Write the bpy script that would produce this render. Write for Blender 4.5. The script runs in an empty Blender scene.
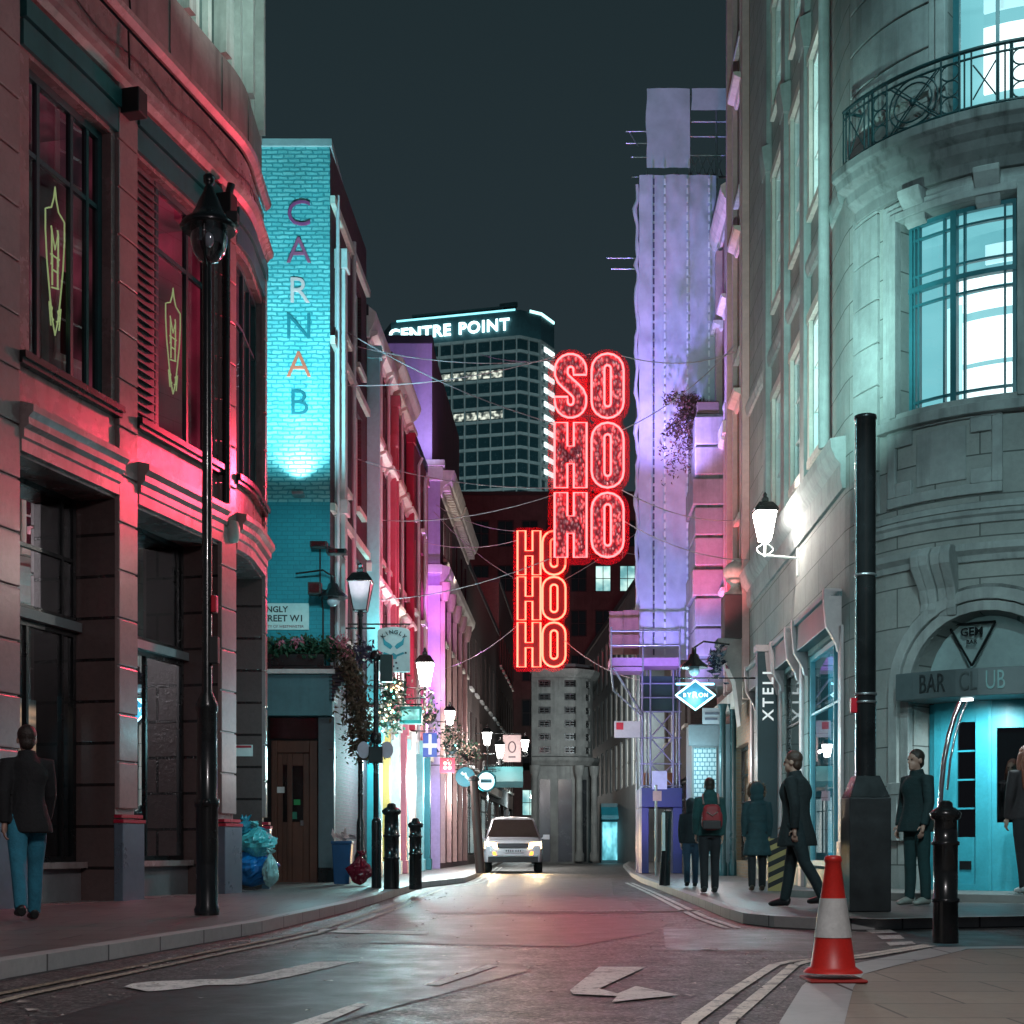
import bpy, bmesh, math, random
from mathutils import Vector, Matrix, noise as mnoise
random.seed(7)
PI = math.pi
SC = bpy.context.scene
COL = SC.collection
FPX, CXP, CYP, CAMH = 1450.0, 512.0, 848.0, 0.8

def at(px, py, D):
    """photo pixel at depth D metres -> world point"""
    return Vector(((px - CXP) / FPX * D, D, CAMH - (py - CYP) / FPX * D))
def gnd(px, py, z=0.0):
    D = (CAMH - z) * FPX / (py - CYP)
    return Vector(((px - CXP) / FPX * D, D, z))

# ------------------------------------------------------------------ materials
def _nt(name):
    m = bpy.data.materials.new(name); m.use_nodes = True
    nt = m.node_tree
    return m, nt, nt.nodes['Principled BSDF']
def N(nt, t, **k):
    n = nt.nodes.new(t)
    for a, v in k.items(): setattr(n, a, v)
    return n
def c4(c): return (c[0], c[1], c[2], 1.0)
def mixrgb(nt, fac, a, b, mode='MIX'):
    n = N(nt, 'ShaderNodeMix', data_type='RGBA', blend_type=mode)
    for i, v in ((0, fac), (6, a), (7, b)):
        if isinstance(v, (int, float)): n.inputs[i].default_value = v
        elif isinstance(v, tuple): n.inputs[i].default_value = c4(v)
        else: nt.links.new(v, n.inputs[i])
    return n.outputs[2]
def noise_of(nt, coord, scale, detail=4, rough=.6):
    n = N(nt, 'ShaderNodeTexNoise'); n.inputs['Scale'].default_value = scale
    n.inputs['Detail'].default_value = detail; n.inputs['Roughness'].default_value = rough
    nt.links.new(coord, n.inputs['Vector']); return n.outputs['Fac']
def ramp(nt, fac, p0, p1, c0=(0,0,0), c1=(1,1,1)):
    r = N(nt, 'ShaderNodeValToRGB'); e = r.color_ramp.elements
    e[0].position, e[1].position = p0, p1; e[0].color, e[1].color = c4(c0), c4(c1)
    nt.links.new(fac, r.inputs[0]); return r.outputs[0]

def M(name, col, rough=.6, metal=0., var=.25, vscale=1.2, bump=.0, bscale=30., spec=.5, streak=0., rvar=.12, coat=0.):
    """plain surface: colour broken up by two noises (dirt, wear), own roughness variation, fine bump"""
    m, nt, b = _nt(name); L = nt.links
    tc = N(nt, 'ShaderNodeTexCoord').outputs['Object']
    n1 = noise_of(nt, tc, vscale, 6, .65); n2 = noise_of(nt, tc, vscale * 9, 4)
    dark = tuple(x * (1 - var) for x in col); lite = tuple(min(1, x * (1 + var * .6)) for x in col)
    c = mixrgb(nt, ramp(nt, n1, .3, .7), dark, lite)
    c = mixrgb(nt, ramp(nt, n2, .35, .75), c, mixrgb(nt, .35, c, tuple(x * .6 for x in col)))
    if streak:
        mp = N(nt, 'ShaderNodeMapping'); mp.inputs['Scale'].default_value = (5, 5, .35); L.new(tc, mp.inputs[0])
        n3 = noise_of(nt, mp.outputs[0], 1.0, 5)
        c = mixrgb(nt, ramp(nt, n3, .5, .72), c, mixrgb(nt, streak, c, tuple(x * .25 for x in col)))
    L.new(c, b.inputs['Base Color'])
    b.inputs['Metallic'].default_value = metal; b.inputs['Specular IOR Level'].default_value = spec
    if coat: b.inputs['Coat Weight'].default_value = coat
    mr = N(nt, 'ShaderNodeMapRange'); mr.inputs[3].default_value = max(.02, rough - rvar); mr.inputs[4].default_value = min(1, rough + rvar)
    L.new(n1, mr.inputs[0]); L.new(mr.outputs[0], b.inputs['Roughness'])
    if bump:
        bp = N(nt, 'ShaderNodeBump'); bp.inputs['Strength'].default_value = bump; bp.inputs['Distance'].default_value = .02
        L.new(noise_of(nt, tc, bscale, 5), bp.inputs['Height']); L.new(bp.outputs[0], b.inputs['Normal'])
    return m
def MB_(name, c1, c2, mortar, bw=.225, bh=.075, ms=.01, rough=.85, bump=.6, dist=.01, var=.3, offset=.5, spec=.35, vscale=.8, warp=0.):
    """bricks / ashlar / slabs laid in the metre UVs of the wall"""
    m, nt, b = _nt(name); L = nt.links
    uv = N(nt, 'ShaderNodeTexCoord'); t = N(nt, 'ShaderNodeTexBrick')
    if warp:
        nz_ = N(nt, 'ShaderNodeTexNoise'); nz_.inputs['Scale'].default_value = 5.; nz_.inputs['Detail'].default_value = 4; L.new(uv.outputs['UV'], nz_.inputs['Vector'])
        sb = N(nt, 'ShaderNodeVectorMath', operation='MULTIPLY_ADD'); sb.inputs[1].default_value = (warp * 3, warp, 0); L.new(nz_.outputs['Color'], sb.inputs[0]); L.new(uv.outputs['UV'], sb.inputs[2]); L.new(sb.outputs[0], t.inputs['Vector'])
    else: L.new(uv.outputs['UV'], t.inputs['Vector'])
    for k, v in (('Color1', c4(c1)), ('Color2', c4(c2)), ('Mortar', c4(mortar)), ('Scale', 1.), ('Mortar Size', ms), ('Mortar Smooth', .15), ('Brick Width', bw), ('Row Height', bh)):
        t.inputs[k].default_value = v
    t.offset = offset
    n1 = noise_of(nt, uv.outputs['Object'], vscale, 6, .65); n2 = noise_of(nt, uv.outputs['Object'], 14, 5, .7)
    c = mixrgb(nt, ramp(nt, n1, .3, .75), t.outputs['Color'], mixrgb(nt, var, t.outputs['Color'], tuple(x * .35 for x in c1)))
    c = mixrgb(nt, ramp(nt, n2, .45, .8), c, mixrgb(nt, .4, c, tuple(x * .5 for x in c1)))
    L.new(c, b.inputs['Base Color']); b.inputs['Roughness'].default_value = rough; b.inputs['Specular IOR Level'].default_value = spec
    h = N(nt, 'ShaderNodeMath', operation='MULTIPLY_ADD'); h.inputs[1].default_value = -1.0
    L.new(t.outputs['Fac'], h.inputs[0]); s = N(nt, 'ShaderNodeMath', operation='MULTIPLY'); s.inputs[1].default_value = .5
    L.new(n2, s.inputs[0]); L.new(s.outputs[0], h.inputs[2])
    bp = N(nt, 'ShaderNodeBump'); bp.inputs['Strength'].default_value = bump; bp.inputs['Distance'].default_value = dist
    L.new(h.outputs[0], bp.inputs['Height']); L.new(bp.outputs[0], b.inputs['Normal'])
    return m
def ME(name, col, strength):
    """something that gives off light"""
    m, nt, b = _nt(name)
    b.inputs['Base Color'].default_value = c4(tuple(x * .5 for x in col)); b.inputs['Roughness'].default_value = .4
    b.inputs['Emission Color'].default_value = c4(col); b.inputs['Emission Strength'].default_value = strength
    return m
def MLIT(name, c_lo, c_hi, s_lo, s_hi, sx=.8, sz=2.2, detail=2, sharp=.12):
    """lit room seen through a window: soft furniture-like patches of light"""
    m, nt, b = _nt(name); L = nt.links
    uv = N(nt, 'ShaderNodeTexCoord').outputs['UV']; mp = N(nt, 'ShaderNodeMapping'); mp.inputs['Scale'].default_value = (sx, sz, 1)
    L.new(uv, mp.inputs[0]); n = noise_of(nt, mp.outputs[0], 1.0, detail, .5)
    f = ramp(nt, n, .5 - sharp, .5 + sharp)
    L.new(mixrgb(nt, f, c_lo, c_hi), b.inputs['Emission Color'])
    mr = N(nt, 'ShaderNodeMapRange'); mr.inputs[3].default_value = s_lo; mr.inputs[4].default_value = s_hi
    L.new(f, mr.inputs[0]); L.new(mr.outputs[0], b.inputs['Emission Strength'])
    b.inputs['Base Color'].default_value = (.1, .1, .1, 1); b.inputs['Roughness'].default_value = .8
    return m
def MG(name, tint=(.6,.7,.7), refl=1.6, rough=.0, base=.03):
    """window glass: clear with a mirror reflection that grows at a glancing view"""
    m, nt, b = _nt(name); L = nt.links; nt.nodes.remove(b)
    tr = N(nt, 'ShaderNodeBsdfTransparent'); tr.inputs[0].default_value = c4(tint)
    gl = N(nt, 'ShaderNodeBsdfGlossy'); gl.inputs['Roughness'].default_value = rough; gl.inputs[0].default_value = (.95,.97,1,1)
    fr = N(nt, 'ShaderNodeFresnel'); fr.inputs['IOR'].default_value = 1.5
    ma = N(nt, 'ShaderNodeMath', operation='MULTIPLY_ADD', use_clamp=True); ma.inputs[1].default_value = refl; ma.inputs[2].default_value = base
    L.new(fr.outputs[0], ma.inputs[0]); mx = N(nt, 'ShaderNodeMixShader')
    L.new(ma.outputs[0], mx.inputs[0]); L.new(tr.outputs[0], mx.inputs[1]); L.new(gl.outputs[0], mx.inputs[2])
    L.new(mx.outputs[0], nt.nodes['Material Output'].inputs['Surface']); return m

# ------------------------------------------------------------------ frames (plan lines of facades)
class Frame:
    """u metres along a plan line, o metres out of the wall, z up"""
    def __init__(s, pts, side=1, base=0.):
        s.p = [Vector((a, b)) for a, b in pts]; s.u = [0.]
        segn = []
        for a, b in zip(s.p, s.p[1:]):
            d = b - a; s.u.append(s.u[-1] + d.length); d.normalize(); segn.append(Vector((d.y, -d.x)) * side)
        s.n = [segn[0]] + [(a + b).normalized() for a, b in zip(segn, segn[1:])] + [segn[-1]]
        s.len = s.u[-1]
    def pt(s, u, o=0., z=0.):
        us = s.u; i = 0
        while i < len(us) - 2 and u > us[i + 1]: i += 1
        t = (u - us[i]) / (us[i + 1] - us[i]); tn = min(1, max(0, t))
        p = s.p[i].lerp(s.p[i + 1], t); n = s.n[i].lerp(s.n[i + 1], tn).normalized()
        return Vector((p.x + n.x * o, p.y + n.y * o, z))
    def dirs(s, u):
        a, b = s.pt(u - .01), s.pt(u + .01); d = (b - a).normalized(); o = s.pt(u, 1.) - s.pt(u, 0.)
        return d, o
    def br(s, u0, u1):
        return [u0] + [x for x in s.u[1:-1] if u0 + 1e-4 < x < u1 - 1e-4] + [u1]
    def hu(s, px, o=0., u0=0., u1=None):
        """u where photo column px meets the wall"""
        k = (px - CXP) / FPX; u1 = s.len if u1 is None else u1; n = 600; best = None; prev = None
        for i in range(n + 1):
            u = u0 + (u1 - u0) * i / n; q = s.pt(u, o); v = q.x - k * q.y
            if prev is not None and (v <= 0 < prev[1] or v >= 0 > prev[1]):
                t = prev[1] / (prev[1] - v); return prev[0] + (u - prev[0]) * t
            if best is None or abs(v) < best[1]: best = (u, abs(v))
            prev = (u, v)
        return best[0]
    def hz(s, u, py, o=0.):
        return CAMH - (py - CYP) / FPX * s.pt(u, o).y
    def proj(s, x, y):
        best = (1e9, 0); q = Vector((x, y))
        for i in range(len(s.p) - 1):
            a, b = s.p[i], s.p[i + 1]; d = b - a; t = min(1, max(0, (q - a).dot(d) / d.length_squared)); e = (q - a - d * t).length
            if e < best[0] - 1e-6: best = (e, s.u[i] + d.length * t)
        return best[1]
    def h(s, px, py, o=0.):
        u = s.hu(px, o); return u, s.hz(u, py, o)

# ------------------------------------------------------------------ mesh collector
class MB:
    def __init__(s): s.v = []; s.f = []; s.sm = []
    def add(s, vs, fs, sm=False):
        k = len(s.v); s.v += [tuple(v) for v in vs]
        for f in fs: s.f.append([i + k for i in f]); s.sm.append(sm)
        return s
    def quad(s, a, b, c, d): return s.add([a, b, c, d], [(0, 1, 2, 3)])
    def box(s, x0, x1, y0, y1, z0, z1, T=None):
        vs = [Vector((x, y, z)) for z in (z0, z1) for y in (y0, y1) for x in (x0, x1)]
        if T is not None: vs = [T(v) if callable(T) else T @ v for v in vs]
        return s.add(vs, [(0,2,3,1),(4,5,7,6),(0,1,5,4),(2,6,7,3),(0,4,6,2),(1,3,7,5)])
    def fbox(s, F, u0, u1, o0, o1, z0, z1, taper=0.):
        us = F.br(u0, u1); vs = []; fs = []
        for u in us: vs += [F.pt(u, o0, z0), F.pt(u, o1 - taper, z0), F.pt(u, o1, z1), F.pt(u, o0, z1)]
        for i in range(len(us) - 1):
            a, b = i * 4, i * 4 + 4
            for j in range(4): k = (j + 1) % 4; fs.append((a + j, a + k, b + k, b + j))
        e = (len(us) - 1) * 4; fs += [(3,2,1,0), (e, e+1, e+2, e+3)]
        return s.add(vs, fs)
    def fprof(s, F, u0, u1, prof):
        """extrude a closed (o,z) profile along the wall"""
        us = F.br(u0, u1); n = len(prof); vs = [F.pt(u, o, z) for u in us for o, z in prof]; fs = []
        for i in range(len(us) - 1):
            for j in range(n): k = (j + 1) % n; fs.append((i*n + j, i*n + k, i*n + n + k, i*n + n + j))
        e = (len(us) - 1) * n; fs += [tuple(range(n))[::-1], tuple(range(e, e + n))]
        return s.add(vs, fs)
    def fwall(s, F, u0, u1, z0, z1, holes=(), depth=.2, o=0., arch=None):
        us = sorted(set([round(x, 5) for x in F.br(u0, u1)] + [round(x, 5) for h in holes for x in (h[0], h[1]) if u0 <= x <= u1]))
        zs = sorted(set([z0, z1] + [round(x, 5) for h in holes for x in (h[2], h[3]) if z0 < x < z1]))
        for a, b in zip(us, us[1:]):
            for c, d in zip(zs, zs[1:]):
                mu, mz = (a + b) / 2, (c + d) / 2
                if any(h[0] < mu < h[1] and h[2] < mz < h[3] for h in holes): continue
                s.quad(F.pt(a, o, c), F.pt(b, o, c), F.pt(b, o, d), F.pt(a, o, d))
        for h in holes:
            a, b, c, d = h[:4]; dp = h[4] if len(h) > 4 else depth
            us2 = F.br(a, b)
            for p, q in zip(us2, us2[1:]):
                if c > z0 + 1e-3: s.quad(F.pt(p, o, c), F.pt(q, o, c), F.pt(q, o - dp, c), F.pt(p, o - dp, c))
                s.quad(F.pt(p, o, d), F.pt(q, o, d), F.pt(q, o - dp, d), F.pt(p, o - dp, d))
            for u in (a, b): s.quad(F.pt(u, o, c), F.pt(u, o, d), F.pt(u, o - dp, d), F.pt(u, o - dp, c))
        return s
    def prism(s, poly, fn, d0, d1):
        n = len(poly); vs = [fn(x, y, d0) for x, y in poly] + [fn(x, y, d1) for x, y in poly]
        fs = [tuple(range(n))[::-1], tuple(range(n, 2 * n))] + [(i, (i+1) % n, n + (i+1) % n, n + i) for i in range(n)]
        return s.add(vs, fs)
    def tube(s, pts, r, n=8, closed=False, caps=True, sm=True, flat=None):
        pts = [Vector(p) for p in pts]; m = len(pts); rs = r if isinstance(r, (list, tuple)) else [r] * m
        vs = []; fs = []; up = None
        for i, p in enumerate(pts):
            a = pts[i - 1] if (i or closed) else p; b = pts[(i + 1) % m] if (i < m - 1 or closed) else p
            t = (b - a).normalized()
            if up is None:
                up = Vector((0, 0, 1)) if abs(t.z) < .9 else Vector((0, 1, 0))
            x = t.cross(up).normalized(); y = x.cross(t).normalized(); up = y
            rx, ry = rs[i] if isinstance(rs[i], (tuple, list)) else (rs[i], rs[i])
            for j in range(n):
                w = 2 * PI * j / n; vs.append(p + x * math.cos(w) * rx + y * math.sin(w) * ry)
        for i in range(m if closed else m - 1):
            a, b = i * n, ((i + 1) % m) * n
            for j in range(n): k = (j + 1) % n; fs.append((a + j, a + k, b + k, b + j))
        s.add(vs, fs, sm)
        if caps and not closed:
            s.add(vs[:n], [tuple(range(n))[::-1]]); s.add(vs[-n:], [tuple(range(n))])
        return s
    def lathe(s, c, prof, n=16, sm=True, sx=1., sy=1., rot=0.):
        c = Vector(c); vs = []; fs = []; m = len(prof)
        for r, z in prof:
            for j in range(n):
                w = 2 * PI * j / n + rot; vs.append(c + Vector((math.cos(w) * r * sx, math.sin(w) * r * sy, z)))
        for i in range(m - 1):
            a, b = i * n, i * n + n
            for j in range(n): k = (j + 1) % n; fs.append((a + j, a + k, b + k, b + j))
        s.add(vs, fs, sm)
        if prof[0][0] > 1e-4: s.add(vs[:n], [tuple(range(n))[::-1]])
        if prof[-1][0] > 1e-4: s.add(vs[-n:], [tuple(range(n))])
        return s
    def ball(s, c, r, n=12, sx=1, sy=1, sz=1):
        return s.lathe(c, [(max(1e-5, r * math.sin(PI * i / n)), -r * sz * math.cos(PI * i / n)) for i in range(n + 1)], n + 4, True, sx, sy)
    def leaves(s, pts, size, jitter=.5):
        for p in pts:
            a = Vector((random.gauss(0, 1), random.gauss(0, 1), random.gauss(0, 1))).normalized()
            b = a.orthogonal().normalized(); k = size * random.uniform(1 - jitter, 1 + jitter); p = Vector(p)
            c = a.cross(b); s.add([p - a * k, p + b * k * .45, p + a * k, p - b * k * .45 + c * k * .15], [(0, 1, 2, 3)])
        return s
    def text(s, body, fn, size=1., depth=.01, align='CENTER', bold=0., track=1.):
        """letters as solid shapes; fn(x,y,d) puts them in the world"""
        cu = bpy.data.curves.new('t', 'FONT'); cu.body = body; cu.size = size; cu.extrude = depth / 2; cu.align_x = align; cu.align_y = 'CENTER'
        cu.offset = bold; cu.space_character = track; cu.resolution_u = 3
        o = bpy.data.objects.new('t', cu); COL.objects.link(o); dg = bpy.context.evaluated_depsgraph_get()
        me = o.evaluated_get(dg).to_mesh(); vs = [fn(v.co.x, v.co.y, v.co.z + depth / 2) for v in me.vertices]
        s.add(vs, [tuple(p.vertices) for p in me.polygons]); o.evaluated_get(dg).to_mesh_clear()
        bpy.data.objects.remove(o); bpy.data.curves.remove(cu); return s
    def build(s, name, mat, parent=None, bevel=0., fix=True, remesh=0., smooth_iter=0, shade=None, uvF=None):
        me = bpy.data.meshes.new(name); me.from_pydata([tuple(v) for v in s.v], [], s.f)
        bm = bmesh.new(); bm.from_mesh(me)
        for f, q in zip(bm.faces, s.sm): f.smooth = q if shade is None else shade
        if fix: bmesh.ops.recalc_face_normals(bm, faces=bm.faces)
        uvl = bm.loops.layers.uv.new('uv')
        for f in bm.faces:
            n = f.normal
            if uvF is not None:
                for l in f.loops: l[uvl].uv = (uvF.proj(l.vert.co.x, l.vert.co.y), l.vert.co.z)
            elif abs(n.z) > .75:
                for l in f.loops: l[uvl].uv = (l.vert.co.x, l.vert.co.y)
            else:
                t = Vector((-n.y, n.x)).normalized() if (abs(n.x) + abs(n.y)) > 1e-6 else Vector((1, 0))
                if abs(t.x) < .001: t.x = 0.
                for l in f.loops: l[uvl].uv = (l.vert.co.x * t.x + l.vert.co.y * t.y, l.vert.co.z)
        bm.to_mesh(me); bm.free(); me.materials.append(mat)
        o = bpy.data.objects.new(name, me); COL.objects.link(o)
        if remesh:
            md = o.modifiers.new('r', 'REMESH'); md.mode = 'VOXEL'; md.voxel_size = remesh; md.use_smooth_shade = True
            if smooth_iter: sm = o.modifiers.new('s', 'SMOOTH'); sm.iterations = smooth_iter; sm.factor = .5
            dg = bpy.context.evaluated_depsgraph_get(); new = bpy.data.meshes.new_from_object(o.evaluated_get(dg))
            o.modifiers.clear(); o.data = new; new.materials.clear(); new.materials.append(mat)
        if bevel:
            md = o.modifiers.new('bevel', 'BEVEL'); md.width = bevel; md.segments = 2; md.limit_method = 'ANGLE'; md.angle_limit = math.radians(40)
        if parent is not None: adopt(o, parent)
        return o
def adopt(o, parent):
    o.parent = parent; m = Matrix.Identity(4); q = parent
    off = Vector((0, 0, 0))
    while q is not None: off += q.location if q.parent is None else Vector((0, 0, 0)); q = q.parent
    if parent.parent is None: o.matrix_parent_inverse = Matrix.Translation(-off)
    return o
def tag(o, label=None, cat=None, group=None, kind=None):
    for k, v in (('label', label), ('category', cat), ('group', group), ('kind', kind)):
        if v: o[k] = v
    return o
def thing(name, label, cat, loc=(0, 0, 0), group=None):
    o = bpy.data.objects.new(name, None); COL.objects.link(o); o.location = loc; o.empty_display_size = .2
    return tag(o, label, cat, group)
def dup(root, loc, rz=0., label=None, scale=None):
    def cp(o, par):
        c = o.copy(); COL.objects.link(c); c.parent = par
        for ch in o.children: cp(ch, c)
        return c
    r = cp(root, None); r.location = loc; r.rotation_euler[2] = rz
    if scale: r.scale = (scale,) * 3
    if label: r['label'] = label
    return r
def struct(name, mb, mat, **k): return tag(mb.build(name, mat, **k), kind='structure')
def lamp(kind, name, loc, power, col, radius=.05, target=None, angle=60, blend=.6, size=None):
    l = bpy.data.lights.new(name, kind); l.energy = power; l.color = col
    o = bpy.data.objects.new(name, l); COL.objects.link(o); o.location = loc
    if kind != 'AREA': l.shadow_soft_size = radius
    else: l.shape = 'RECTANGLE'; l.size, l.size_y = size
    if kind == 'SPOT': l.spot_size = math.radians(angle); l.spot_blend = blend
    if target is not None: o.rotation_euler = (Vector(target) - Vector(loc)).to_track_quat('-Z', 'Y').to_euler()
    return o

# a window: frame + glazing bars as the part, pane and room as its sub-parts
def window(root, F, u0, u1, z0, z1, o=-.15, fm=None, gm=None, nu=2, nz=2, fw=.06, bw=.03, room=None, name='window', sill=None, hood=None, rdepth=.5, rwide=0., us=None, zs=None):
    m = MB()
    m.fbox(F, u0, u0 + fw, o - .05, o + .03, z0, z1).fbox(F, u1 - fw, u1, o - .05, o + .03, z0, z1)
    m.fbox(F, u0 + fw, u1 - fw, o - .05, o + .03, z0, z0 + fw).fbox(F, u0 + fw, u1 - fw, o - .05, o + .03, z1 - fw, z1)
    for q in (us if us is not None else [i / nu for i in range(1, nu)]):
        c = u0 + (u1 - u0) * q; m.fbox(F, c - bw / 2, c + bw / 2, o - .045, o + .022, z0 + fw, z1 - fw)
    for q in (zs if zs is not None else [i / nz for i in range(1, nz)]):
        c = z0 + (z1 - z0) * q; m.fbox(F, u0 + fw, u1 - fw, o - .042, o + .018, c - bw / 2, c + bw / 2)
    w = m.build(name, fm, root)
    g = MB()
    uu = F.br(u0 + fw * .5, u1 - fw * .5)
    for a, b in zip(uu, uu[1:]): g.quad(F.pt(a, o - .01, z0 + fw * .5), F.pt(b, o - .01, z0 + fw * .5), F.pt(b, o - .01, z1 - fw * .5), F.pt(a, o - .01, z1 - fw * .5))
    g.build('pane', gm, w)
    if room is not None:
        k = rwide; r = MB(); a, b = F.pt(u0, o - .06), F.pt(u1, o - .06); d = (b - a).normalized(); n_ = F.pt((u0 + u1) / 2, -1.) - F.pt((u0 + u1) / 2, 0.)
        a2, b2 = a + n_ * rdepth - d * k, b + n_ * rdepth + d * k; V = lambda p, z: Vector((p.x, p.y, z))
        r.quad(V(a2, z0), V(b2, z0), V(b2, z1), V(a2, z1)).quad(V(a, z0), V(a2, z0), V(a2, z1), V(a, z1)).quad(V(b, z0), V(b2, z0), V(b2, z1), V(b, z1))
        r.quad(V(a, z0), V(b, z0), V(b2, z0), V(a2, z0)).quad(V(a, z1), V(b, z1), V(b2, z1), V(a2, z1))
        r.build('room', room, w)
    if sill: MB().fbox(F, u0 - .1, u1 + .1, -.05, .12, z0 - .12, z0 - .003).build('sill', sill, w)
    if hood:
        MB().fprof(F, u0 - .22, u1 + .22, [(-.05, z1 + .15), (.06, z1 + .15), (.10, z1 + .24), (.24, z1 + .30), (.26, z1 + .38), (-.05, z1 + .38)]).build('hood', hood, w)
    return w
# ------------------------------------------------------------------ camera, sky
cam = bpy.data.cameras.new('camera'); co = bpy.data.objects.new('camera', cam); COL.objects.link(co); SC.camera = co
co.location = (0, 0, CAMH); co.rotation_euler = (PI / 2, 0, 0)
cam.sensor_width = 36; cam.lens = 36 * FPX / 1024; cam.shift_y = (CYP - 512) / 1024; cam.clip_end = 3000; cam.clip_start = .1
SC.view_settings.view_transform = 'Standard'; SC.view_settings.look = 'None'; SC.view_settings.exposure = 0; SC.view_settings.gamma = 1
w = bpy.data.worlds.new('World'); SC.world = w; w.use_nodes = True
wn = w.node_tree; bg = wn.nodes['Background']
tc = N(wn, 'ShaderNodeTexCoord'); sx = N(wn, 'ShaderNodeSeparateXYZ'); wn.links.new(tc.outputs['Generated'], sx.inputs[0])
wr = N(wn, 'ShaderNodeValToRGB'); wn.links.new(sx.outputs[2], wr.inputs[0]); e = wr.color_ramp.elements
e[0].position, e[0].color = .06, (.048, .050, .062, 1); e[1].position, e[1].color = .55, (.0135, .0245, .0285, 1)   # city glow low down, teal night above
e2 = wr.color_ramp.elements.new(.25); e2.color = (.021, .033, .040, 1)
wn.links.new(wr.outputs[0], bg.inputs[0]); bg.inputs[1].default_value = 1.0
SC.cycles.use_denoising = True
SC.cycles.max_bounces = 6; SC.cycles.diffuse_bounces = 3; SC.cycles.glossy_bounces = 3; SC.cycles.transparent_max_bounces = 8
SC.cycles.sample_clamp_indirect = 4; SC.cycles.caustics_reflective = False; SC.cycles.caustics_refractive = False
SC.cycles.use_light_tree = True

# ------------------------------------------------------------------ palette
K = dict(
 red_granite=M('red_granite', (.30,.205,.20), .27, var=.35, vscale=1.6, bump=.15, bscale=80, streak=.45),
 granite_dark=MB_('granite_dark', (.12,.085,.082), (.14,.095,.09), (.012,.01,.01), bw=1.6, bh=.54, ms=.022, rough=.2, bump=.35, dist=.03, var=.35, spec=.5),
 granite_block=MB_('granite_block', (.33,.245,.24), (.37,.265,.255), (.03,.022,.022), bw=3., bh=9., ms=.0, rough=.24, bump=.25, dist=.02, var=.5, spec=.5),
 plinth_steel=M('plinth_steel', (.17,.22,.28), .3, .3, var=.2),
 black_paint=M('black_paint', (.010,.012,.013), .28, var=.4, bump=.05, bscale=60),
 black_matt=M('black_matt', (.012,.012,.013), .6),
 iron_black=M('iron_black', (.014,.016,.017), .25, .0, var=.4, vscale=4, coat=.3),
 teal_frame=M('teal_frame', (.020,.075,.080), .35, var=.3),
 teal_fascia=M('teal_fascia', (.03,.15,.15), .35, var=.3, streak=.3),
 stone_parapet=M('stone_parapet', (.27,.235,.225), .75, var=.35, streak=.6, bump=.2),
 stone_cornice=M('stone_cornice', (.40,.31,.30), .26, var=.3, streak=.4),
 pale_flute=M('pale_flute', (.55,.62,.58), .6, var=.3, streak=.5),
 glass=MG('glass'), glass_dark=MG('glass_dark', (.50,.58,.58), 1.5, .0), glass_clear=MG('glass_clear', (.85,.95,.95), 1.0),
 dark_room=M('dark_room', (.012,.016,.018), .8),
 curtain=M('curtain', (.16,.035,.045), .9, var=.4, streak=.5, vscale=3),
 asphalt=None,
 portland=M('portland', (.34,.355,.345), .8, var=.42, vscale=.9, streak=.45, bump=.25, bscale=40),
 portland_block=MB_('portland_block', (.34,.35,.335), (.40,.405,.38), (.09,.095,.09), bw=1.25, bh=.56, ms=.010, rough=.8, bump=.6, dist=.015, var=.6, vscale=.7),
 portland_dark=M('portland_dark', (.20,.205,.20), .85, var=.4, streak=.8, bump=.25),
 white_paint=M('white_paint', (.78,.79,.77), .45, var=.12, streak=.2),
 cream=M('cream', (.66,.60,.54), .6, var=.2, streak=.4, bump=.1),
 brick_red=MB_('brick_red', (.24,.10,.085), (.31,.13,.10), (.22,.19,.17)),
 brick_brown=MB_('brick_brown', (.20,.13,.085), (.27,.17,.10), (.20,.17,.14)),
 brick_dark=MB_('brick_dark', (.085,.06,.058), (.11,.075,.07), (.07,.06,.058)),
 brick_plum=MB_('brick_plum', (.20,.095,.11), (.25,.11,.125), (.17,.14,.14)),
 slate=M('slate', (.035,.035,.04), .6),
 metal_grey=M('metal_grey', (.35,.36,.37), .35, .8),
 stainless=M('stainless', (.75,.77,.78), .16, 1.0, var=.1),
 skin=M('skin', (.42,.25,.19), .55, var=.12),
)
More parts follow.
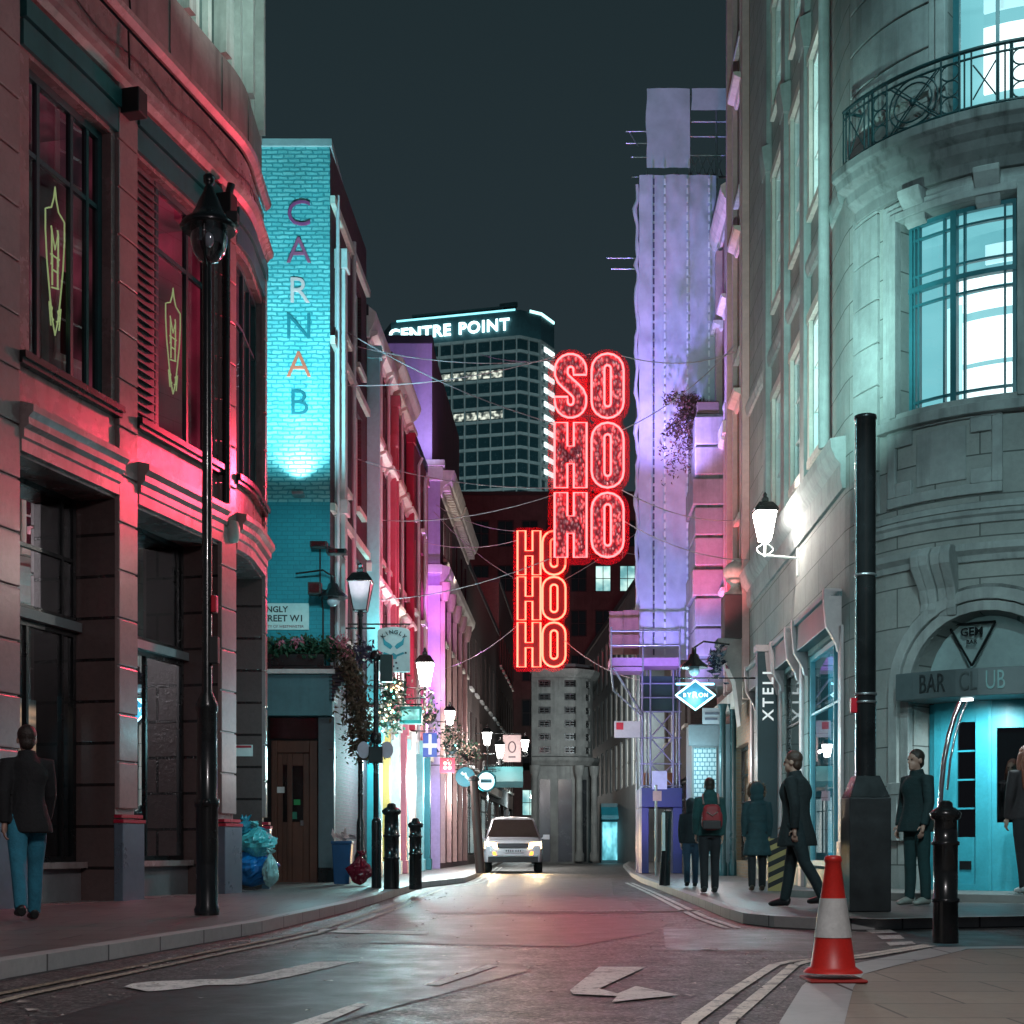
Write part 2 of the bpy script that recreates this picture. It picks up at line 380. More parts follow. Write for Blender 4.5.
def asphalt():
    m, nt, b = _nt('asphalt'); L = nt.links; tc = N(nt, 'ShaderNodeTexCoord').outputs['Object']
    big = noise_of(nt, tc, .45, 5, .6); mid = noise_of(nt, tc, 3.5, 5, .7); fine = noise_of(nt, tc, 70, 4, .85)
    c = mixrgb(nt, ramp(nt, big, .40, .60), (.034,.032,.034), (.080,.073,.074))
    c = mixrgb(nt, ramp(nt, mid, .42, .7), c, (.030,.028,.029)); c = mixrgb(nt, ramp(nt, fine, .56, .68), c, (.20,.185,.18))
    vs_ = N(nt, 'ShaderNodeTexVoronoi', feature='F1'); vs_.inputs['Scale'].default_value = 55; L.new(tc, vs_.inputs['Vector'])
    sp = N(nt, 'ShaderNodeSeparateColor'); L.new(vs_.outputs['Color'], sp.inputs[0]); c = mixrgb(nt, ramp(nt, sp.outputs[0], .70, .76), c, (.17,.155,.15)); c = mixrgb(nt, ramp(nt, sp.outputs[1], .72, .76), c, (.008,.008,.008))
    ck = N(nt, 'ShaderNodeTexVoronoi', feature='DISTANCE_TO_EDGE'); ck.inputs['Scale'].default_value = .62; dv = N(nt, 'ShaderNodeVectorMath', operation='MULTIPLY_ADD'); dn = N(nt, 'ShaderNodeTexNoise'); dn.inputs['Scale'].default_value = 2.5; dn.inputs['Detail'].default_value = 5
    L.new(tc, dn.inputs['Vector']); dv.inputs[1].default_value = (.9, .9, 0); L.new(dn.outputs['Color'], dv.inputs[0]); L.new(tc, dv.inputs[2]); L.new(dv.outputs[0], ck.inputs['Vector'])
    c = mixrgb(nt, ramp(nt, ck.outputs['Distance'], .0015, .005, (.6,.6,.6), (0,0,0)), c, (.016,.015,.015))
    wv = N(nt, 'ShaderNodeTexVoronoi', feature='F1'); wv.inputs['Scale'].default_value = 1.1; L.new(tc, wv.inputs['Vector'])
    c = mixrgb(nt, ramp(nt, wv.outputs['Distance'], .012, .02, (1,1,1), (0,0,0)), c, (.35,.33,.3))
    L.new(c, b.inputs['Base Color'])
    L.new(ramp(nt, mid, .3, .75, (.38,)*3, (.66,)*3), b.inputs['Roughness']); b.inputs['Specular IOR Level'].default_value = .55
    bp = N(nt, 'ShaderNodeBump'); bp.inputs['Strength'].default_value = .55; bp.inputs['Distance'].default_value = .012
    s = N(nt, 'ShaderNodeMath', operation='ADD'); L.new(fine, s.inputs[0]); L.new(mid, s.inputs[1])
    L.new(s.outputs[0], bp.inputs['Height']); L.new(bp.outputs[0], b.inputs['Normal']); return m
def patch(name, c0, c1, r0=.3, r1=.5):
    m, nt, b = _nt(name); L = nt.links; tc = N(nt, 'ShaderNodeTexCoord').outputs['Object']
    mid = noise_of(nt, tc, 2.5, 5, .7); fine = noise_of(nt, tc, 75, 4, .85)
    c = mixrgb(nt, ramp(nt, mid, .35, .7), c0, c1); c = mixrgb(nt, ramp(nt, fine, .54, .66), c, tuple(min(1, x * 2.4) for x in c1))
    L.new(c, b.inputs['Base Color']); L.new(ramp(nt, mid, .3, .75, (r0,)*3, (r1,)*3), b.inputs['Roughness'])
    bp = N(nt, 'ShaderNodeBump'); bp.inputs['Strength'].default_value = .5; bp.inputs['Distance'].default_value = .01
    L.new(fine, bp.inputs['Height']); L.new(bp.outputs[0], b.inputs['Normal']); return m
def worn(name, col, lo=.36, hi=.5):
    """road paint, worn through in flecks"""
    m, nt, b = _nt(name); L = nt.links; tc = N(nt, 'ShaderNodeTexCoord').outputs['Object']
    n = noise_of(nt, tc, 34, 6, .8); n2 = noise_of(nt, tc, 1.6, 3); n4 = noise_of(nt, tc, 5, 5, .7)
    f = mixrgb(nt, 1., ramp(nt, n, lo, hi), ramp(nt, n4, .36, .47, (.25,.25,.25), (1,1,1)), 'MULTIPLY'); c = mixrgb(nt, ramp(nt, n2, .3, .7), tuple(x * .7 for x in col), col)
    L.new(mixrgb(nt, f, (.06,.055,.055), c), b.inputs['Base Color']); b.inputs['Roughness'].default_value = .6
    return m
K['asphalt'] = asphalt()
slab = MB_('paving_slab', (.15,.132,.127), (.19,.165,.158), (.045,.04,.04), bw=.75, bh=.6, ms=.012, rough=.42, bump=.6, dist=.012, var=.4, spec=.5)
slab_buff = MB_('paving_buff', (.27,.21,.17), (.32,.25,.20), (.10,.08,.07), bw=.9, bh=.6, ms=.009, rough=.55, bump=.4, dist=.01, var=.35, spec=.5)
kerb_stone = MB_('kerb_stone', (.40,.40,.40), (.47,.46,.45), (.06,.055,.055), bw=.92, bh=5., ms=.012, rough=.5, bump=.4, dist=.01, var=.4, spec=.5)
K['wheel_rubber'] = M('wheel_rubber', (.018,.018,.018), .8)

# ------------------------------------------------------------------ ground
struct('ground', MB().quad((-300, -60, -.02), (300, -60, -.02), (300, 420, -.02), (-300, 420, -.02)), M('ground_earth', (.05,.045,.045), .9))
struct('road', MB().quad((-40, -10, 0), (40, -10, 0), (40, 140, 0), (-40, 140, 0)), K['asphalt'])
def flat(poly, z):
    return MB().add([(x, y, z) for x, y in poly], [tuple(range(len(poly)))])
def pix(poly, z=0.):
    out = []
    for px, py in poly: g = gnd(px, py, z); out.append((g.x, g.y))
    return out
struct('road_patch', flat([(-1.6,12.3),(.5,11.7),(1.3,13.6),(1.7,15.6),(.9,17.2),(-.6,17.6),(-1.0,15.4)], .004), patch('patch_warm', (.075,.058,.057), (.10,.078,.075), .42, .62))
struct('road_patch', flat([(-1.55,17.7),(1.6,17.7),(1.75,21.5),(.9,24.2),(-1.3,23.6)], .004), patch('patch_grey', (.085,.076,.077), (.115,.10,.10), .42, .62))
struct('road_patch', flat([(-2.2,6.2),(-1.0,6.0),(.1,9.4),(.0,11.2),(-.9,11.9),(-1.75,10.9)], .004), patch('patch_dark', (.020,.018,.019), (.032,.029,.03), .35, .6))
struct('road_patch', flat([(-.6,24.3),(1.7,24.3),(2.6,38),(-.6,38)], .004), patch('patch_mid', (.08,.07,.07), (.105,.092,.092), .4, .6))
struct('road_patch', flat([(1.2,11.3),(2.3,11.2),(4.5,11.7),(4.5,14.2),(2.4,14.0),(1.5,14.4)], .004), patch('patch_black', (.026,.026,.028), (.04,.04,.042), .3, .55))

def raised(name, line, back, z, matp, matk, kw=.16):
    """pavement: kerb stones along LINE, slabs from the kerb to BACK"""
    L = [Vector(p) for p in line]; inner = []
    B = [Vector(p) for p in back]
    for i, p in enumerate(L):
        t = (L[min(i + 1, len(L) - 1)] - L[max(i - 1, 0)]).normalized(); n = Vector((-t.y, t.x))
        if (B[len(B) // 2] - p).dot(n) < 0: n = -n
        inner.append(p + n * kw)
    k = MB(); n = len(L)
    for i in range(n - 1):
        a, b, c, d = L[i], L[i + 1], inner[i + 1], inner[i]
        k.add([(a.x,a.y,-.02),(b.x,b.y,-.02),(b.x,b.y,z),(a.x,a.y,z),(d.x,d.y,z),(c.x,c.y,z)], [(0,1,2,3),(3,2,5,4)])
    # UV of kerb runs along the line
    struct('kerb', k, matk)
    poly = [(p.x, p.y) for p in inner] + [(p.x, p.y) for p in B]
    struct('pavement', flat(poly, z - .003), matp)
raised('l', [(-3.6,0),(-3.3,5),(-3.06,8.8),(-2.72,11),(-2.33,13.5),(-2.05,18),(-1.92,23),(-1.85,26.2),(-1.8,29),(-1.45,31),(-1.08,33.5),(-.98,38),(-.75,60),(-.1,110)],
       [(-8,110),(-8,0)], .12, slab, kerb_stone)
raised('r', [(10,14.9),(5.3,14.7),(4.0,14.3),(3.5,14.0),(3.0,14.1),(2.62,14.5),(2.42,15.2),(2.42,16.5),(2.55,20),(2.75,26),(2.95,33),(3.3,40),(4.6,60),(7.5,90)],
       [(14,90),(14,14.9)], .12, slab, kerb_stone)
raised('n', [(8,11.6),(4.02,11.4),(3.31,11.3),(2.75,10.4),(2.3,9.7),(1.9,9.0),(1.62,8.1),(1.18,6.4),(.95,4),(.8,0)], [(8,0)], .03, slab_buff, kerb_stone, .28)
# paint
pw = worn('road_white', (.78,.76,.73), .38, .46); py_ = worn('road_yellow', (.50,.40,.26), .42, .58)
struct('turn_arrow_marking', flat(pix([(355,962.5),(315,963),(262,975),(232,980.5),(200,980.8),(150,983),(132,985),(124,988),(148,993),(180,990.5),(205,986.5),(245,986),(290,978)]), .009), pw)
struct('turn_arrow_marking', flat(pix([(599,968),(646,968),(599,990),(617.5,995),(636,987.5),(679,996.5),(612,1003.5),(617,997.5),(573,995.5),(570,991.5)]), .009), worn('road_white_b', (.80,.77,.72), .37, .45))
struct('lane_marking', flat(pix([(424,986),(488,966),(499,966.5),(439,986.8)]), .009), pw)
struct('lane_marking', flat(pix([(285,1028),(358,1004.5),(369,1005.5),(312,1030)]), .009), pw)
struct('lane_marking', flat(pix([(318,929.5),(428,932.5),(428,935.5),(318,933)]), .009), pw)
struct('lane_marking', flat(pix([(486,911),(700,910.5),(700,912),(486,912.5)]), .009), worn('road_white_c', (.5,.48,.46), .46, .58))
for p in ([(855,925.5),(878,925),(886,928),(862,928.6)], [(866,931),(890,930.4),(897,933.6),(872,934.2)], [(877,936.5),(900,935.8),(905,939.6),(882,940.2)], [(886,943.2),(912,942.3),(916,945),(890,946.8)]):
    struct('give_way_marking', flat(pix(p), .009), pw)
def strip(pts, w, mat, name):
    L = [Vector(p) for p in pts]; m = MB(); a = []; b = []
    for i, p in enumerate(L):
        t = (L[min(i + 1, len(L) - 1)] - L[max(i - 1, 0)]).normalized(); n = Vector((-t.y, t.x)) * w / 2; a.append(p + n); b.append(p - n)
    for i in range(len(L) - 1): m.quad((*a[i], .009), (*b[i], .009), (*b[i + 1], .009), (*a[i + 1], .009))
    struct(name, m, mat)
for off in (0., .17):
    strip([(-3.0 + off,4.5),(-2.80 + off,7.8),(-2.42 + off,10.4),(-2.1 + off,12.5),(-1.86 + off,14.3),(-1.66 + off,19.3),(-1.56 + off,26),(-1.5 + off,29)], .07, py_ if off == 0 else worn('road_yellow_b', (.55,.47,.36), .4, .55), 'double_line_marking')
    strip([(-1.2 + off,30.5),(-.85 + off,33.5),(-.78 + off,38),(-.6 + off,60)], .08, pw, 'double_line_marking')
    strip([(.55 - off,3.5),(.98 - off,6.6),(1.40 - off,8.05),(1.92 - off * .8,9.85),(2.10 - off * .5,10.2 + off * .3),(2.5,10.45 + off),(3.4,11.75 + off * .8)], .075, worn('road_white_d', (.80,.73,.64), .37, .45), 'double_line_marking')
    strip([(2.12 + off * .7,14.4),(2.1 + off * .7,16.5),(2.22 + off * .7,20),(2.42 + off * .7,26),(2.6 + off * .7,33)], .075, pw, 'double_line_marking')

# grit, leaves and ticket stubs in the gutters
m = MB(); rg = random.Random(3)
for i in range(420):
    if i < 200: y = rg.uniform(6, 26); x = -3.15 + .058 * y + rg.random() ** 2 * .7 + (0 if y > 13 else .1)
    elif i < 300: y = rg.uniform(5, 11); x = .55 + .16 * y - rg.random() ** 2 * .6
    else: y = rg.uniform(6, 24); x = rg.uniform(-2, 2.2)
    r = rg.uniform(.008, .022 if i % 7 else .045); a = rg.uniform(0, 6.3); z = .011
    m.add([(x + r * math.cos(a), y + r * math.sin(a), z), (x + r * math.cos(a + 1.7), y + r * math.sin(a + 1.7), z + .006), (x + r * math.cos(a + 3.2), y + r * math.sin(a + 3.2), z), (x + r * math.cos(a + 4.6), y + r * math.sin(a + 4.6), z + .004)], [(0, 1, 2, 3)])
tag(m.build('litter', M('litter_pale', (.52,.46,.42), .7, var=.7, vscale=5)), 'pale grit and scraps of litter scattered over the road and gutters', 'litter', kind='stuff')

# ------------------------------------------------------------------ corner building on the near left
pts = [(-7.02, 11.5)] + [(-6.37 + .26 * (D - 14), D) for D in (14, 18, 22.1)]
x, y, d = -4.264, 22.1, .26
for i in range(10):
    d += (-.07 - .26) / 10; st = .12; y += st; x += d * st; pts.append((x, y))
pts.append((x - .03 * (24.6 - y), 24.6))
FA = Frame(pts, 1)
UA = lambda px: FA.hu(px)
p = [UA(v) for v in (-40, 16, 115, 134, 218, 233, 262)] + [FA.len]
A = thing('corner_building', 'red granite corner building with big dark shop windows and gilt shield emblems', 'building', FA.pt(UA(60), -3, 0))
ZH, ZC = 5.32, 6.38            # head of the shop openings, first floor sill
op_g = [(p[1], p[2], .12, ZH, .62), (p[3], p[4], .12, ZH, .62), (p[5], p[6], .12, ZH, .62)]
w1 = [(UA(29), UA(111), 6.5, 10.0, .2), (UA(136), UA(214), 6.5, 10.0, .16), (UA(236), FA.len - .22, 6.5, 9.95, .16)]
wl = MB().fwall(FA, 0, FA.len, .0, 11.55, op_g + w1)
for a in (0, FA.len): wl.quad(FA.pt(a, 0, 0), FA.pt(a, -6, 0), FA.pt(a, -6, 11.55), FA.pt(a, 0, 11.55))
wall = wl.build('wall', K['red_granite'], A)
# piers of separate blocks, rusticated, a little proud of the wall
for a, b in ((0, p[1]), (p[2], p[3]), (p[4], p[5]), (p[6], p[7])):
    m = MB(); z = 1.30
    while z < 10.9:
        z1 = min(z + .62, 10.95)
        m.fbox(FA, a + .004, b - .004, -.01, .06, z + .012, z1 - .012).fbox(FA, a + .01, b - .01, -.01, .03, z1 - .02, z1 + .02)
        z = z1
    m.build('pier', K['granite_block'], A, bevel=.012)
    q = MB().fbox(FA, a - .03, b + .05, .0, .13, .10, 1.12).build('plinth', K['plinth_steel'], A, bevel=.01)
    MB().fbox(FA, a - .035, b + .055, .0, .14, 1.125, 1.17).fbox(FA, a - .02, b + .04, .0, .11, 1.19, 1.235).build('trim', M('red_trim', (.5,.02,.05), .3), q)
# deep reveals of the openings: dark polished blocks on the sides that face the street end
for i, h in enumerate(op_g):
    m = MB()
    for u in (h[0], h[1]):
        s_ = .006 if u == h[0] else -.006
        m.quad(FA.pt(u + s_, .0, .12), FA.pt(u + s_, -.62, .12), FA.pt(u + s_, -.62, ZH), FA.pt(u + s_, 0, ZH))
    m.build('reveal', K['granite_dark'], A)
# mouldings
def mould(name, prof, mat, u0=0, u1=None, par=None):
    return MB().fprof(FA, u0, FA.len if u1 is None else u1, prof).build(name, mat, par or A)
for a, b in ((p[1], p[2]), (p[3], p[4]), (p[5], p[6])):
    mould('cornice', [(.0,5.36),(.07,5.36),(.07,5.5),(.10,5.52),(.10,5.62),(.16,5.66),(.16,5.74),(.22,5.80),(.22,5.88),(.0,5.94)], K['stone_cornice'], a + .01, b - .01)
    MB().fbox(FA, a - .02, b + .02, -.03, .10, 6.36, 6.42).fbox(FA, a - .02, b + .02, -.03, .14, 6.42, 6.50).build('sill', K['black_paint'], A)
mould('cornice', [(.0,10.70),(.05,10.70),(.10,10.78),(.16,10.82),(.17,10.88),(.05,10.92),(.0,10.92)], K['stone_cornice'])
mould('cornice', [(.0,11.60),(.04,11.60),(.11,11.66),(.13,11.72),(.03,11.77),(.0,11.77)], K['stone_cornice'])
for a, b in ((UA(20), UA(116)), (UA(134), UA(218)), (UA(234), FA.len - .1)):
    MB().fbox(FA, a, b, .0, .05, 10.06, 10.36).fbox(FA, a, b, .0, .09, 10.38, 10.60).build('fascia', K['teal_fascia'], A)
m = MB().fbox(FA, 0, FA.len - .05, -.11, -.03, 11.82, 12.75)
for v in (-10, 40, 118, 172, 224, 250):
    u = UA(v); m.fbox(FA, u - .01, u + .01, -.03, -.015, 11.83, 12.7)
m.build('parapet', K['stone_parapet'], A)
# set-back upper storeys with pale flutes, lit by an added spot
m = MB()
u0, u1 = 0, FA.len - .02; n = 34
m.fwall(FA, u0, u1, 12.755, 22, (), .1, o=-.14)
m.quad(FA.pt(u1, -.14, 11.8), FA.pt(u1, -5, 11.8), FA.pt(u1, -5, 22), FA.pt(u1, -.14, 22))
att = m.build('upper_storey', M('glazed_dark', (.12,.17,.16), .25, var=.4, streak=.6, vscale=3), A)
for i in range(n + 1):
    u = u0 + (u1 - u0) * i / n
    MB().fbox(FA, u - .05, u + (.16 if i % 3 == 0 else .06), -.14, .06 if i % 3 == 0 else -.04, 12.755, 22).build('flute', K['pale_flute'], att)
# first floor windows
W = []
K['red_room'] = MLIT('red_room', (.05,.008,.015), (.42,.02,.06), .25, 1.0, 1.6, .9, 3, .22); K['dim_red_room'] = MLIT('dim_red_room', (.012,.008,.012), (.35,.05,.09), .10, .6, 1.3, .7, 3, .14)
a, b = w1[0][0], w1[0][1]
W.append(window(A, FA, a, b, 6.5, 10.0, -.16, K['teal_frame'], K['glass'], fw=.10, bw=.06, us=[.22,.62,.82], zs=[.72], room=K['dim_red_room'], rdepth=1.5))
W.append(window(A, FA, UA(162), w1[1][1], 6.5, 10.0, -.13, K['teal_frame'], K['glass'], fw=.09, bw=.06, us=[.60], zs=[.74], room=K['red_room'], rdepth=.9))
W.append(window(A, FA, w1[2][0], w1[2][1], 6.5, 9.95, -.13, K['teal_frame'], K['glass'], fw=.09, bw=.05, us=[.36,.68], zs=[.72], room=K['red_room'], rdepth=.9))
lm = MB().fbox(FA, w1[1][0], UA(161), -.14, -.10, 6.5, 10.0)
for i in range(30):
    z = 6.55 + i * .115; lm.fprof(FA, w1[1][0] + .02, UA(160), [(-.10, z), (-.095, z + .02), (-.02, z - .02), (-.02, z - .04)])
lm.build('louvre', M('louvre_grey', (.10,.105,.11), .5), A)
# drapes and dim figures of furniture inside the first window
cm = MB()
for u in (a + .15, a + (b - a) * .34, a + (b - a) * .62, b - .2):
    cm.fbox(FA, u, u + .16, -.60, -.56, 6.5, 8.2)
cm.build('curtain', K['curtain'], W[0])
u = UA(219); MB().tube([FA.pt(u, .12, 5.95), FA.pt(u, .12, 10.4), FA.pt(u, .2, 10.7)], .06, 10).build('downpipe_strip', K['black_paint'], A)
# gilt neon shields
neon_g = ME('neon_gilt', (.75,.85,.36), .55)
def shield(F, uc, zc, w_, h_, o, par):
    m = MB(); P = lambda x, y: F.pt(uc + x * w_, o, zc + y * h_)
    half = [(0,-.5),(.12,-.40),(.22,-.25),(.36,.0),(.42,.20),(.42,.34),(.30,.36),(.16,.38),(.05,.46),(0,.54)]
    out = half + [(-x, y) for x, y in half[1:-1]][::-1]
    m.tube([P(x, y) for x, y in out], .011, 6, closed=True)
    for x0 in (-.14, .14): m.tube([P(x0 - .03, -.02), P(x0, .0), P(x0, .22), P(x0 - .03, .25)], .011, 6)
    m.tube([P(-.14, .22), P(0, .10), P(.14, .22)], .010, 6); m.tube([P(-.20, .05), P(.20, .05)], .010, 6)
    for x0 in (-.12, .12): m.tube([P(x0, -.16), P(x0, .06)], .011, 6)
    m.tube([P(-.12, -.05), P(.12, -.05)], .010, 6); m.tube([P(-.16, -.18), P(.16, -.16)], .010, 6)
    for s in (-1, 1): m.tube([P(s * .06, -.40), P(s * .2, -.38), P(s * .12, -.32), P(s * .26, -.29), P(s * .18, -.45)], .010, 6)
    return m.build('shield_emblem', neon_g, par)
shield(FA, FA.hu(55, -.24), FA.hz(FA.hu(55, -.24), 262), .50, 1.75, -.24, A)
shield(FA, FA.hu(173, -.2), FA.hz(FA.hu(173, -.2), 342), .52, 1.45, -.20, A)
# shop fronts deep in the openings
for i, h in enumerate(op_g[:2]):
    a, b = h[0], h[1]
    s = window(A, FA, a, b - .02, 3.72, ZH, -.58, K['black_paint'], K['glass_dark'], fw=.07, bw=.05, us=[.86] if i == 0 else [.92], zs=[.5] if i == 0 else [], room=K['dark_room'], rdepth=1.2, name='shop_window')
    s = window(A, FA, a, b - .02, .62, 3.60, -.58, K['black_paint'], K['glass_dark'], fw=.07, bw=.05, us=[.5,.86] if i == 0 else [.55], zs=[], room=K['dark_room'], rdepth=1.4, name='shop_window')
    MB().fbox(FA, a, b - .02, -.66, -.46, 3.60, 3.72).build('transom', M('transom_grey', (.28,.29,.30), .4), A)
    MB().fbox(FA, a, b - .02, -.66, -.38, .54, .62).build('sill', K['stone_cornice'], A)
    st = MB().fbox(FA, a, b - .02, -.66, -.48, .12, .54).build('stall_riser', M('riser_stone', (.23,.22,.23), .6), A)
    if i == 1:
        g = MB()
        for r in range(5):
            for c in range(3): g.fbox(FA, a + .12 + c * .22, a + .31 + c * .22, -.48, -.465, .19 + r * .06, .225 + r * .06)
        g.build('vent', K['metal_grey'], st)

# lit display and reflections' sources inside the second shop window
h = op_g[1]; u0 = h[0] + .12
ua_, ub_ = FA.hu(135, -.9), FA.hu(158, -.9)
dsp = MB().fbox(FA, ua_, ub_, -.95, -.9, FA.hz(u0 + .5, 704, -.9), FA.hz(u0 + .5, 652, -.9)).build('lit_display', MLIT('display_cyan', (.01,.25,.40), (.25,.85,1), .5, 1.6, 3, 3, 2, .15), A)
MB().fbox(FA, FA.hu(159, -.9), FA.hu(181, -.9), -.93, -.9, FA.hz(ub_, 802, -.9), FA.hz(ub_, 766, -.9)).build('lit_display', MLIT('display_pale', (.05,.14,.14), (.5,.8,.75), .1, .6, 5, 1, 2, .15), A)
MB().fbox(FA, FA.hu(18, -.95), FA.hu(36, -.95), -1.0, -.95, 1.75, 2.7).build('lit_display', MLIT('display_warm', (.10,.20,.22), (1,.55,.35), .1, .8, .6, 5, 2, .15), A)

u = UA(228); z = FA.hz(u, 532); MB().lathe(FA.pt(u, .07, z - .18), [(.001,0),(.09,.03),(.12,.12),(.12,.24),(.09,.33),(.001,.36)], 14).build('alarm_box', M('alarm_pale', (.45,.55,.50), .4), A)
for px, py in ((121, 104), (214, 206)):
    u = UA(px); z = FA.hz(u, py); MB().fbox(FA, u - .12, u + .12, .06, .32, z - .18, z + .14).fbox(FA, u - .03, u + .03, -.02, .07, z - .06, z + .04).build('flood_housing', K['black_matt'], A, bevel=.015)
cb_ = MB(); us = [0 + FA.len * i / 50 for i in range(51)]
cb_.tube([FA.pt(q, .035, 11.2 + .05 * math.sin(q * 3.3)) for q in us], .012, 5); cb_.tube([FA.pt(UA(125), .07, 10.9), FA.pt(UA(125), .05, 11.5)], .014, 5); cb_.tube([FA.pt(UA(126), .07, 11.7), FA.pt(UA(126), .02, 12.4)], .014, 5)
cb_.build('cable', K['black_matt'], A)
# ------------------------------------------------------------------ curved stone corner building, near right
XR = lambda D: 5.05 + .033 * (D - 22)
pr = [(XR(33), 33), (XR(22), 22)] + [(7.65 - 2.6 * math.cos(t * PI / 2 / 16), 22 - 2.6 * math.sin(t * PI / 2 / 16)) for t in range(1, 17)] + [(13, 19.4)]
FR = Frame(pr, 1)
US = FR.u[1]                                   # the curve begins here
UR = lambda px, o=0.: FR.hu(px, o)
R = thing('stone_corner_building', 'pale stone building with a rounded corner, iron balcony and brightly lit windows', 'building', FR.pt(US, 0, 0))
bw0, bw1 = UR(901), UR(1017); bz0, bz1 = FR.hz(UR(955), 402), FR.hz(UR(955), 205)
d0, d1 = UR(948), UR(1085); dz0, dz1 = 10.80, 14.4
AC, AZ, AR = UR(985), 2.97, 1.05                # arch: centre, springing, radius
shops = [(UR(808), UR(840)), (UR(784.5), UR(799)), (UR(757.5), UR(778))]
holes = [(bw0, bw1, bz0, bz1, .25), (d0, d1, dz0, dz1, .25), (AC - AR, AC + AR, .12, AZ + AR, .4)]
SW = []
for k, (pa, pb) in enumerate(((813, 828.5), (794, 803.5), (775.5, 783.5))):
    a, b = UR(pa), UR(pb)
    for z0, z1 in ((7.45, 9.75), (11.7, 14.2), (15.6, 17.6)):
        SW.append((a, b, z0, z1, .22, k))
holes += [(a, b, .45, 4.15, .35) for a, b in shops] + [s[:5] for s in SW]
wl = MB().fwall(FR, 0, FR.len, 0, 21, holes)
n = 18                                         # fill between the square hole and the arch
for i in range(n):
    t0, t1 = PI - PI * i / n, PI - PI * (i + 1) / n
    a, b = AC + AR * math.cos(t0), AC + AR * math.cos(t1); za, zb = AZ + AR * math.sin(t0), AZ + AR * math.sin(t1)
    wl.quad(FR.pt(a, 0, za), FR.pt(b, 0, zb), FR.pt(b, 0, AZ + AR), FR.pt(a, 0, AZ + AR))
    wl.quad(FR.pt(a, 0, za), FR.pt(b, 0, zb), FR.pt(b, -.4, zb), FR.pt(a, -.4, za))
wl.build('wall', K['portland_block'], R, uvF=FR)
def rm(name, prof, mat=None, u0=0, u1=None, par=None):
    return MB().fprof(FR, u0, FR.len if u1 is None else u1, prof).build(name, mat or K['portland'], par or R)
# ashlar strips with open joints, left of the big window and beside the balcony door
for ua, ub, z0, z1 in ((UR(856), UR(880), 5.6, 10.1), (UR(853), UR(934), 11.3, 16.8)):
    z = z0
    m = MB()
    while z < z1 - .1:
        m.fbox(FR, ua, ub, -.01, .05, z + .014, min(z + .62, z1) - .014); z += .62
    m.build('ashlar', K['portland'], R, bevel=.014)
rm('string_course', [(0,5.22),(.05,5.22),(.06,5.30),(.10,5.33),(.10,5.38),(0,5.40)], u0=UR(858))
rm('string_course', [(0,4.70),(.06,4.70),(.08,4.78),(.16,4.84),(.16,4.93),(0,4.96)], u0=UR(868))
rm('string_course', [(0,5.42),(.03,5.42),(.03,5.50),(0,5.52)], u0=UR(870))
# sunk cartouche panel below the window
a, b, z0, z1 = UR(890), UR(1003), 5.62, 6.80
m = MB().fbox(FR, a, b, 0, .06, z0, z0 + .14).fbox(FR, a, b, 0, .06, z1 - .14, z1).fbox(FR, a, a + .14, 0, .06, z0 + .14, z1 - .14).fbox(FR, b - .14, b, 0, .06, z0 + .14, z1 - .14)
for u_, s_ in ((a + .14, 1), (b - .14 - .28, 1)):
    for zz in (z0 + .14, z1 - .14 - .2): m.fbox(FR, u_, u_ + .28, 0, .058, zz, zz + .2)
m.fbox(FR, a + .48, b - .48, 0, .03, z0 + .22, z1 - .22)
m.build('cartouche', K['portland'], R, bevel=.012)
# window surround
for k, (g, o) in enumerate(((.30, .05), (.20, .09), (.11, .13))):
    g2 = (.20, .11, 0)[k]
    m = MB().fbox(FR, bw0 - g, bw0 - g2, 0, o, bz0 - g * .5, bz1 + g).fbox(FR, bw1 + g2, bw1 + g, 0, o, bz0 - g * .5, bz1 + g).fbox(FR, bw0 - g2, bw1 + g2, 0, o, bz1 + g2, bz1 + g)
    m.build('window_surround', K['portland'], R, bevel=.01)
MB().fbox(FR, bw0 - .34, bw1 + .34, 0, .17, bz0 - .24, bz0 - .1).fbox(FR, bw0 - .3, bw1 + .3, 0, .1, bz0 - .099, bz0 - .004).build('sill', K['portland'], R, bevel=.012)
lit1 = MLIT('lit_office', (.20,.66,.76), (.34,.80,.86), .62, .95, .25, .8, 1.5, .3); panel_w = ME('light_panel', (.93,.99,1.), 1.7); panel_d = ME('light_panel_dim', (.62,.93,.97), .95)
tealf = M('teal_steel', (.03,.16,.19), .4)
bigw = window(R, FR, bw0, bw1, bz0, bz1, -.2, tealf, K['glass_clear'], fw=.06, bw=.03, us=[.055,.10,.36,.55,.90], zs=[.066,.572,.724,.914], room=lit1, rdepth=.8, rwide=.8)
c = bw0 + (bw1 - bw0) * .455
MB().fbox(FR, c - .045, c + .045, -.26, -.15, bz0, bz1).build('mullion', tealf, bigw); zc = bz0 + (bz1 - bz0) * .655
MB().fbox(FR, bw0, bw1, -.255, -.155, zc - .035, zc + .035).build('transom', tealf, bigw)
balw = window(R, FR, d0, d1, dz0, dz1, -.2, tealf, K['glass_clear'], fw=.09, bw=.05, us=[.36,.68], zs=[.62], room=lit1, rdepth=.8, rwide=.8)
for k, (g, g2, o) in enumerate(((.26,.14,.06), (.14,0,.11))):
    MB().fbox(FR, d0 - g, d0 - g2, 0, o, dz0, dz1 + g).fbox(FR, d1 + g2, d1 + g, 0, o, dz0, dz1 + g).build('window_surround', K['portland'], R, bevel=.012)
def lights_in(wd, ua, ub, za, zb, lst):
    for f0, f1, g0, g1, mt in lst:
        MB().fbox(FR, ua + (ub - ua) * f0, ua + (ub - ua) * f1, -.98, -.93, za + (zb - za) * g0, za + (zb - za) * g1).build('glow_band', mt, wd)  # glowing bands added to draw the lit room's bright pattern
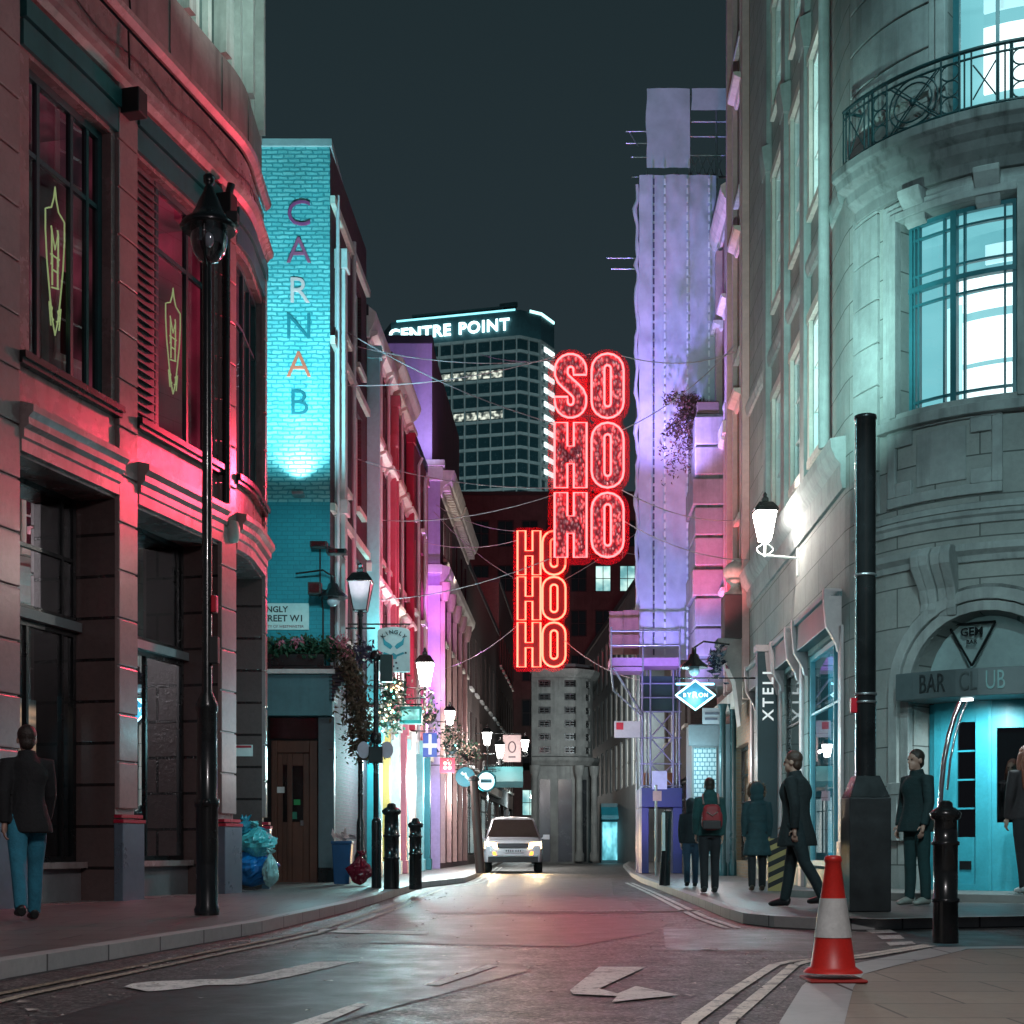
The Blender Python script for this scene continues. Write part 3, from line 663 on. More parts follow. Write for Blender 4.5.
lights_in(bigw, bw0, bw1, bz0, bz1, [(.16,1.5,-.02,.27,panel_w),(.16,1.5,.30,.52,panel_w),(.22,1.5,.57,.66,panel_w),(.16,1.5,.69,.77,panel_w),(.05,.30,.0,.62,panel_d),(.6,1.5,.80,.90,panel_d)])
lights_in(balw, d0, d1, dz0, dz1, [(.12,1.3,.20,.46,panel_w),(.12,1.3,.52,.60,panel_d),(.12,1.3,.02,.14,panel_d),(.05,1.3,.7,.9,panel_d)])
# balcony
s0 = US + .25 * 2.6; s1 = FR.len
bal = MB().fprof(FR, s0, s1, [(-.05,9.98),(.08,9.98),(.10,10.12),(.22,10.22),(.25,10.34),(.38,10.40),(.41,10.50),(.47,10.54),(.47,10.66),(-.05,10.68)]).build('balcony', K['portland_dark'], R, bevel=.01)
for v in (905, 985):
    u = UR(v, .3); MB().fprof(FR, u - .16, u + .16, [(0,9.5),(.08,9.55),(.10,9.72),(.24,9.9),(.26,9.975),(0,9.975)]).build('bracket', K['portland'], R, bevel=.015)
iron = M('balcony_iron', (.012,.05,.055), .4)
ro = .36; zb, zt = 10.73, 11.50
r0 = s0 + .14
P = lambda u, z: FR.pt(u, ro, z)
def line(u0, u1, z0, z1, n=10): return [P(u0 + (u1 - u0) * i / n, z0 + (z1 - z0) * i / n) for i in range(n + 1)]
m = MB()
m.tube(line(r0, s1, zt, zt, 60), .028, 6).tube(line(r0, s1, zt - .11, zt - .11, 60), .016, 6).tube(line(r0, s1, zb, zb, 60), .018, 6)
m.tube([FR.pt(r0, 0, zt), P(r0, zt)], .025, 6).tube([FR.pt(r0, 0, zb), P(r0, zb)], .018, 6)
u = r0; k = 0
zi, za = zb, zt - .11; zm = (zi + za) / 2
while u < s1 - 1:
    kind = k % 3
    if kind == 0:                               # upright bars with a small saltire
        for q in (0, .06, .14, .44, .52, .58): m.tube(line(u + q, u + q, zb - .03, zt, 2), .013, 5)
        m.tube(line(u + .16, u + .42, zi + .1, za - .1, 4), .011, 5).tube(line(u + .16, u + .42, za - .1, zi + .1, 4), .011, 5)
        u += .60
    else:                                       # column of rings then the big wheel
        for j in range(3):
            r = (za - zi) / 6; cz = zi + r * (2 * j + 1)
            m.tube([P(u + .11 + r * math.cos(t * PI / 8), cz + r * math.sin(t * PI / 8)) for t in range(16)], .012, 5, closed=True)
        m.tube(line(u, u, zb - .03, zt, 2), .016, 5).tube(line(u + .22, u + .22, zb - .03, zt, 2), .016, 5); u += .22
        if kind == 1:
            R2_ = (za - zi) / 2; cu = u + R2_ + .04
            for rr in (R2_, R2_ * .78): m.tube([P(cu + rr * math.cos(t * PI / 12), zm + rr * math.sin(t * PI / 12)) for t in range(24)], .013, 5, closed=True)
            for s_ in (-1, 1):
                m.tube(line(cu - R2_, cu + R2_, zm - s_ * R2_, zm + s_ * R2_, 6), .012, 5).tube(line(cu - R2_ + .06, cu + R2_ + .04, zm - s_ * R2_, zm + s_ * R2_ , 6), .010, 5)
            m.ball(P(cu, zm), .05, 6)
            u = cu + R2_ + .04
    k += 1
m.build('balcony_railing', iron, bal)
# arched bar entrance
def arch_band(r0, r1, o0, o1, par, mat, zbase=.9, name='arch_moulding'):
    m = MB(); pts = [(-1, zbase)] + [(None, PI - PI * i / 20) for i in range(21)] + [(1, zbase)]
    ring = []
    for a, q in pts:
        if a is None: ring.append([(AC + r * math.cos(q), AZ + r * math.sin(q)) for r in (r0, r1)])
        else: ring.append([(AC + a * r, q) for r in (r0, r1)])
    vs = []; fs = []
    for (ua, za), (ub, zb_) in ring: vs += [FR.pt(ua, o0, za), FR.pt(ua, o1, za), FR.pt(ub, o1, zb_), FR.pt(ub, o0, zb_)]
    for i in range(len(ring) - 1):
        for j in range(4): k = (j + 1) % 4; fs.append((i*4+j, i*4+k, i*4+4+k, i*4+4+j))
    fs += [(3,2,1,0), tuple(range(len(vs) - 4, len(vs)))]
    return m.add(vs, fs).build(name, mat, par, bevel=.012)
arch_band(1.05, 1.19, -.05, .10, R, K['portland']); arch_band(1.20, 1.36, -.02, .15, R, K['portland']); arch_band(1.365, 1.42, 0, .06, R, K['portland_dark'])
con = None
uc = UR(941)
for i, (q, g) in enumerate(((-.19, 0), (-.06, .03), (.07, .0), (.20, .035))):
    prof = [(.02,3.98),(.10,3.98),(.14,4.08),(.11,4.18),(.16,4.36),(.28,4.52),(.38,4.66),(.40,4.80),(.33,4.90),(.22,4.93),(.02,4.93)]
    prof = [(o + (g if o > .05 else 0), z) for o, z in prof]
    o_ = MB().fprof(FR, uc + q - .062, uc + q + .062, prof)
    con = o_.build('scroll_console', K['portland'], R, bevel=.02) if i == 0 else o_.build('scroll_ridge', K['portland'], con, bevel=.02)
tymp = MB(); n = 16
tymp.add([FR.pt(AC + 1.04 * math.cos(PI * i / n), -.34, AZ + 1.04 * math.sin(PI * i / n)) for i in range(n + 1)], [tuple(range(n + 1))])
ty = tymp.build('tympanum', M('tympanum', (.26,.34,.34), .6, var=.2), R)
tu = FR.hu(972, -.28); tP = FR.pt(tu, -.27, FR.hz(tu, 640, -.28)); tD, tN = FR.dirs(tu); TF = lambda x, y, d: tP + tD * x + Vector((0, 0, y)) + tN * d
tri = [(-.32,.23),(.32,.23),(0,-.36)]
sgn = MB()
for (xa, ya), (xb, yb) in zip(tri, tri[1:] + tri[:1]): sgn.tube([TF(xa, ya, .0), TF(xb, yb, .0)], .017, 6)
sgn.text('GEM', lambda x, y, d: TF(x, y + .11, .0 + d), .155, .01, bold=.004).text('BAR', lambda x, y, d: TF(x, y - .03, .0 + d), .08, .01, bold=.002)
sgn.build('gem_lettering', M('sign_black', (.004,.007,.008), .7, spec=.2), ty)
cu0, cu1 = UR(896, .45), UR(1110, .45)
can = MB().fbox(FR, cu0, cu1, -.3, .46, 2.83, 3.20).build('canopy', M('canopy_dark', (.075,.10,.105), .5, var=.2), R, bevel=.008)
ca, cb = UR(921, .46), UR(1006, .46)
t = MB(); TX = lambda x, y, d: FR.pt(ca + (cb - ca) * x, .461 + d, 3.02 + y)
t.text('BAR', lambda x, y, d: TX(.14 + x * .5, y, d), .36, .02).build('lettering', M('letter_dark', (.02,.03,.032), .4), can)
t = MB().text('CL', lambda x, y, d: TX(.57 + x * .5, y, d), .36, .02).build('lettering', M('letter_dim', (.045,.062,.064), .4), can)
t = MB().text('UB', lambda x, y, d: TX(.88 + x * .5, y, d), .36, .02).build('lettering', M('letter_teal', (.12,.26,.26), .4), can)
cy = M('cyan_joinery', (.05,.42,.52), .4, var=.18, vscale=3); 
jd = AC - AR; df = MB()
def jbox(a, b, z0, z1, o0=-.42, o1=-.3): df.fbox(FR, a, b, o0, o1, z0, z1)
j0, j1, j2, j3, j4 = UR(934,-.3), UR(956,-.3), UR(976,-.3), UR(992,-.3), AC + AR
jbox(jd, j0, .12, 2.83, -.46, -.40); jbox(j0, j1, .12, 2.83); jbox(j1, j2, .12, .95, -.42, -.33); jbox(j1, j2, 2.55, 2.83); jbox(j2, j3, .12, 2.83, -.42, -.27); jbox(j3, j4, 2.45, 2.83); jbox(j3, j4, .12, 1.15)
jbox(j3, j3 + .07, 1.15, 2.45); jbox(j4 - .08, j4, 1.15, 2.45)
jbox(j0 - .02, j2, .12, .3, -.42, -.26); jbox(j3 + .02, j4, .14, .36, -.42, -.27)
ent = df.build('bar_front', cy, R, bevel=.006)
g = MB().quad(FR.pt(j1,-.36,.95), FR.pt(j2,-.36,.95), FR.pt(j2,-.36,2.55), FR.pt(j1,-.36,2.55)); g.build('pane', MG('glass_teal', (.10,.16,.16), 1.5), ent)
g = MB().quad(FR.pt(j3,-.36,1.15), FR.pt(j4,-.36,1.15), FR.pt(j4,-.36,2.45), FR.pt(j3,-.36,2.45)); g.build('pane', MG('glass_teal_b', (.10,.16,.16), 1.5), ent)
g = MB()
for z in (1.35, 1.75, 2.15): g.fbox(FR, j1, j2, -.375, -.355, z - .012, z + .012)
g.build('glazing_bar', cy, ent)
MB().fbox(FR, j1 + .05, j2 - .08, -.335, -.315, .5, .62).build('letter_plate', K['black_paint'], ent)
MB().fbox(FR, AC - 1.2, AC + 1.2, -.5, -.46, .1, 3.2).build('back_panel', K['dark_room'], ent)
MB().fbox(FR, UR(965), UR(975), .1, .18, 2.80, 2.829).build('canopy_lamp', ME('canopy_lamp', (.9,1,1), 6), can)
for v in (888,):
    u = AC - 1.20
    MB().fbox(FR, u - .16, u + .16, 0, .17, 1.55, 1.72).fprof(FR, u - .13, u + .13, [(0,1.0),(.06,1.0),(.14,1.45),(.15,1.55),(0,1.55)]).build('bracket', K['portland'], R, bevel=.01)
# steps in front of the bar
st = MB().fbox(FR, UR(880), FR.len, 0, 1.6, .05, .22).build('step', M('step_stone', (.22,.22,.21), .5, var=.3), R, bevel=.01)
# street side: windows, ledges, shops
K['glass_glance'] = MG('glass_glance', (.95,1,1), .12, 0, .0); lit2 = MLIT('lit_street', (.40,.85,.82), (.92,1,.97), .9, 2.4, 1.2, .7, 1.5, .12)
for a, b, z0, z1, dp, k in SW:
    on = k == 0
    g = .10
    wdw = window(R, FR, a, b, z0, z1, -.04, K['white_paint'], K['glass_glance'] if on else K['glass'], fw=.05, bw=.03, nu=1, nz=3, room=lit2 if on else M('room_dim', (.05,.09,.09), .8), rdepth=.35)
    s = MB().fbox(FR, a - .16, a, 0, .07, z0, z1 + .05).fbox(FR, b, b + .13, 0, .05, z0, z1 + .05).fbox(FR, a - .2, b + .16, 0, .08, z1 + .05, z1 + .22).build('surround', K['cream'], wdw)
    MB().fbox(FR, a - .2, b + .16, 0, .08, z0 - .14, z0 - .01).build('sill', K['cream'], wdw)
# engaged column shafts between the windows
for v in (788.5, 808.5, 770):
    u = UR(v); m = MB().fbox(FR, u - .22, u + .22, 0, .12, 7.1, 14.6).fprof(FR, u - .26, u + .26, [(0,14.6),(.13,14.6),(.18,14.9),(.2,15.1),(0,15.2)]).fbox(FR, u - .2, u + .2, 0, .10, 15.2, 20.9).build('pilaster', K['portland'], R)
u = UR(834); MB().lathe(FR.pt(u, .16, 0), [(.09,7.1),(.09,14.3),(.16,14.5),(.2,14.8),(.2,15.)], 12).build('shaft', K['portland'], R)
rm('ledge', [(0,6.25),(.05,6.25),(.08,6.4),(.08,6.62),(.16,6.72),(.22,6.86),(.24,7.0),(0,7.05)], K['portland'], u0=0, u1=US + .05)
rm('string_course', [(0,10.62),(.06,10.62),(.10,10.75),(.10,10.85),(0,10.9)], u0=0, u1=US - .1)
for v in ():
    u = UR(v); MB().fprof(FR, u - .15, u + .15, [(0,5.5),(.12,5.6),(.16,6.0),(.3,6.3),(.34,6.7),(0,6.7)]).build('bracket', K['portland'], R, bevel=.02)
pink_trim = M('pale_trim', (.55,.42,.42), .4)
shop_gl = MLIT('shop_teal', (.01,.14,.20), (.04,.42,.60), .5, 1.3, .5, .35, 3, .25)
for i, (a, b) in enumerate(shops):
    rmat = shop_gl if i == 0 else MLIT('shop_pale', (.25,.45,.46), (.7,.8,.78), .3, .8, .8, .35, 3, .2) if i == 1 else K['dark_room']
    sw = window(R, FR, a, b, .5, 4.12, -.06, M('shop_frame', (.25,.55,.60), .4) if i == 0 else K['black_paint'], K['glass_clear'], fw=.09, bw=.04, us=[.75] if i == 0 else [], zs=[.72], room=rmat, rdepth=.5, name='shop_window')
    MB().fbox(FR, a - .05, b + .05, -.3, .02, .12, .45).build('stall_riser', M('riser_teal', (.02,.10,.12), .4), sw)
    fb = MB().fbox(FR, a - .12, b + .12, 0, .20, 4.22, 4.66).build('fascia', M('fascia_slate', (.05,.08,.085), .4), R, bevel=.01)
    MB().fbox(FR, a - .15, b + .15, .0, .25, 4.665, 4.74).build('lead_flashing', M('lead', (.16,.26,.27), .4), fb)
    for u in (a - .14, b + .02): MB().fprof(FR, u, u + .13, [(0,3.8),(.06,3.82),(.09,3.95),(.24,4.2),(.28,4.6),(.28,4.78),(0,4.78)]).build('bracket', pink_trim, fb, bevel=.012)
for v in (842.5, 803, 781, 753):
    u = UR(v); MB().fbox(FR, u - .12, u + .12, .0, .05, .12, 4.2).fbox(FR, u - .15, u + .15, .0, .07, .12, .9).build('pilaster', pink_trim, R, bevel=.01)
# dark blade panel with a vertical name, facing down the street
PD = 28.6; pa_, pb_ = at(757.5, 0, PD).x, XR(PD) + .05; qz = lambda py: at(0, py, PD).z
pn = MB().box(pa_, pb_, PD, PD + .25, .6, qz(652)).build('name_panel', M('panel_navy', (.022,.042,.05), .45), R, bevel=.01)
MB().box(pa_ - .03, pb_, PD - .03, PD + .28, qz(651.5), qz(645)).build('panel_cap', pink_trim, pn)
pm = at(768.5, 0, PD).x
MB().text('XTELL', lambda x, y, d: Vector((pm - y, PD - .006 - d, (qz(664) + qz(724)) / 2 + x)), .30, .02, bold=.004, track=1.35).build('lettering', ME('lettering_white', (.9,.95,.95), .6), pn)

# ------------------------------------------------------------------ generic row house
K['edge_pale'] = M('edge_pale', (.60,.55,.58), .4, var=.15)
def row_house(F, u0, u1, H, wallm, label, floors, wins, name='row_house', ww=1.0, frame='white_paint', glass='glass', rooms=None, sill='cream', hood=None, ground=4.0, cornice=None, shop=None, depth=7., front_room=None, trims=(), cproj=.3, edge_strips=()):
    o = thing(name, label, 'building', F.pt((u0 + u1) / 2, -1, 0))
    hs = []
    for fi, (z0, z1) in enumerate(floors):
        for i in range(wins):
            c = u0 + (u1 - u0) * (i + .5) / wins
            hs.append((c - ww / 2, c + ww / 2, z0, z1, .2, fi, i))
    sh = []
    if shop:
        for k in range(shop):
            a = u0 + .25 + (u1 - u0 - .25) * k / shop; b = u0 + (u1 - u0) * (k + 1) / shop - .25
            sh.append((a, b, .5, ground - .75, .3))
    m = MB().fwall(F, u0, u1, 0, H, [h[:5] for h in hs] + sh)
    for u in (u0, u1): m.quad(F.pt(u, 0, 0), F.pt(u, -depth, 0), F.pt(u, -depth, H), F.pt(u, 0, H))
    m.build('wall', wallm, o)
    MB().fbox(F, u0 + .05, u1 - .05, -depth, -.6, 0, H - .3).build('inner_wall', K['dark_room'], o)
    MB().fbox(F, u0 - .02, u1 + .02, -depth, .05, H, H + .25).build('roof', K['slate'], o)
    for a, b, z0, z1, dp, fi, i in hs:
        rm_ = (rooms or {}).get((fi, i), K['dark_room'])
        window(o, F, a, b, z0, z1, -.12, K[frame], K[glass], nu=2, nz=3, room=rm_, rdepth=.35, sill=K[sill] if sill else None, hood=K[hood] if hood else None)
    for a, b, z0, z1, dp in sh:
        window(o, F, a, b, z0, z1, -.2, K['black_paint'], K['glass_clear'], nu=2, zs=[.75], fw=.08, bw=.05, room=front_room or K['dark_room'], rdepth=.3, name='shop_window')
    if cornice:
        c_ = cproj; MB().fprof(F, u0, u1, [(0,H-.5),(.06,H-.5),(.08,H-.36),(c_*.6,H-.26),(c_*.9,H-.1),(c_,H+.0),(c_,H+.08),(0,H+.26)]).build('cornice', K[cornice], o)
    for u in edge_strips: MB().tube([F.pt(u, .09, ground), F.pt(u, .09, H - .6), F.pt(u, .2, H - .35)], .05, 8).build('downpipe_strip', K['edge_pale'], o)  # thin pale strips added to imitate bright light edges on the pilasters
    for z0, z1, oo, mt in trims: MB().fbox(F, u0, u1, 0, oo, z0, z1).build('string_course', K[mt], o)
    return o
FRR = Frame([(XR(33), 33), (XR(60), 60), (XR(60) + 3.2, 95)], -1)   # far right row
uD = lambda D: D - 33
K['brick_rose'] = MB_('brick_rose', (.30,.13,.115), (.36,.16,.14), (.24,.19,.18))
hB = row_house(FRR, uD(33.02), uD(36.2), 26, K['brick_brown'], 'tall brown brick house with white stone window hoods, next to the stone corner', [(5.2,7.2),(8.7,11.2),(12.6,15.),(16.4,18.6),(20,22)], 1, name='brick_house', ww=.9, hood='cream', shop=1, cornice='cream', trims=[(4.2,4.6,.15,'cream')], front_room=MLIT('shop_warm', (.5,.3,.2), (.9,.8,.7), .2, .7))
hC = row_house(FRR, uD(36.25), uD(39.9), 17.3, K['brick_rose'], 'rose brick house with a heavy cornice and an oriel, beside the scaffolding', [(5.2,7.0),(8.6,10.8),(12.2,14.4)], 2, name='brick_house', ww=.8, hood='cream', shop=1, cornice='cream', trims=[(4.2,4.6,.15,'cream'),(11.2,11.5,.25,'cream')])
strip_m = M('strip_rose', (.60,.40,.38), .5, var=.2)
for dd_, wd_, pj in ((36.35,.25,.14),(37.05,.16,.10),(38.6,.3,.16),(39.6,.25,.2)):
    MB().fbox(FRR, uD(dd_), uD(dd_) + wd_, 0, pj, 12.1, 16.7).build('pilaster', strip_m, hC)
for dd_, wd_, pj in ((33.1,.22,.16),(34.0,.12,.1),(35.3,.12,.12),(35.95,.22,.18)):
    MB().fbox(FRR, uD(dd_), uD(dd_) + wd_, 0, pj, 4.7, 25.3).build('pilaster', strip_m, hB)
MB().fbox(FRR, uD(36.4), uD(36.7), 0, .18, 4.7, 12.0).build('pilaster', strip_m, hC); MB().fbox(FRR, uD(36.95), uD(37.15), 0, .14, 4.7, 12.0).build('pilaster', strip_m, hC)
# oriel of stone panels on that house
u0, u1 = uD(37.4), uD(39.6)
ori = MB().fbox(FRR, u0, u1, 0, .80, 4.9, 12.0)
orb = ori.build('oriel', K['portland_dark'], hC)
for i in range(9):
    z = 4.95 + i * .78
    MB().fbox(FRR, u0 - .06, u1 + .02, .02 if i % 3 else -.02, .84 if i % 3 else .90, z + .02, z + (.74 if i % 3 else .70)).build('stone_panel', M('oriel_stone', (.36,.30,.30), .7, var=.3, streak=.4), orb, bevel=.03)
fl = MB(); c0 = FRR.pt(u0 + .6, .7, 12.3)
pot = thing('planter', 'terracotta trough with a straggling russet bush, on top of the stone oriel', 'planter', c0)
MB().fbox(FRR, u0 + .05, u1 - .2, .2, .78, 12.03, 12.34).build('trough', M('trough', (.16,.10,.08), .8), pot, bevel=.02)
pts = []
for i in range(2600):
    br_ = i % 26; rb = random.Random(br_); t_ = random.random() ** .8; o_ = .55 + t_ * rb.uniform(.1, 1.1) + random.gauss(0, .07); u = u0 + .6 + t_ * rb.uniform(-.5, .6) + random.gauss(0, .09); z = 12.35 + t_ * rb.uniform(-.9, .9) - t_ * t_ * rb.uniform(.2, 1.2) + random.gauss(0, .08)
    pts.append(FRR.pt(u, o_, z))
fl.leaves(pts, .055); tg = MB()
for i in range(26):
    b = FRR.pt(u0 + .5 + random.uniform(-.2, .4), .6, 12.3); e_ = pts[i * 20]; tg.tube([b, (b + e_) / 2 + Vector((0, 0, .2)), e_], .012, 4)
fl.build('foliage', M('russet_leaf', (.11,.055,.035), .7, var=.5), pot); tg.build('twigs', M('twig', (.08,.05,.03), .8), pot)
hD = row_house(FRR, uD(48), uD(60), 15, K['brick_dark'], 'dark house front behind the scaffold tower', [(5,7.2),(8.6,10.8)], 4, ww=1.1, shop=2)
# ------------------------------------------------------------------ left row beyond the side street
XL = lambda D: -3.64 + .045 * (D - 29)
FL = Frame([(XL(29), 29), (XL(47.6), 47.6)], 1)
uL = lambda D: (D - 29) * math.hypot(1, .045)
YB = 29.
Bp = lambda px, py, o=0.: at(px, py, YB - o)              # point on the end wall of the painted house
def bx(px0, px1, py0, py1, o0, o1, m=None):
    """box on the end wall given by its photo rectangle"""
    a, b = at(px0, py1, YB), at(px1, py0, YB); m = m or MB()
    return m.box(a.x, b.x, YB - o1, YB - o0, a.z, b.z)
S = thing('painted_house', 'tall house whose end wall is painted turquoise with big letters, brown door below', 'building', (-5, 29.5, 0))
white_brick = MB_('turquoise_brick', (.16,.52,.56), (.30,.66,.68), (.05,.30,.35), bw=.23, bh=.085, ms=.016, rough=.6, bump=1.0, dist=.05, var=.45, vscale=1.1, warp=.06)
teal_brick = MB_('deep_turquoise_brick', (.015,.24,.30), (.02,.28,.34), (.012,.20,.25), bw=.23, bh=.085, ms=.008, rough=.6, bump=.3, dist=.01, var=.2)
xr = XL(29); zt = 14.82; zs = 7.72
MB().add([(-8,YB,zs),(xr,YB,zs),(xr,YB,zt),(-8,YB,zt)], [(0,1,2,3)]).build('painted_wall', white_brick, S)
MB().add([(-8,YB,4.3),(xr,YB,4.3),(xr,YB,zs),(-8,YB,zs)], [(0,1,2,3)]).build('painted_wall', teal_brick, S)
MB().box(-8, xr + .04, YB - .06, 35, zt, zt + .14).build('coping', M('coping_pale', (.35,.40,.42), .7), S)
MB().box(-8, xr - .3, YB + .05, 35, 0, zt - .05).build('inner_wall', K['dark_room'], S)
# chimney behind
ch = MB().box(-5.6, -4.3, 31, 33, zt + .1, zt + .8)
for x in (-5.3, -4.9, -4.5): ch.lathe((x, 32, zt + .8), [(.16,0),(.12,.1),(.11,.55),(.14,.6)], 10)
ch.build('chimney', K['brick_dark'], S)
# street flank of that house
hs = [(uL(30.2), uL(31.1), z0, z1, .2) for z0, z1 in ((5.2,7.3),(8.4,10.6),(11.6,13.4))] + [(uL(32.3), uL(33.2), z0, z1, .2) for z0, z1 in ((5.2,7.3),(8.4,10.6),(11.6,13.4))]
K['brick_plum_dark'] = MB_('brick_plum_dark', (.085,.035,.05), (.115,.048,.065), (.09,.07,.075))
MB().fwall(FL, 0, uL(34), 0, zt, hs).build('wall', K['brick_plum_dark'], S)
redroom = MLIT('red_blind', (.35,.01,.03), (.75,.03,.06), .25, .7, 1, .6, 2, .2)
for h in hs: window(S, FL, h[0], h[1], h[2], h[3], -.12, K['white_paint'], K['glass_clear'], nu=2, nz=2, room=redroom if h[0] < uL(32) else K['dark_room'], rdepth=.3, sill=K['cream'])
MB().fbox(FL, .55, .85, 0, .22, 4.4, 12.6).fbox(FL, .50, .90, 0, .27, 12.6, 13.0).fbox(FL, .50, .90, 0, .27, 7.6, 7.9).build('pilaster', M('pale_stone_pink', (.62,.55,.55), .6, var=.2, streak=.3), S, bevel=.015)
for z in (7.55, 10.9, 13.7): MB().fbox(FL, .02, uL(34) - .02, 0, .10, z, z + .16).build('string_course', K['cream'], S)
MB().tube([FL.pt(uL(31.6), .08, 4.3), FL.pt(uL(31.6), .08, 14)], .05, 8).tube([FL.pt(uL(29.35), .10, 4.3), FL.pt(uL(29.35), .10, 14)], .04, 8).build('downpipe_strip', K['edge_pale'], S)
# letters down the end wall
cols = dict(C=(.36,.07,.20), A=(.40,.09,.18), R=(.80,.45,.45), N=(.02,.16,.20), A2=(.62,.12,.07), B=(.005,.10,.13), Y=(.75,.85,.85))
for ch_, py, key in (('C',215,'C'),('A',252,'A'),('R',292,'R'),('N',328,'N'),('A',366,'A2'),('B',404,'B')):
    c = at(299, py, YB)
    MB().text(ch_, lambda x, y, d: Vector((c.x + x, YB - .012 - d, c.z + y)), .74, .03, bold=-.004).build('letter', M('letter_paint', cols[key], .5), S)
# flood lamp shelf on the end wall
bx(294, 305, 494.5, 498, 0, .30).build('flood_lamp', K['metal_grey'], S, bevel=.01)
# shop front under the end wall
teal_sh = M('shop_blue_grey', (.10,.27,.31), .45, var=.2, streak=.2)
sf = bx(262, 334, 676, 717, -.05, .30).build('fascia', teal_sh, S, bevel=.012)
bx(262, 337, 671.5, 675.8, -.05, .42).build('moulding', K['white_paint'], sf)
bx(262, 335, 668, 671.3, -.05, .36).build('shelf', K['black_paint'], sf)
bx(319, 335, 717.2, 868, -.05, .14).build('pilaster', M('pilaster_grey', (.10,.15,.17), .45), S, bevel=.012)
bx(318.6, 336, 868.2, 884.5, -.05, .17).build('plinth', K['black_paint'], S, bevel=.01)
q = MB()
for i in range(9):
    t = i / 8; q.box(xr + .0, xr + .12 + .55 * t * t, YB - .30, YB + .3, 3.7 + t * .6, 3.7 + (i + 1) / 8 * .6 - .004)
q.build('corbel', M('corbel_dark', (.05,.03,.045), .5), S, bevel=.02)
bx(255, 319, 718, 884, -.06, -.02).build('back_panel', K['dark_room'], S)
wood = M('door_wood', (.115,.040,.022), .45, var=.35, vscale=2.5, streak=.5)
dr = MB(); [bx(a, b, c, d, .0, .09, dr) for a, b, c, d in ((272,277.5,741,883),(310,318,741,883),(277.6,309.9,741,753))]
drf = dr.build('door_frame', wood, S, bevel=.01)
dl = MB(); [bx(a, b, c, d, -.0, .05, dl) for a, b, c, d in ((277.6,283,753.2,883),(287.5,292.5,753.2,883),(303.5,309.8,753.2,883),(283.1,287.4,753.2,765),(292.6,303.4,753.2,766),(283.1,287.4,822,883),(292.6,303.4,822,883))]
dlf = dl.build('door', wood, S, bevel=.008)
pa = MB(); bx(283, 287.6, 765, 822, .01, .018, pa); bx(292.4, 303.6, 766, 822, .01, .018, pa); pa.build('pane', K['glass_dark'], dlf)
bx(275.5, 285, 787, 793, .052, .06).build('notice', K['white_paint'], dlf); bx(294, 300.5, 799.5, 805, .019, .03).build('notice', M('green_notice', (.02,.35,.10), .5), dlf); bx(292.6, 297, 812, 819, .019, .03).build('notice', M('green_notice_b', (.02,.22,.14), .5), dlf)
bx(301, 304.5, 820.5, 826, .05, .09).build('handle', K['stainless'], dlf)
bx(270, 318, 718, 739, .0, .03).build('transom_window', K['glass_dark'], S)
bx(268, 326, 883.2, 887.3, -.05, .5).build('step', M('door_step', (.16,.13,.12), .6), S, bevel=.01)
# street nameplate
kx0, kx1 = -5.45, at(309, 0, YB).x; z0, z1 = at(0, 630, YB).z, at(0, 603.5, YB).z
kp = thing('street_nameplate', 'white street nameplate with black lettering on the turquoise wall', 'street sign', (-4.8, YB, z0))
MB().box(kx0, kx1, YB - .03, YB - .005, z0, z1).build('plate', M('plate_white', (.62,.72,.70), .5, var=.08), kp, bevel=.005)
ink = M('plate_ink', (.02,.02,.022), .5); inkr = M('plate_red', (.25,.05,.06), .5); t = MB(); zz = z1 - z0
KX = lambda x: kx1 - .10 + x
t.text('KINGLY', lambda x, y, d: Vector((KX(x) - .32, YB - .031 - d, z0 + zz * .76 + y)), .165, .006, 'RIGHT', .004)
t.text('STREET W1', lambda x, y, d: Vector((KX(x), YB - .031 - d, z0 + zz * .42 + y)), .180, .006, 'RIGHT', .004); t.build('lettering', ink, kp)
MB().text('CITY OF WESTMINSTER', lambda x, y, d: Vector((KX(x), YB - .031 - d, z0 + zz * .12 + y)), .075, .006, 'RIGHT').build('small_lettering', inkr, kp)
# window box of evergreens over the shop front
wb = thing('planter_box', 'long black planter box of clipped evergreen with pink flowers above the shop fascia', 'planter', at(298, 668, YB))
bx(262, 326, 656, 667.8, .0, .32).build('trough', K['black_paint'], wb, bevel=.01)
green = M('evergreen_leaf', (.022,.075,.038), .6, var=.5, vscale=6); pinkf = M('pink_petal', (.55,.16,.22), .6)
a, b = at(262, 640, YB), at(340, 640, YB)
lv = MB().leaves([(random.uniform(a.x, b.x), YB - .16 + random.gauss(0, .12), at(0, random.triangular(636, 664, 650), YB).z) for i in range(1500)], .055)
lv.build('foliage', green, wb)
MB().leaves([(at(299 + random.gauss(0, 4), 0, YB).x, YB - .34 + random.gauss(0, .04), at(0, 644 + random.gauss(0, 2.5), YB).z) for i in range(60)] + [(at(284 + random.gauss(0, 2), 0, YB).x, YB - .34, at(0, 646 + random.gauss(0, 2), YB).z) for i in range(16)], .04).build('flowers', pinkf, wb)
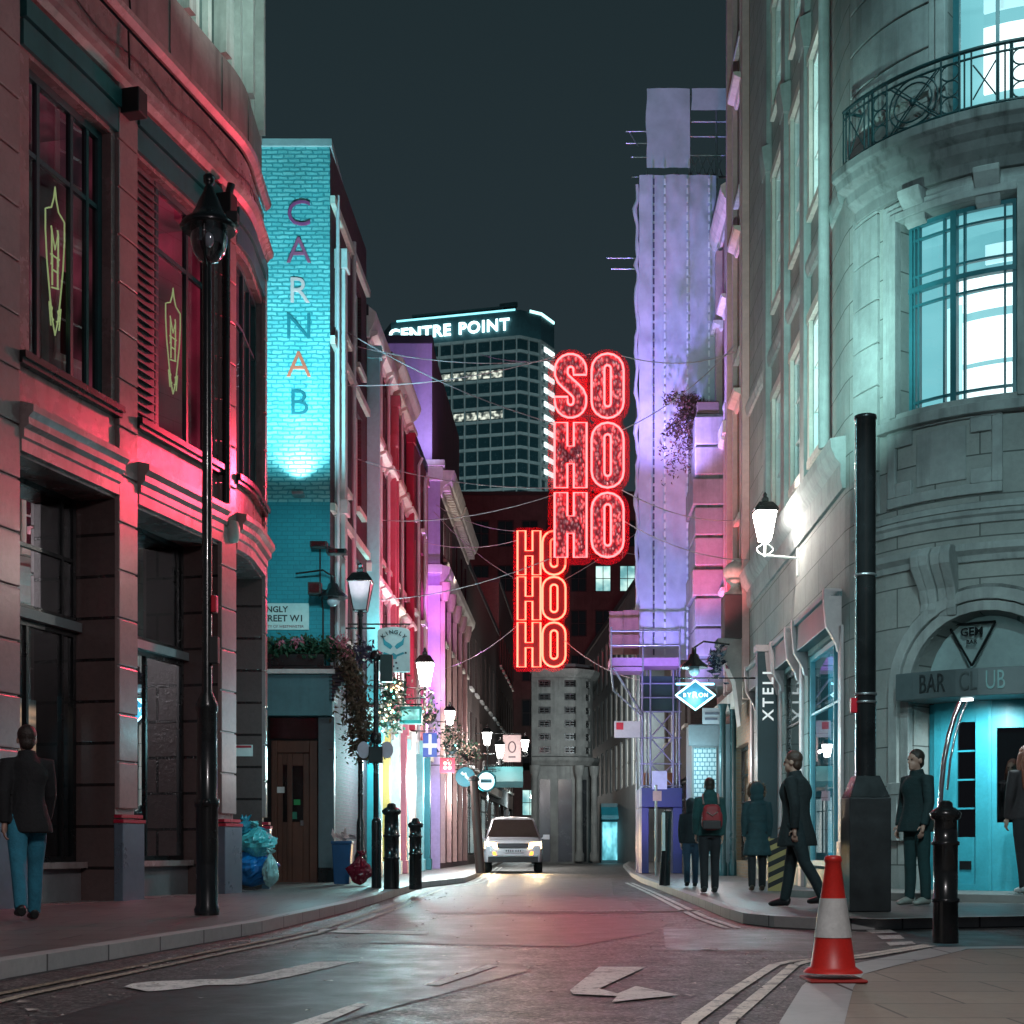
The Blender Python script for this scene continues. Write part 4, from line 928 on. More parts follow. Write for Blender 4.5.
# dried hanging growth round the corner
hb = thing('hanging_plant', 'big brown dried hanging plant with pink flowers at the house corner', 'plant', at(352, 640, 28.6))
pts = []
for i in range(2600):
    t = random.random(); cx = 343 + 22 * t ** .7 + random.gauss(0, 5 + 4 * t); cy = 648 + 108 * t + random.gauss(0, 6); pts.append(at(cx, cy, 28.75 + random.gauss(0, .22)))
MB().leaves(pts, .05).build('foliage', M('dried_leaf', (.085,.055,.032), .8, var=.5, vscale=6), hb)
MB().leaves([at(340 + random.gauss(0, 5), 642 + random.gauss(0, 4) + 0, 28.5) for i in range(70)] + [at(348 + random.gauss(0, 3), 656 + random.gauss(0, 4), 28.45) for i in range(40)], .045).build('flowers', pinkf, hb)
MB().leaves([at(362 + random.gauss(0, 8), 653 + random.gauss(0, 6), 28.7) for i in range(260)], .05).build('leaves', M('purple_leaf', (.06,.045,.10), .6, var=.4), hb)
br = MB()
for i in range(10): br.tube([at(338, 668, 28.95), at(344 + i * 2, 660 + i * 3, 28.8), pts[i * 40]], .012, 4)
br.build('stems', K['black_matt'], hb)
# ---- the next houses
def pil(o, F, lst):
    for D0, wd, pr_, z0, z1, mt in lst:
        u = uL(D0); MB().fbox(F, u, u + wd, 0, pr_, z0, z1).fbox(F, u - .03, u + wd + .03, 0, pr_ + .05, z1 - .3, z1).fbox(F, u - .03, u + wd + .03, 0, pr_ + .04, z0, z0 + .35).build('pilaster', mt, o, bevel=.015)
cyan_p = M('cyan_paint', (.30,.72,.78), .4, var=.12); lil_p = M('lilac_paint', (.58,.52,.80), .5, var=.12); gold_p = M('gold_paint', (.60,.36,.10), .35); teal_p = M('teal_paint', (.03,.22,.26), .4); rose_p = M('rose_paint', (.55,.14,.20), .5); white_p = K['white_paint']
shop_w = MLIT('shop_white', (.5,.75,.8), (1,.95,.88), .6, 1.5, .8, .5, 3, .2)
shop_c = MLIT('shop_cyan', (.05,.5,.6), (.6,.95,1.), .5, 1.4, .8, .5, 3, .2)
K['stucco_red'] = M('stucco_red', (.34,.07,.095), .7, var=.25, streak=.4); K['stucco_plum'] = M('stucco_plum', (.22,.07,.10), .7, var=.3, streak=.4)
hE = row_house(FL, uL(34.03), uL(38.4), 13.3, K['brick_plum_dark'], 'dark plum house with a pale cyan corner strip and garlands', [(4.9,6.9),(8.0,10.2),(11.0,12.6)], 3, ww=.75, hood='white_paint', shop=2, front_room=shop_c, cornice='white_paint', cproj=.22, edge_strips=(uL(35.8), uL(37.3)), trims=[(3.6,4.1,.2,'white_paint'),(7.3,7.5,.12,'white_paint')])
pil(hE, FL, [(34.06,.16,.30,4.2,12.6,cyan_p),(34.06,.30,.30,.12,4.1,teal_p),(36.2,.28,.26,.12,4.1,gold_p),(35.1,.22,.2,.12,3.7,cyan_p),(37.9,.2,.2,4.2,11.6,rose_p),(37.6,.28,.34,.12,4.1,white_p)])
hF = row_house(FL, uL(38.43), uL(42.8), 13.7, K['brick_plum_dark'], 'plum coloured house under a bold white cornice, third along the left row', [(4.9,6.9),(8.0,10.2),(11.0,12.6)], 3, ww=.75, hood='cream', shop=2, front_room=shop_w, cornice='white_paint', cproj=.34, edge_strips=(uL(40.2),), trims=[(3.6,4.1,.25,'white_paint')])
pil(hF, FL, [(38.5,.28,.40,.12,4.1,rose_p),(39.9,.2,.3,.12,3.8,cyan_p),(41.2,.3,.34,.12,4.1,white_p),(38.46,.2,.2,4.2,12.8,rose_p),(41.9,.25,.22,4.2,12.8,M('crimson_paint', (.40,.02,.06), .5))])
hG = row_house(FL, uL(42.83), uL(47.5), 13.1, K['stucco_red'], 'narrow crimson house with pink edged pilasters beside the lilac gable', [(4.9,6.9),(8.0,10.2),(10.9,12.3)], 2, ww=.8, sill='white_paint', shop=2, front_room=shop_c, edge_strips=(uL(44.4), uL(46.2)), trims=[(3.6,4.0,.25,'cream')])
pil(hG, FL, [(43.2,.25,.36,.12,4.0,cyan_p),(45.2,.25,.36,.12,4.0,teal_p),(46.9,.2,.10,.12,12.8,M('pink_trim', (.62,.38,.40), .5))])
# tall house with the gable end painted lilac, standing forward of the row
GX, GD = -2.38, 48.0
FG = Frame([(GX, GD), (GX + .045 * 12, GD + 12)], 1)
T = thing('lilac_gable_house', 'tall house with a lilac painted gable end and white cornices over its street front', 'building', (-3.5, 50, 0))
lg = M('lilac_render', (.50,.40,.66), .7, var=.12, streak=.2)
gx1 = at(432, 0, GD).x
MB().add([(-9,GD,0),(GX,GD,0),(GX,GD,13.4),(gx1,GD,13.4),(gx1,GD,17.5),(-9,GD,17.5)], [(0,1,2,3,4,5)]).build('gable_wall', lg, T)
MB().add([(gx1,GD,13.4),(gx1+.5,GD+11,13.4),(gx1+.5,GD+11,17.5),(gx1,GD,17.5)], [(0,1,2,3)]).build('wall', K['stucco_plum'], T)
MB().box(-9, gx1 + .03, GD - .08, GD + 11, 17.5, 17.75).build('roof', K['slate'], T)
MB().box(-6, GX + .1, GD - .12, GD + .3, 12.95, 13.4).box(-6, GX + .16, GD - .18, GD + .3, 13.41, 13.62).build('cap', K['white_paint'], T, bevel=.02)
for z in (9.2, 9.9): MB().box(-4, GX + .06, GD - .08, GD + .1, z, z + .28).build('band', K['white_paint'], T)
hs = [(u, u + .9, z0, z1, .2) for u in (1.2, 3.6, 6.0, 8.4, 10.4) for z0, z1 in ((4.6,6.8),(7.8,9.8),(10.6,12.2))]
MB().fwall(FG, 0, 12, 0, 13.4, hs).build('wall', K['brick_plum_dark'], T)
MB().box(-9, GX - .5, GD + .1, GD + 11.5, 0, 13.3).build('inner_wall', K['dark_room'], T)
for h in hs: window(T, FG, h[0], h[1], h[2], h[3], -.1, K['white_paint'], K['glass'], nu=1, nz=2, room=K['dark_room'], rdepth=.3, sill=K['cream'])
for u0, u1 in ((.02, 4.8), (5.2, 11.9)):
    cn = MB().fprof(FG, u0, u1, [(0,12.5),(.06,12.5),(.1,12.75),(.36,12.95),(.44,13.15),(.48,13.3),(0,13.32)]).build('cornice', K['cream'], T)
    dm = MB(); u = u0 + .1
    while u < u1 - .2: dm.fbox(FG, u, u + .16, .08, .32, 12.66, 12.82); u += .36
    dm.build('dentils', K['cream'], cn)
for u in (.05, 2.4, 4.8, 7.2, 9.6): MB().fbox(FG, u, u + .18, 0, .16, .3, 9.0).lathe(FG.pt(u + .1, .13, 0), [(.12,9.0),(.2,9.3),(.22,9.6)], 10).build('pilaster', M('pilaster_pink', (.55,.36,.34), .5), T, bevel=.015)
MB().fprof(FG, .02, 11.9, [(0,9.6),(.1,9.6),(.3,9.9),(.34,10.1),(0,10.2)]).build('string_course', K['cream'], T)
# dark brick house with white sash windows
FH = Frame([(GX + .045 * 12.1, GD + 12.1), (.1, 95)], 1)
hH = row_house(FH, 0, 20, 12.5, K['brick_dark'], 'long dark brick house with white sash windows and tall chimneys', [(4.3,6.6),(7.6,10.0)], 7, ww=1.15, sill='white_paint', hood=None, shop=3, front_room=shop_w, trims=[(3.5,3.9,.2,'cream')])
for i, u in enumerate((1, 4.5, 7.5)):
    c = FH.pt(u, -2, 0); cm = MB().box(c.x - .9, c.x + .9, c.y - .5, c.y + .5, 12.4, 18.5 - i * .8)
    for q in (-.6, -.2, .2, .6): cm.lathe((c.x + q, c.y, 18.5 - i * .8), [(.13,0),(.1,.1),(.1,.7),(.13,.75)], 8)
    cm.build('chimney', K['brick_dark'], hH)
hI = row_house(FH, 20.1, 34, 15.5, K['brick_dark'], 'plain dark house at the far end of the left row', [(4.3,6.4),(7.6,9.8),(11,13)], 6, ww=1.0, sill='cream', shop=3)
K['far_glass_dark'] = M('far_glass_dark', (.02,.022,.025), .25); K['far_glass'] = MG('far_glass', (.2,.25,.25), .3, .05, .01)
# ------------------------------------------------------------------ end of the street and the tower
def facade_thing(name, label, F, H, wallm, cols, rows, z0, dz, wh, ww, frame, room=None, glass='glass_dark', depth=8, lit=None, extra=None, o=None):
    t = thing(name, label, 'building', F.pt(F.len / 2, -1, 0)); hs = []
    for r in range(rows):
        for c in range(cols):
            u = F.len * (c + .5) / cols; hs.append((u - ww / 2, u + ww / 2, z0 + r * dz, z0 + r * dz + wh, .18, r, c))
    m = MB().fwall(F, 0, F.len, 0, H, [h[:5] for h in hs])
    for u in (0, F.len): m.quad(F.pt(u, 0, 0), F.pt(u, -depth, 0), F.pt(u, -depth, H), F.pt(u, 0, H))
    m.build('wall', wallm, t)
    MB().fbox(F, .05, F.len - .05, -depth, -.7, 0, H - .2).build('inner_wall', K['dark_room'], t)
    MB().fbox(F, -.05, F.len + .05, -depth, .1, H, H + .3).build('roof', K['slate'], t)
    for a, b, c, d, _, r, q in hs:
        window(t, F, a, b, c, d, -.1, K[frame], K['glass_clear' if (lit and (r, q) in lit) else glass], nu=2, nz=2, fw=.09, bw=.05, room=(lit or {}).get((r, q), K['dark_room']), rdepth=.3)
    return t

stone_far = M('far_stone', (.14,.14,.135), .75, var=.5, streak=.6)
FS = Frame([(1.0, 74), (3.2, 74), (3.9, 74.6), (4.2, 75.6), (4.4, 82)], 1)
sc_ = facade_thing('stone_corner_block', 'banded cream stone corner block with columns at the bend of the street', FS, 9.9, stone_far, 8, 6, 5.62, .68, .36, .62, 'black_paint', glass='far_glass', depth=1.6)
for z in (5.0, 9.5): MB().fprof(FS, 0, FS.len, [(0,z),(.15,z),(.35,z+.25),(.4,z+.42),(0,z+.5)]).build('cornice', stone_far, sc_)
for u in (.15, 2.3, 3.2):
    MB().lathe(FS.pt(u, .35, 0), [(.24,.12),(.24,.5),(.18,.6),(.16,4.4),(.24,4.6),(.28,5.0)], 12).build('column', stone_far, sc_)
for u0_, u1_ in ((.4,.95),(1.35,2.05),(2.5,3.0)): MB().fbox(FS, u0_, u1_, -.1, .03, .1, 4.3).build('doorway', K['far_glass_dark'], sc_)
FK = Frame([(6.0, 70), (4.9, 97)], -1)
fk = facade_thing('dark_terrace', 'tall dark terrace with pale narrow windows curving away behind the scaffold', FK, 13.5, M('dark_render', (.13,.135,.14), .7, var=.3), 11, 3, 3.9, 3.1, 2.5, 1.3, 'cream', glass='far_glass')
FQ = Frame([(4.7, 110), (16, 112)], 1)
fq = facade_thing('end_house', 'gloomy end house closing the street beyond the bend', FQ, 12, M('end_render', (.07,.075,.08), .7), 6, 2, 4, 3, 2, 1.1, 'cream')
# cyan lit shop far along
cs = thing('corner_kiosk', 'small shop front glowing cyan at the far end of the street', 'shop', (5.3, 78, 0)); c0 = at(600, 848, 98)
KD = 78.; a, b = at(601, 0, KD).x, 5.72
MB().box(a, b, KD, KD + 1.5, 0, 3.2).build('wall', M('kiosk_wall', (.06,.16,.19), .5), cs)
MB().box(a + .08, b - .06, KD - .04, KD - .002, .15, 2.2).build('window', MLIT('kiosk_lit', (.03,.35,.45), (.25,.8,.9), .5, 1.8, 2, 1, 2, .2), cs)
MB().fprof(Frame([(a, KD - .01), (b, KD - .01)], 1), 0, b - a, [(0,2.3),(.5,2.35),(.45,2.55),(0,3.0)]).build('awning', M('awning_blue', (.02,.25,.33), .5), cs)
# dark office block behind, catching the red of the neon
FO = Frame([(-5.5, 118), (10.4, 118)], 1)
litw = MLIT('office_lit', (.3,.75,.8), (.8,1,.9), .6, 1.3, .8, .8, 2, .15)
ob = facade_thing('office_block', 'dark red tinged office block behind the neon signs with two lit windows', FO, 29.5, M('office_wall', (.12,.075,.08), .8, var=.3, streak=.3), 8, 7, 3.4, 3.65, 2.2, 1.35, 'slate', lit={(5,6): litw, (5,7): litw, (0,3): litw, (1,2): litw, (0,6): litw})  # low lit windows added to fill the dark street end
# ------------------------------------------------------------------ Centre tower on the skyline
TD = 330.
tx0, tx1 = at(385, 0, TD).x, at(553, 0, TD).x
FT = Frame([(at(385, 0, TD + 14).x, TD + 14), (at(392, 0, TD + 8).x, TD + 8), (at(520, 0, TD).x, TD), (at(540, 0, TD + 3).x, TD + 3), (at(553, 0, TD + 9).x, TD + 9), (at(553, 0, TD + 20).x, TD + 20)], 1)
zt_ = lambda py: CAMH - (py - CYP) / FPX * (TD + 3)
CT = thing('office_tower', 'distant concrete grid office tower with glowing white name on its top', 'building', (tx0 + 18, TD + 10, 0))
tg_ = M('tower_glass', (.015,.05,.06), .25); tc_ = M('tower_concrete', (.30,.36,.36), .7)
H0, H1 = zt_(478), zt_(342)
MB().fbox(FT, 0, FT.len, -10, 0, 0, H1 + 1).build('wall', tg_, CT)
rows = 10; flh = (H1 - H0) / rows
for i in range(-6, rows + 1):
    z = H0 + i * flh; MB().fbox(FT, 0, FT.len, 0, .5, z - .35, z + .35).build('floor_band', tc_, CT)
n = 20
for i in range(n + 1):
    u = FT.len * i / n; MB().fbox(FT, max(0, u - .16), min(FT.len, u + .16), .02, .75, 40, H1).build('mullion', tc_, CT)
u_r = FT.hu(546)
em_w = ME('tower_lamp', (.85,1,1), 1.6)
for i in range(rows):
    z = H0 + (i + .35) * flh
    MB().fbox(FT, FT.hu(542), FT.hu(551), .55, .9, z, z + flh * .35).build('stair_light', em_w, CT)
offl = MLIT('tower_office', (.1,.14,.12), (.9,.95,.8), .1, 1.0, 1.0, .9, 1, .12)
k = FT.len / n
for i, (r, ca, cb) in enumerate(((4, 5, 12), (7, 6, 12))):
    for c in range(ca, cb):
        u = FT.hu(392) + (FT.hu(520) - FT.hu(392)) * (c - 1) / 12.
        MB().fbox(FT, u - k * .42, u + k * .42, .005, .03, H0 + r * flh + .7, H0 + (r + 1) * flh - .7).build('lit_window', offl, CT)
MB().fbox(FT, 0, FT.len, -9, .3, H1 + .3, H1 + 6.2).build('parapet', M('tower_top', (.04,.12,.14), .5), CT)
MB().fbox(FT, FT.hu(398), FT.hu(515), .35, .5, H1 + 6.1, H1 + 6.5).build('cornice_light', ME('tower_cyan', (.3,.9,1), 1.6), CT)
MB().fbox(FT, FT.hu(529), FT.hu(552), .35, .6, H1 + 6.0, H1 + 6.6).build('cornice_light', ME('tower_cyan_b', (.5,1,1), 2.), CT)
MB().fbox(FT, FT.hu(400), FT.hu(505), -8, -4, H1 + 6.2, H1 + 9).fbox(FT, FT.hu(500), FT.hu(524), -7, -5, H1 + 9, H1 + 10).build('plant_room', M('tower_plant', (.03,.07,.08), .6), CT)
sg = MB(); zc = (zt_(324) + zt_(339)) / 2 + .5
ua, ub = FT.hu(394), FT.hu(510)
tsm = ME('tower_sign', (.62,.97,1), 3.2)
for word, fr in (('CENTRE', .24), ('POINT', .78)): MB().text(word, lambda x, y, d: FT.pt(ua + (ub - ua) * fr + x, .6 + d, zc + y), 3.7, .3, bold=.10, track=1.12).build('lettering', tsm, CT)
# ------------------------------------------------------------------ neon signs hung over the street
neon = ME('neon_red', (1., .060, .062), 9.); neon2 = ME('neon_red_far', (1., .085, .05), 8.)
def tinsel():
    m, nt, b = _nt('tinsel'); L = nt.links; tc = N(nt, 'ShaderNodeTexCoord').outputs['Object']
    v = N(nt, 'ShaderNodeTexVoronoi'); v.inputs['Scale'].default_value = 17; v.inputs['Randomness'].default_value = 1
    mp = N(nt, 'ShaderNodeMapping'); mp.inputs['Scale'].default_value = (1, 1, .6); mp.inputs['Rotation'].default_value = (0, .6, 0)
    L.new(tc, mp.inputs[0]); L.new(mp.outputs[0], v.inputs['Vector'])
    L.new(mixrgb(nt, ramp(nt, v.outputs['Distance'], .1, .55), (.72,.55,.60), (.22,.05,.08)), b.inputs['Base Color'])
    b.inputs['Metallic'].default_value = .35; b.inputs['Roughness'].default_value = .3
    bp = N(nt, 'ShaderNodeBump'); bp.inputs['Strength'].default_value = 1.; bp.inputs['Distance'].default_value = .05
    L.new(v.outputs['Distance'], bp.inputs['Height']); L.new(bp.outputs[0], b.inputs['Normal']); return m
def red_halo():  # translucent red that imitates the glow round the neon
    m, nt, b = _nt('red_halo'); L = nt.links
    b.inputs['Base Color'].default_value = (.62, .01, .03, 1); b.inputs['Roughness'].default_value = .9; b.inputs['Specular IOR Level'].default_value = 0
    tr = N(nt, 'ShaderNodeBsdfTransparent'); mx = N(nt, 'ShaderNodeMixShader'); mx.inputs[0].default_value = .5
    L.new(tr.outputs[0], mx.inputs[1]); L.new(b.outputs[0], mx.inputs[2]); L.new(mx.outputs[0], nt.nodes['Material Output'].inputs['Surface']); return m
halo_red = red_halo(); tins = tinsel(); redpan = M('dark_red_panel', (.22,.012,.015), .5)
def arcp(cx, cy, r, a0, a1, n=8): return [(cx + r * math.cos(a0 + (a1 - a0) * i / n), cy + r * math.sin(a0 + (a1 - a0) * i / n)) for i in range(n + 1)]
def stadium(x0, x1, y0, y1, n=8):
    r = (x1 - x0) / 2; cx = (x0 + x1) / 2
    return arcp(cx, y1 - r, r, 0, PI, n) + arcp(cx, y0 + r, r, PI, 2 * PI, n)
def letter_H(s, cb0, cb1):
    a, b = .5 - s / 2, .5 + s / 2
    return [(0,0),(a,0),(a,cb0),(b,cb0),(b,0),(1,0),(1,2),(b,2),(b,cb1),(a,cb1),(a,2),(0,2)]
def letter_S():
    c = [(.79,1.34)] + arcp(.5, 1.5, .29, 0, PI, 9) + [(.21,1.36),(.27,1.22),(.42,1.07),(.58,.93),(.73,.78),(.79,.64)] + arcp(.5, .5, .29, 0, -PI, 9) + [(.21,.66)]
    lft, rgt = [], []; h = .2
    for i, p in enumerate(c):
        a, b = c[max(0, i - 1)], c[min(len(c) - 1, i + 1)]; t = Vector((b[0] - a[0], b[1] - a[1])).normalized()
        lft.append((p[0] - t.y * h, p[1] + t.x * h)); rgt.append((p[0] + t.y * h, p[1] - t.x * h))
    return lft, rgt
def neon_sign(name, label, D, px0, px1, rows, wlet, tube_m, panel_m, tr, thin):
    X0 = at(px0, 0, D).x; k = D / FPX
    t = thing(name, label, 'neon sign', at((px0 + px1) / 2, rows[-1][2], D), None)
    for word, y0, y1 in rows:
        for j, chh in enumerate(word):
            lx = px0 + (px1 - px0 - wlet) * j; z0 = at(0, y1, D).z; hh = (y1 - y0) * k; ww = wlet * k; x0 = at(lx, 0, D).x
            fn = lambda x, y, d: Vector((x0 + x * ww, D + d, z0 + y * hh / 2))
            m = MB(); tm = MB(); loops = []
            if chh == 'O':
                so, si = stadium(0, 1, 0, 2), stadium(.5 - thin, .5 + thin, .36, 1.64); loops = [so, si]; n = len(so)
                for d in (0, .05): m.add([fn(*p, d) for p in so] + [fn(*p, d) for p in si], [(i, (i+1) % n, n + (i+1) % n, n + i) for i in range(n)])
            elif chh == 'H':
                h = letter_H(thin * 2, .86 if thin > .13 else .74, 1.10 if thin > .13 else 1.28); loops = [h]
                a, b, c0, c1 = h[1][0], h[3][0], h[2][1], h[8][1]
                for d in (0, .05):
                    for q in ([(0,0),(a,0),(a,2),(0,2)], [(b,0),(1,0),(1,2),(b,2)], [(a,c0),(b,c0),(b,c1),(a,c1)]): m.quad(*[fn(*p, d) for p in q])
            else:
                l, r = letter_S(); loops = [l + r[::-1]]; n = len(l)
                for d in (0, .05): m.add([fn(*p, d) for p in l] + [fn(*p, d) for p in r], [(i, i + 1, n + i + 1, n + i) for i in range(n - 1)])
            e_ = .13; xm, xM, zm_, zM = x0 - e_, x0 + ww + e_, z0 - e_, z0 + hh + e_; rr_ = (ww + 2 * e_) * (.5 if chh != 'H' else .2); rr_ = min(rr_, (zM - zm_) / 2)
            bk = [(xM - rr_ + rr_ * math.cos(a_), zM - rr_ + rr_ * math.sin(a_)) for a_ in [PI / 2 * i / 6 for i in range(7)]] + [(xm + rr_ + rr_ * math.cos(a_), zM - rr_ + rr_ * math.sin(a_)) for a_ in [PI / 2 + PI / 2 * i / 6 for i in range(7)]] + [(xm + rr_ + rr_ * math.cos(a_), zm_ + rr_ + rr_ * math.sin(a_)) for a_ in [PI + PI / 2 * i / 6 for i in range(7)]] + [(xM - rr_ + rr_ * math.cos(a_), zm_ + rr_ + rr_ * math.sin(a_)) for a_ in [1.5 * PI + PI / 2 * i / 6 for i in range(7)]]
            pn = m.build('letter', panel_m, t, fix=False)
            MB().add([(x, D + .10 + .004 * (j + 2 * rows.index((word, y0, y1))), z) for x, z in bk], [tuple(range(len(bk)))]).build('halo_backing', halo_red, pn)  # added sheet that makes the halo round the letter
            for lp in loops: tm.tube([fn(*p, -.03) for p in lp], tr, 8, closed=True)
            tm.build('neon_tube', tube_m, pn)
    f = MB(); xa, xb = at(px0, 0, D).x, at(px1, 0, D).x; za, zb = at(0, rows[-1][2], D).z, at(0, rows[0][1], D).z
    for x in (xa + .02, (xa + xb) / 2, xb - .02): f.tube([(x, D + .08, za), (x, D + .08, zb)], .014, 6)
    for w_, y0, y1 in rows:
        for y in (y0 + 4, y1 - 4): f.tube([(xa, D + .08, at(0, y, D).z), (xb, D + .08, at(0, y, D).z)], .012, 6)
    f.build('frame', M('sign_frame', (.2,.05,.06), .4, .6), t)
    return t
N1 = neon_sign('neon_sign', 'big red neon SO HO HO sign hung above the road, tinsel filled letters', 29., 554.5, 623.5, [('SO',354,418.5),('HO',423,488),('HO',493,557.5)], 32., neon, tins, .021, .10)
N2 = neon_sign('neon_sign', 'smaller looking red neon HO HO HO sign further down the street, partly behind the other', 44., 517.5, 565.5, [('HO',531,575),('HO',577,620),('HO',622.5,667)], 23., neon2, redpan, .029, .15)
wire_m = M('wire_grey', (.55,.42,.46), .5)
def wire(sign, a, b, sag=.25):
    a, b = Vector(a), Vector(b)
    MB().tube([a.lerp(b, i / 10) - Vector((0, 0, sag * 4 * (i / 10) * (1 - i / 10))) for i in range(11)], .011, 5).build('suspension_wire', wire_m, sign)
def wl_(sign, px, py, Ds, qx, qy, Dq, sag=.2): wire(sign, at(px, py, Ds), at(qx, qy, Dq), sag)
for a in ((556,356,29,333,385,31),(556,360,29,352,345,32.5),(556,424,29,336,325,31),(556,488,29,345,455,32),(556,494,29,380,520,36),(556,556,29,372,600,34.9),(622,356,29,735,352,33.5),(622,430,29,735,345,33.5),(622,490,29,735,520,33.5),(622,520,29,748,560,32),(590,354,29,480,354,50)):
    wl_(N1, *a)
for a in ((518,531,44,436,505,47),(518,580,44,434,512,47),(518,625,44,440,670,50),(564,580,44,700,480,46),(564,640,44,640,680,39.5),(518,540,44,423,542,45),(564,535,44,700,560,45)):
    wl_(N2, *a)
# round the corner: scaffold
SD = 39.4
sx_ = lambda px: at(px, 0, SD).x
sz_ = lambda py: at(0, py, SD).z
SCF = thing('scaffold', 'tall scaffold wrapped in white sheeting, lit violet, over the right pavement', 'scaffold', (at(660, 0, SD).x, SD, .12))
def sheet(px0, px1, py0, py1, nx, ny, amp, D=SD):
    m = MB(); vs = []
    for j in range(ny + 1):
        for i in range(nx + 1):
            x = sx_(px0 + (px1 - px0) * i / nx); z = sz_(py1 + (py0 - py1) * j / ny)
            q = mnoise.noise(Vector((x * 1.1, z * .35, 3))) * amp + mnoise.noise(Vector((x * 4, z * 1.5, 9))) * amp * .5 + abs(mnoise.noise(Vector((x * 2.2 + z * .7, z * .9 - x, 4)))) * amp * .7
            if i == 0: x -= .10 * abs(mnoise.noise(Vector((1, z * .8, 0)))) + .02
            vs.append((x, D - .05 + q, z))
    w_ = nx + 1; return m.add(vs, [(j*w_+i, j*w_+i+1, (j+1)*w_+i+1, (j+1)*w_+i) for j in range(ny) for i in range(nx)], True)
shm = M('sheet_white', (.60,.58,.66), .55, var=.10, vscale=.6, bump=.1, bscale=8)
s1_ = sheet(640, 716, 176, 660, 34, 150, .07).build('sheet', shm, SCF, fix=False)
sheet(648, 690, 88, 168, 8, 14, .05, SD + .05).build('sheet', shm, SCF, fix=False)
sheet(693, 733, 88, 110, 6, 4, .03, SD + .05).build('sheet', shm, SCF, fix=False)
tie = M('tie_light', (.85,.85,.9), .5); tied = M('tie_dark', (.10,.09,.15), .6)
for px, mt in ((653, tied), (664, tie), (686.5, tie), (708, tie)):
    y = 182
    m = MB()
    while y < 655:
        m.box(sx_(px) - .024, sx_(px) + .024, SD - .20, SD - .185, sz_(y + 6), sz_(y)); y += 9
    m.build('tie_strip', mt, s1_)  # dashes are the tie strips of the sheet
MB().tube([at(637, y, SD) + Vector((.12 * mnoise.noise(Vector((y * .045, 1, 0))) + .06 * mnoise.noise(Vector((y * .16, 7, 0))), 0, 0)) for y in range(185, 650, 8)], [.045 + .07 * abs(mnoise.noise(Vector((y * .07, 3, 1)))) for y in range(185, 650, 8)], 7).build('gathered_edge', shm, SCF)
steel = M('scaffold_tube', (.40,.40,.44), .35, .7)
sp_ = MB()
for px in (640.5, 647, 677, 712):
    for dy in (0, 1.2): sp_.tube([(sx_(px), SD + dy + .06, .12 if px < 700 else 5.), (sx_(px), SD + dy + .06, sz_(170 if px > 645 else 185))], .026, 6)
for px in (691, 718): sp_.tube([(sx_(px), SD + .3, sz_(180)), (sx_(px), SD + .3, sz_(90))], .03, 6)
for y in (116, 131, 150, 172): sp_.tube([(sx_(690), SD + .3, sz_(y)), (sx_(736), SD + .3, sz_(y))], .03, 6)
for i in range(4):
    a, b = 692 + i * 8, 700 + i * 8; sp_.tube([(sx_(a), SD + .3, sz_(151)), (sx_(b), SD + .3, sz_(171))], .02, 5).tube([(sx_(b), SD + .3, sz_(151)), (sx_(a), SD + .3, sz_(171))], .02, 5)
for y, px in ((124, 627), (136, 627), (150, 632), (170, 633), (252, 608), (263, 612)): sp_.tube([(sx_(px), SD + .4, sz_(y)), (sx_(648), SD + .4, sz_(y))], .022, 6)
sp_.tube([(sx_(630), SD + .4, sz_(124)), (sx_(640), SD + .4, sz_(140))], .02, 5)
sp_.build('standards', steel, SCF)
lo = MB()
for px in (642, 650, 673, 679):
    lo.tube([(sx_(px), SD - .1, sz_(790)), (sx_(px), SD - .1, sz_(660))], .028, 6)
for y0, y1 in ((712, 738), (738, 764), (764, 786)):
    lo.tube([(sx_(650), SD - .1, sz_(y0)), (sx_(673), SD - .1, sz_(y1))], .02, 5).tube([(sx_(673), SD - .1, sz_(y0)), (sx_(650), SD - .1, sz_(y1))], .02, 5)
for y in (684, 698, 712, 738, 764, 786): lo.tube([(sx_(640), SD - .1, sz_(y)), (sx_(681), SD - .1, sz_(y))], .024, 6)
lo.build('braces', M('scaffold_violet', (.34,.30,.50), .4, .5), SCF)
pl = MB().box(sx_(608), sx_(676), SD - .9, SD, sz_(670), sz_(662)).box(sx_(611), sx_(640), SD - .9, SD, sz_(675), sz_(671))
plo = pl.build('platform', M('boards_purple', (.40,.20,.34), .6), SCF)
rl = MB()
for y in (636, 650): rl.tube([(sx_(608), SD - .9, sz_(y)), (sx_(676), SD - .9, sz_(y))], .026, 6)
for px in (609, 640, 676): rl.tube([(sx_(px), SD - .9, sz_(675)), (sx_(px), SD - .9, sz_(632))], .026, 6)
rl.tube([(sx_(611), SD - .9, sz_(672)), (sx_(641), SD - .2, sz_(714))], .035, 6).tube([(sx_(609), SD - .9, sz_(672)), (sx_(612), SD - .5, sz_(692)), (sx_(640), SD - .2, sz_(716))], .03, 6)
rl.build('guard_rail', steel, plo)
MB().box(sx_(608.5), sx_(622), SD - .3, SD - .26, sz_(656), sz_(613)).box(sx_(622.4), sx_(638), SD - .3, SD - .262, sz_(656), sz_(612)).build('screen', M('ply_red', (.42,.17,.15), .7, var=.4, streak=.5), plo)
MB().box(sx_(640), sx_(677), SD + .02, SD + .06, sz_(712), sz_(676)).build('netting', M('netting', (.04,.07,.075), .8), SCF)
navy = M('hoarding_navy', (.025,.032,.16), .5, var=.2)
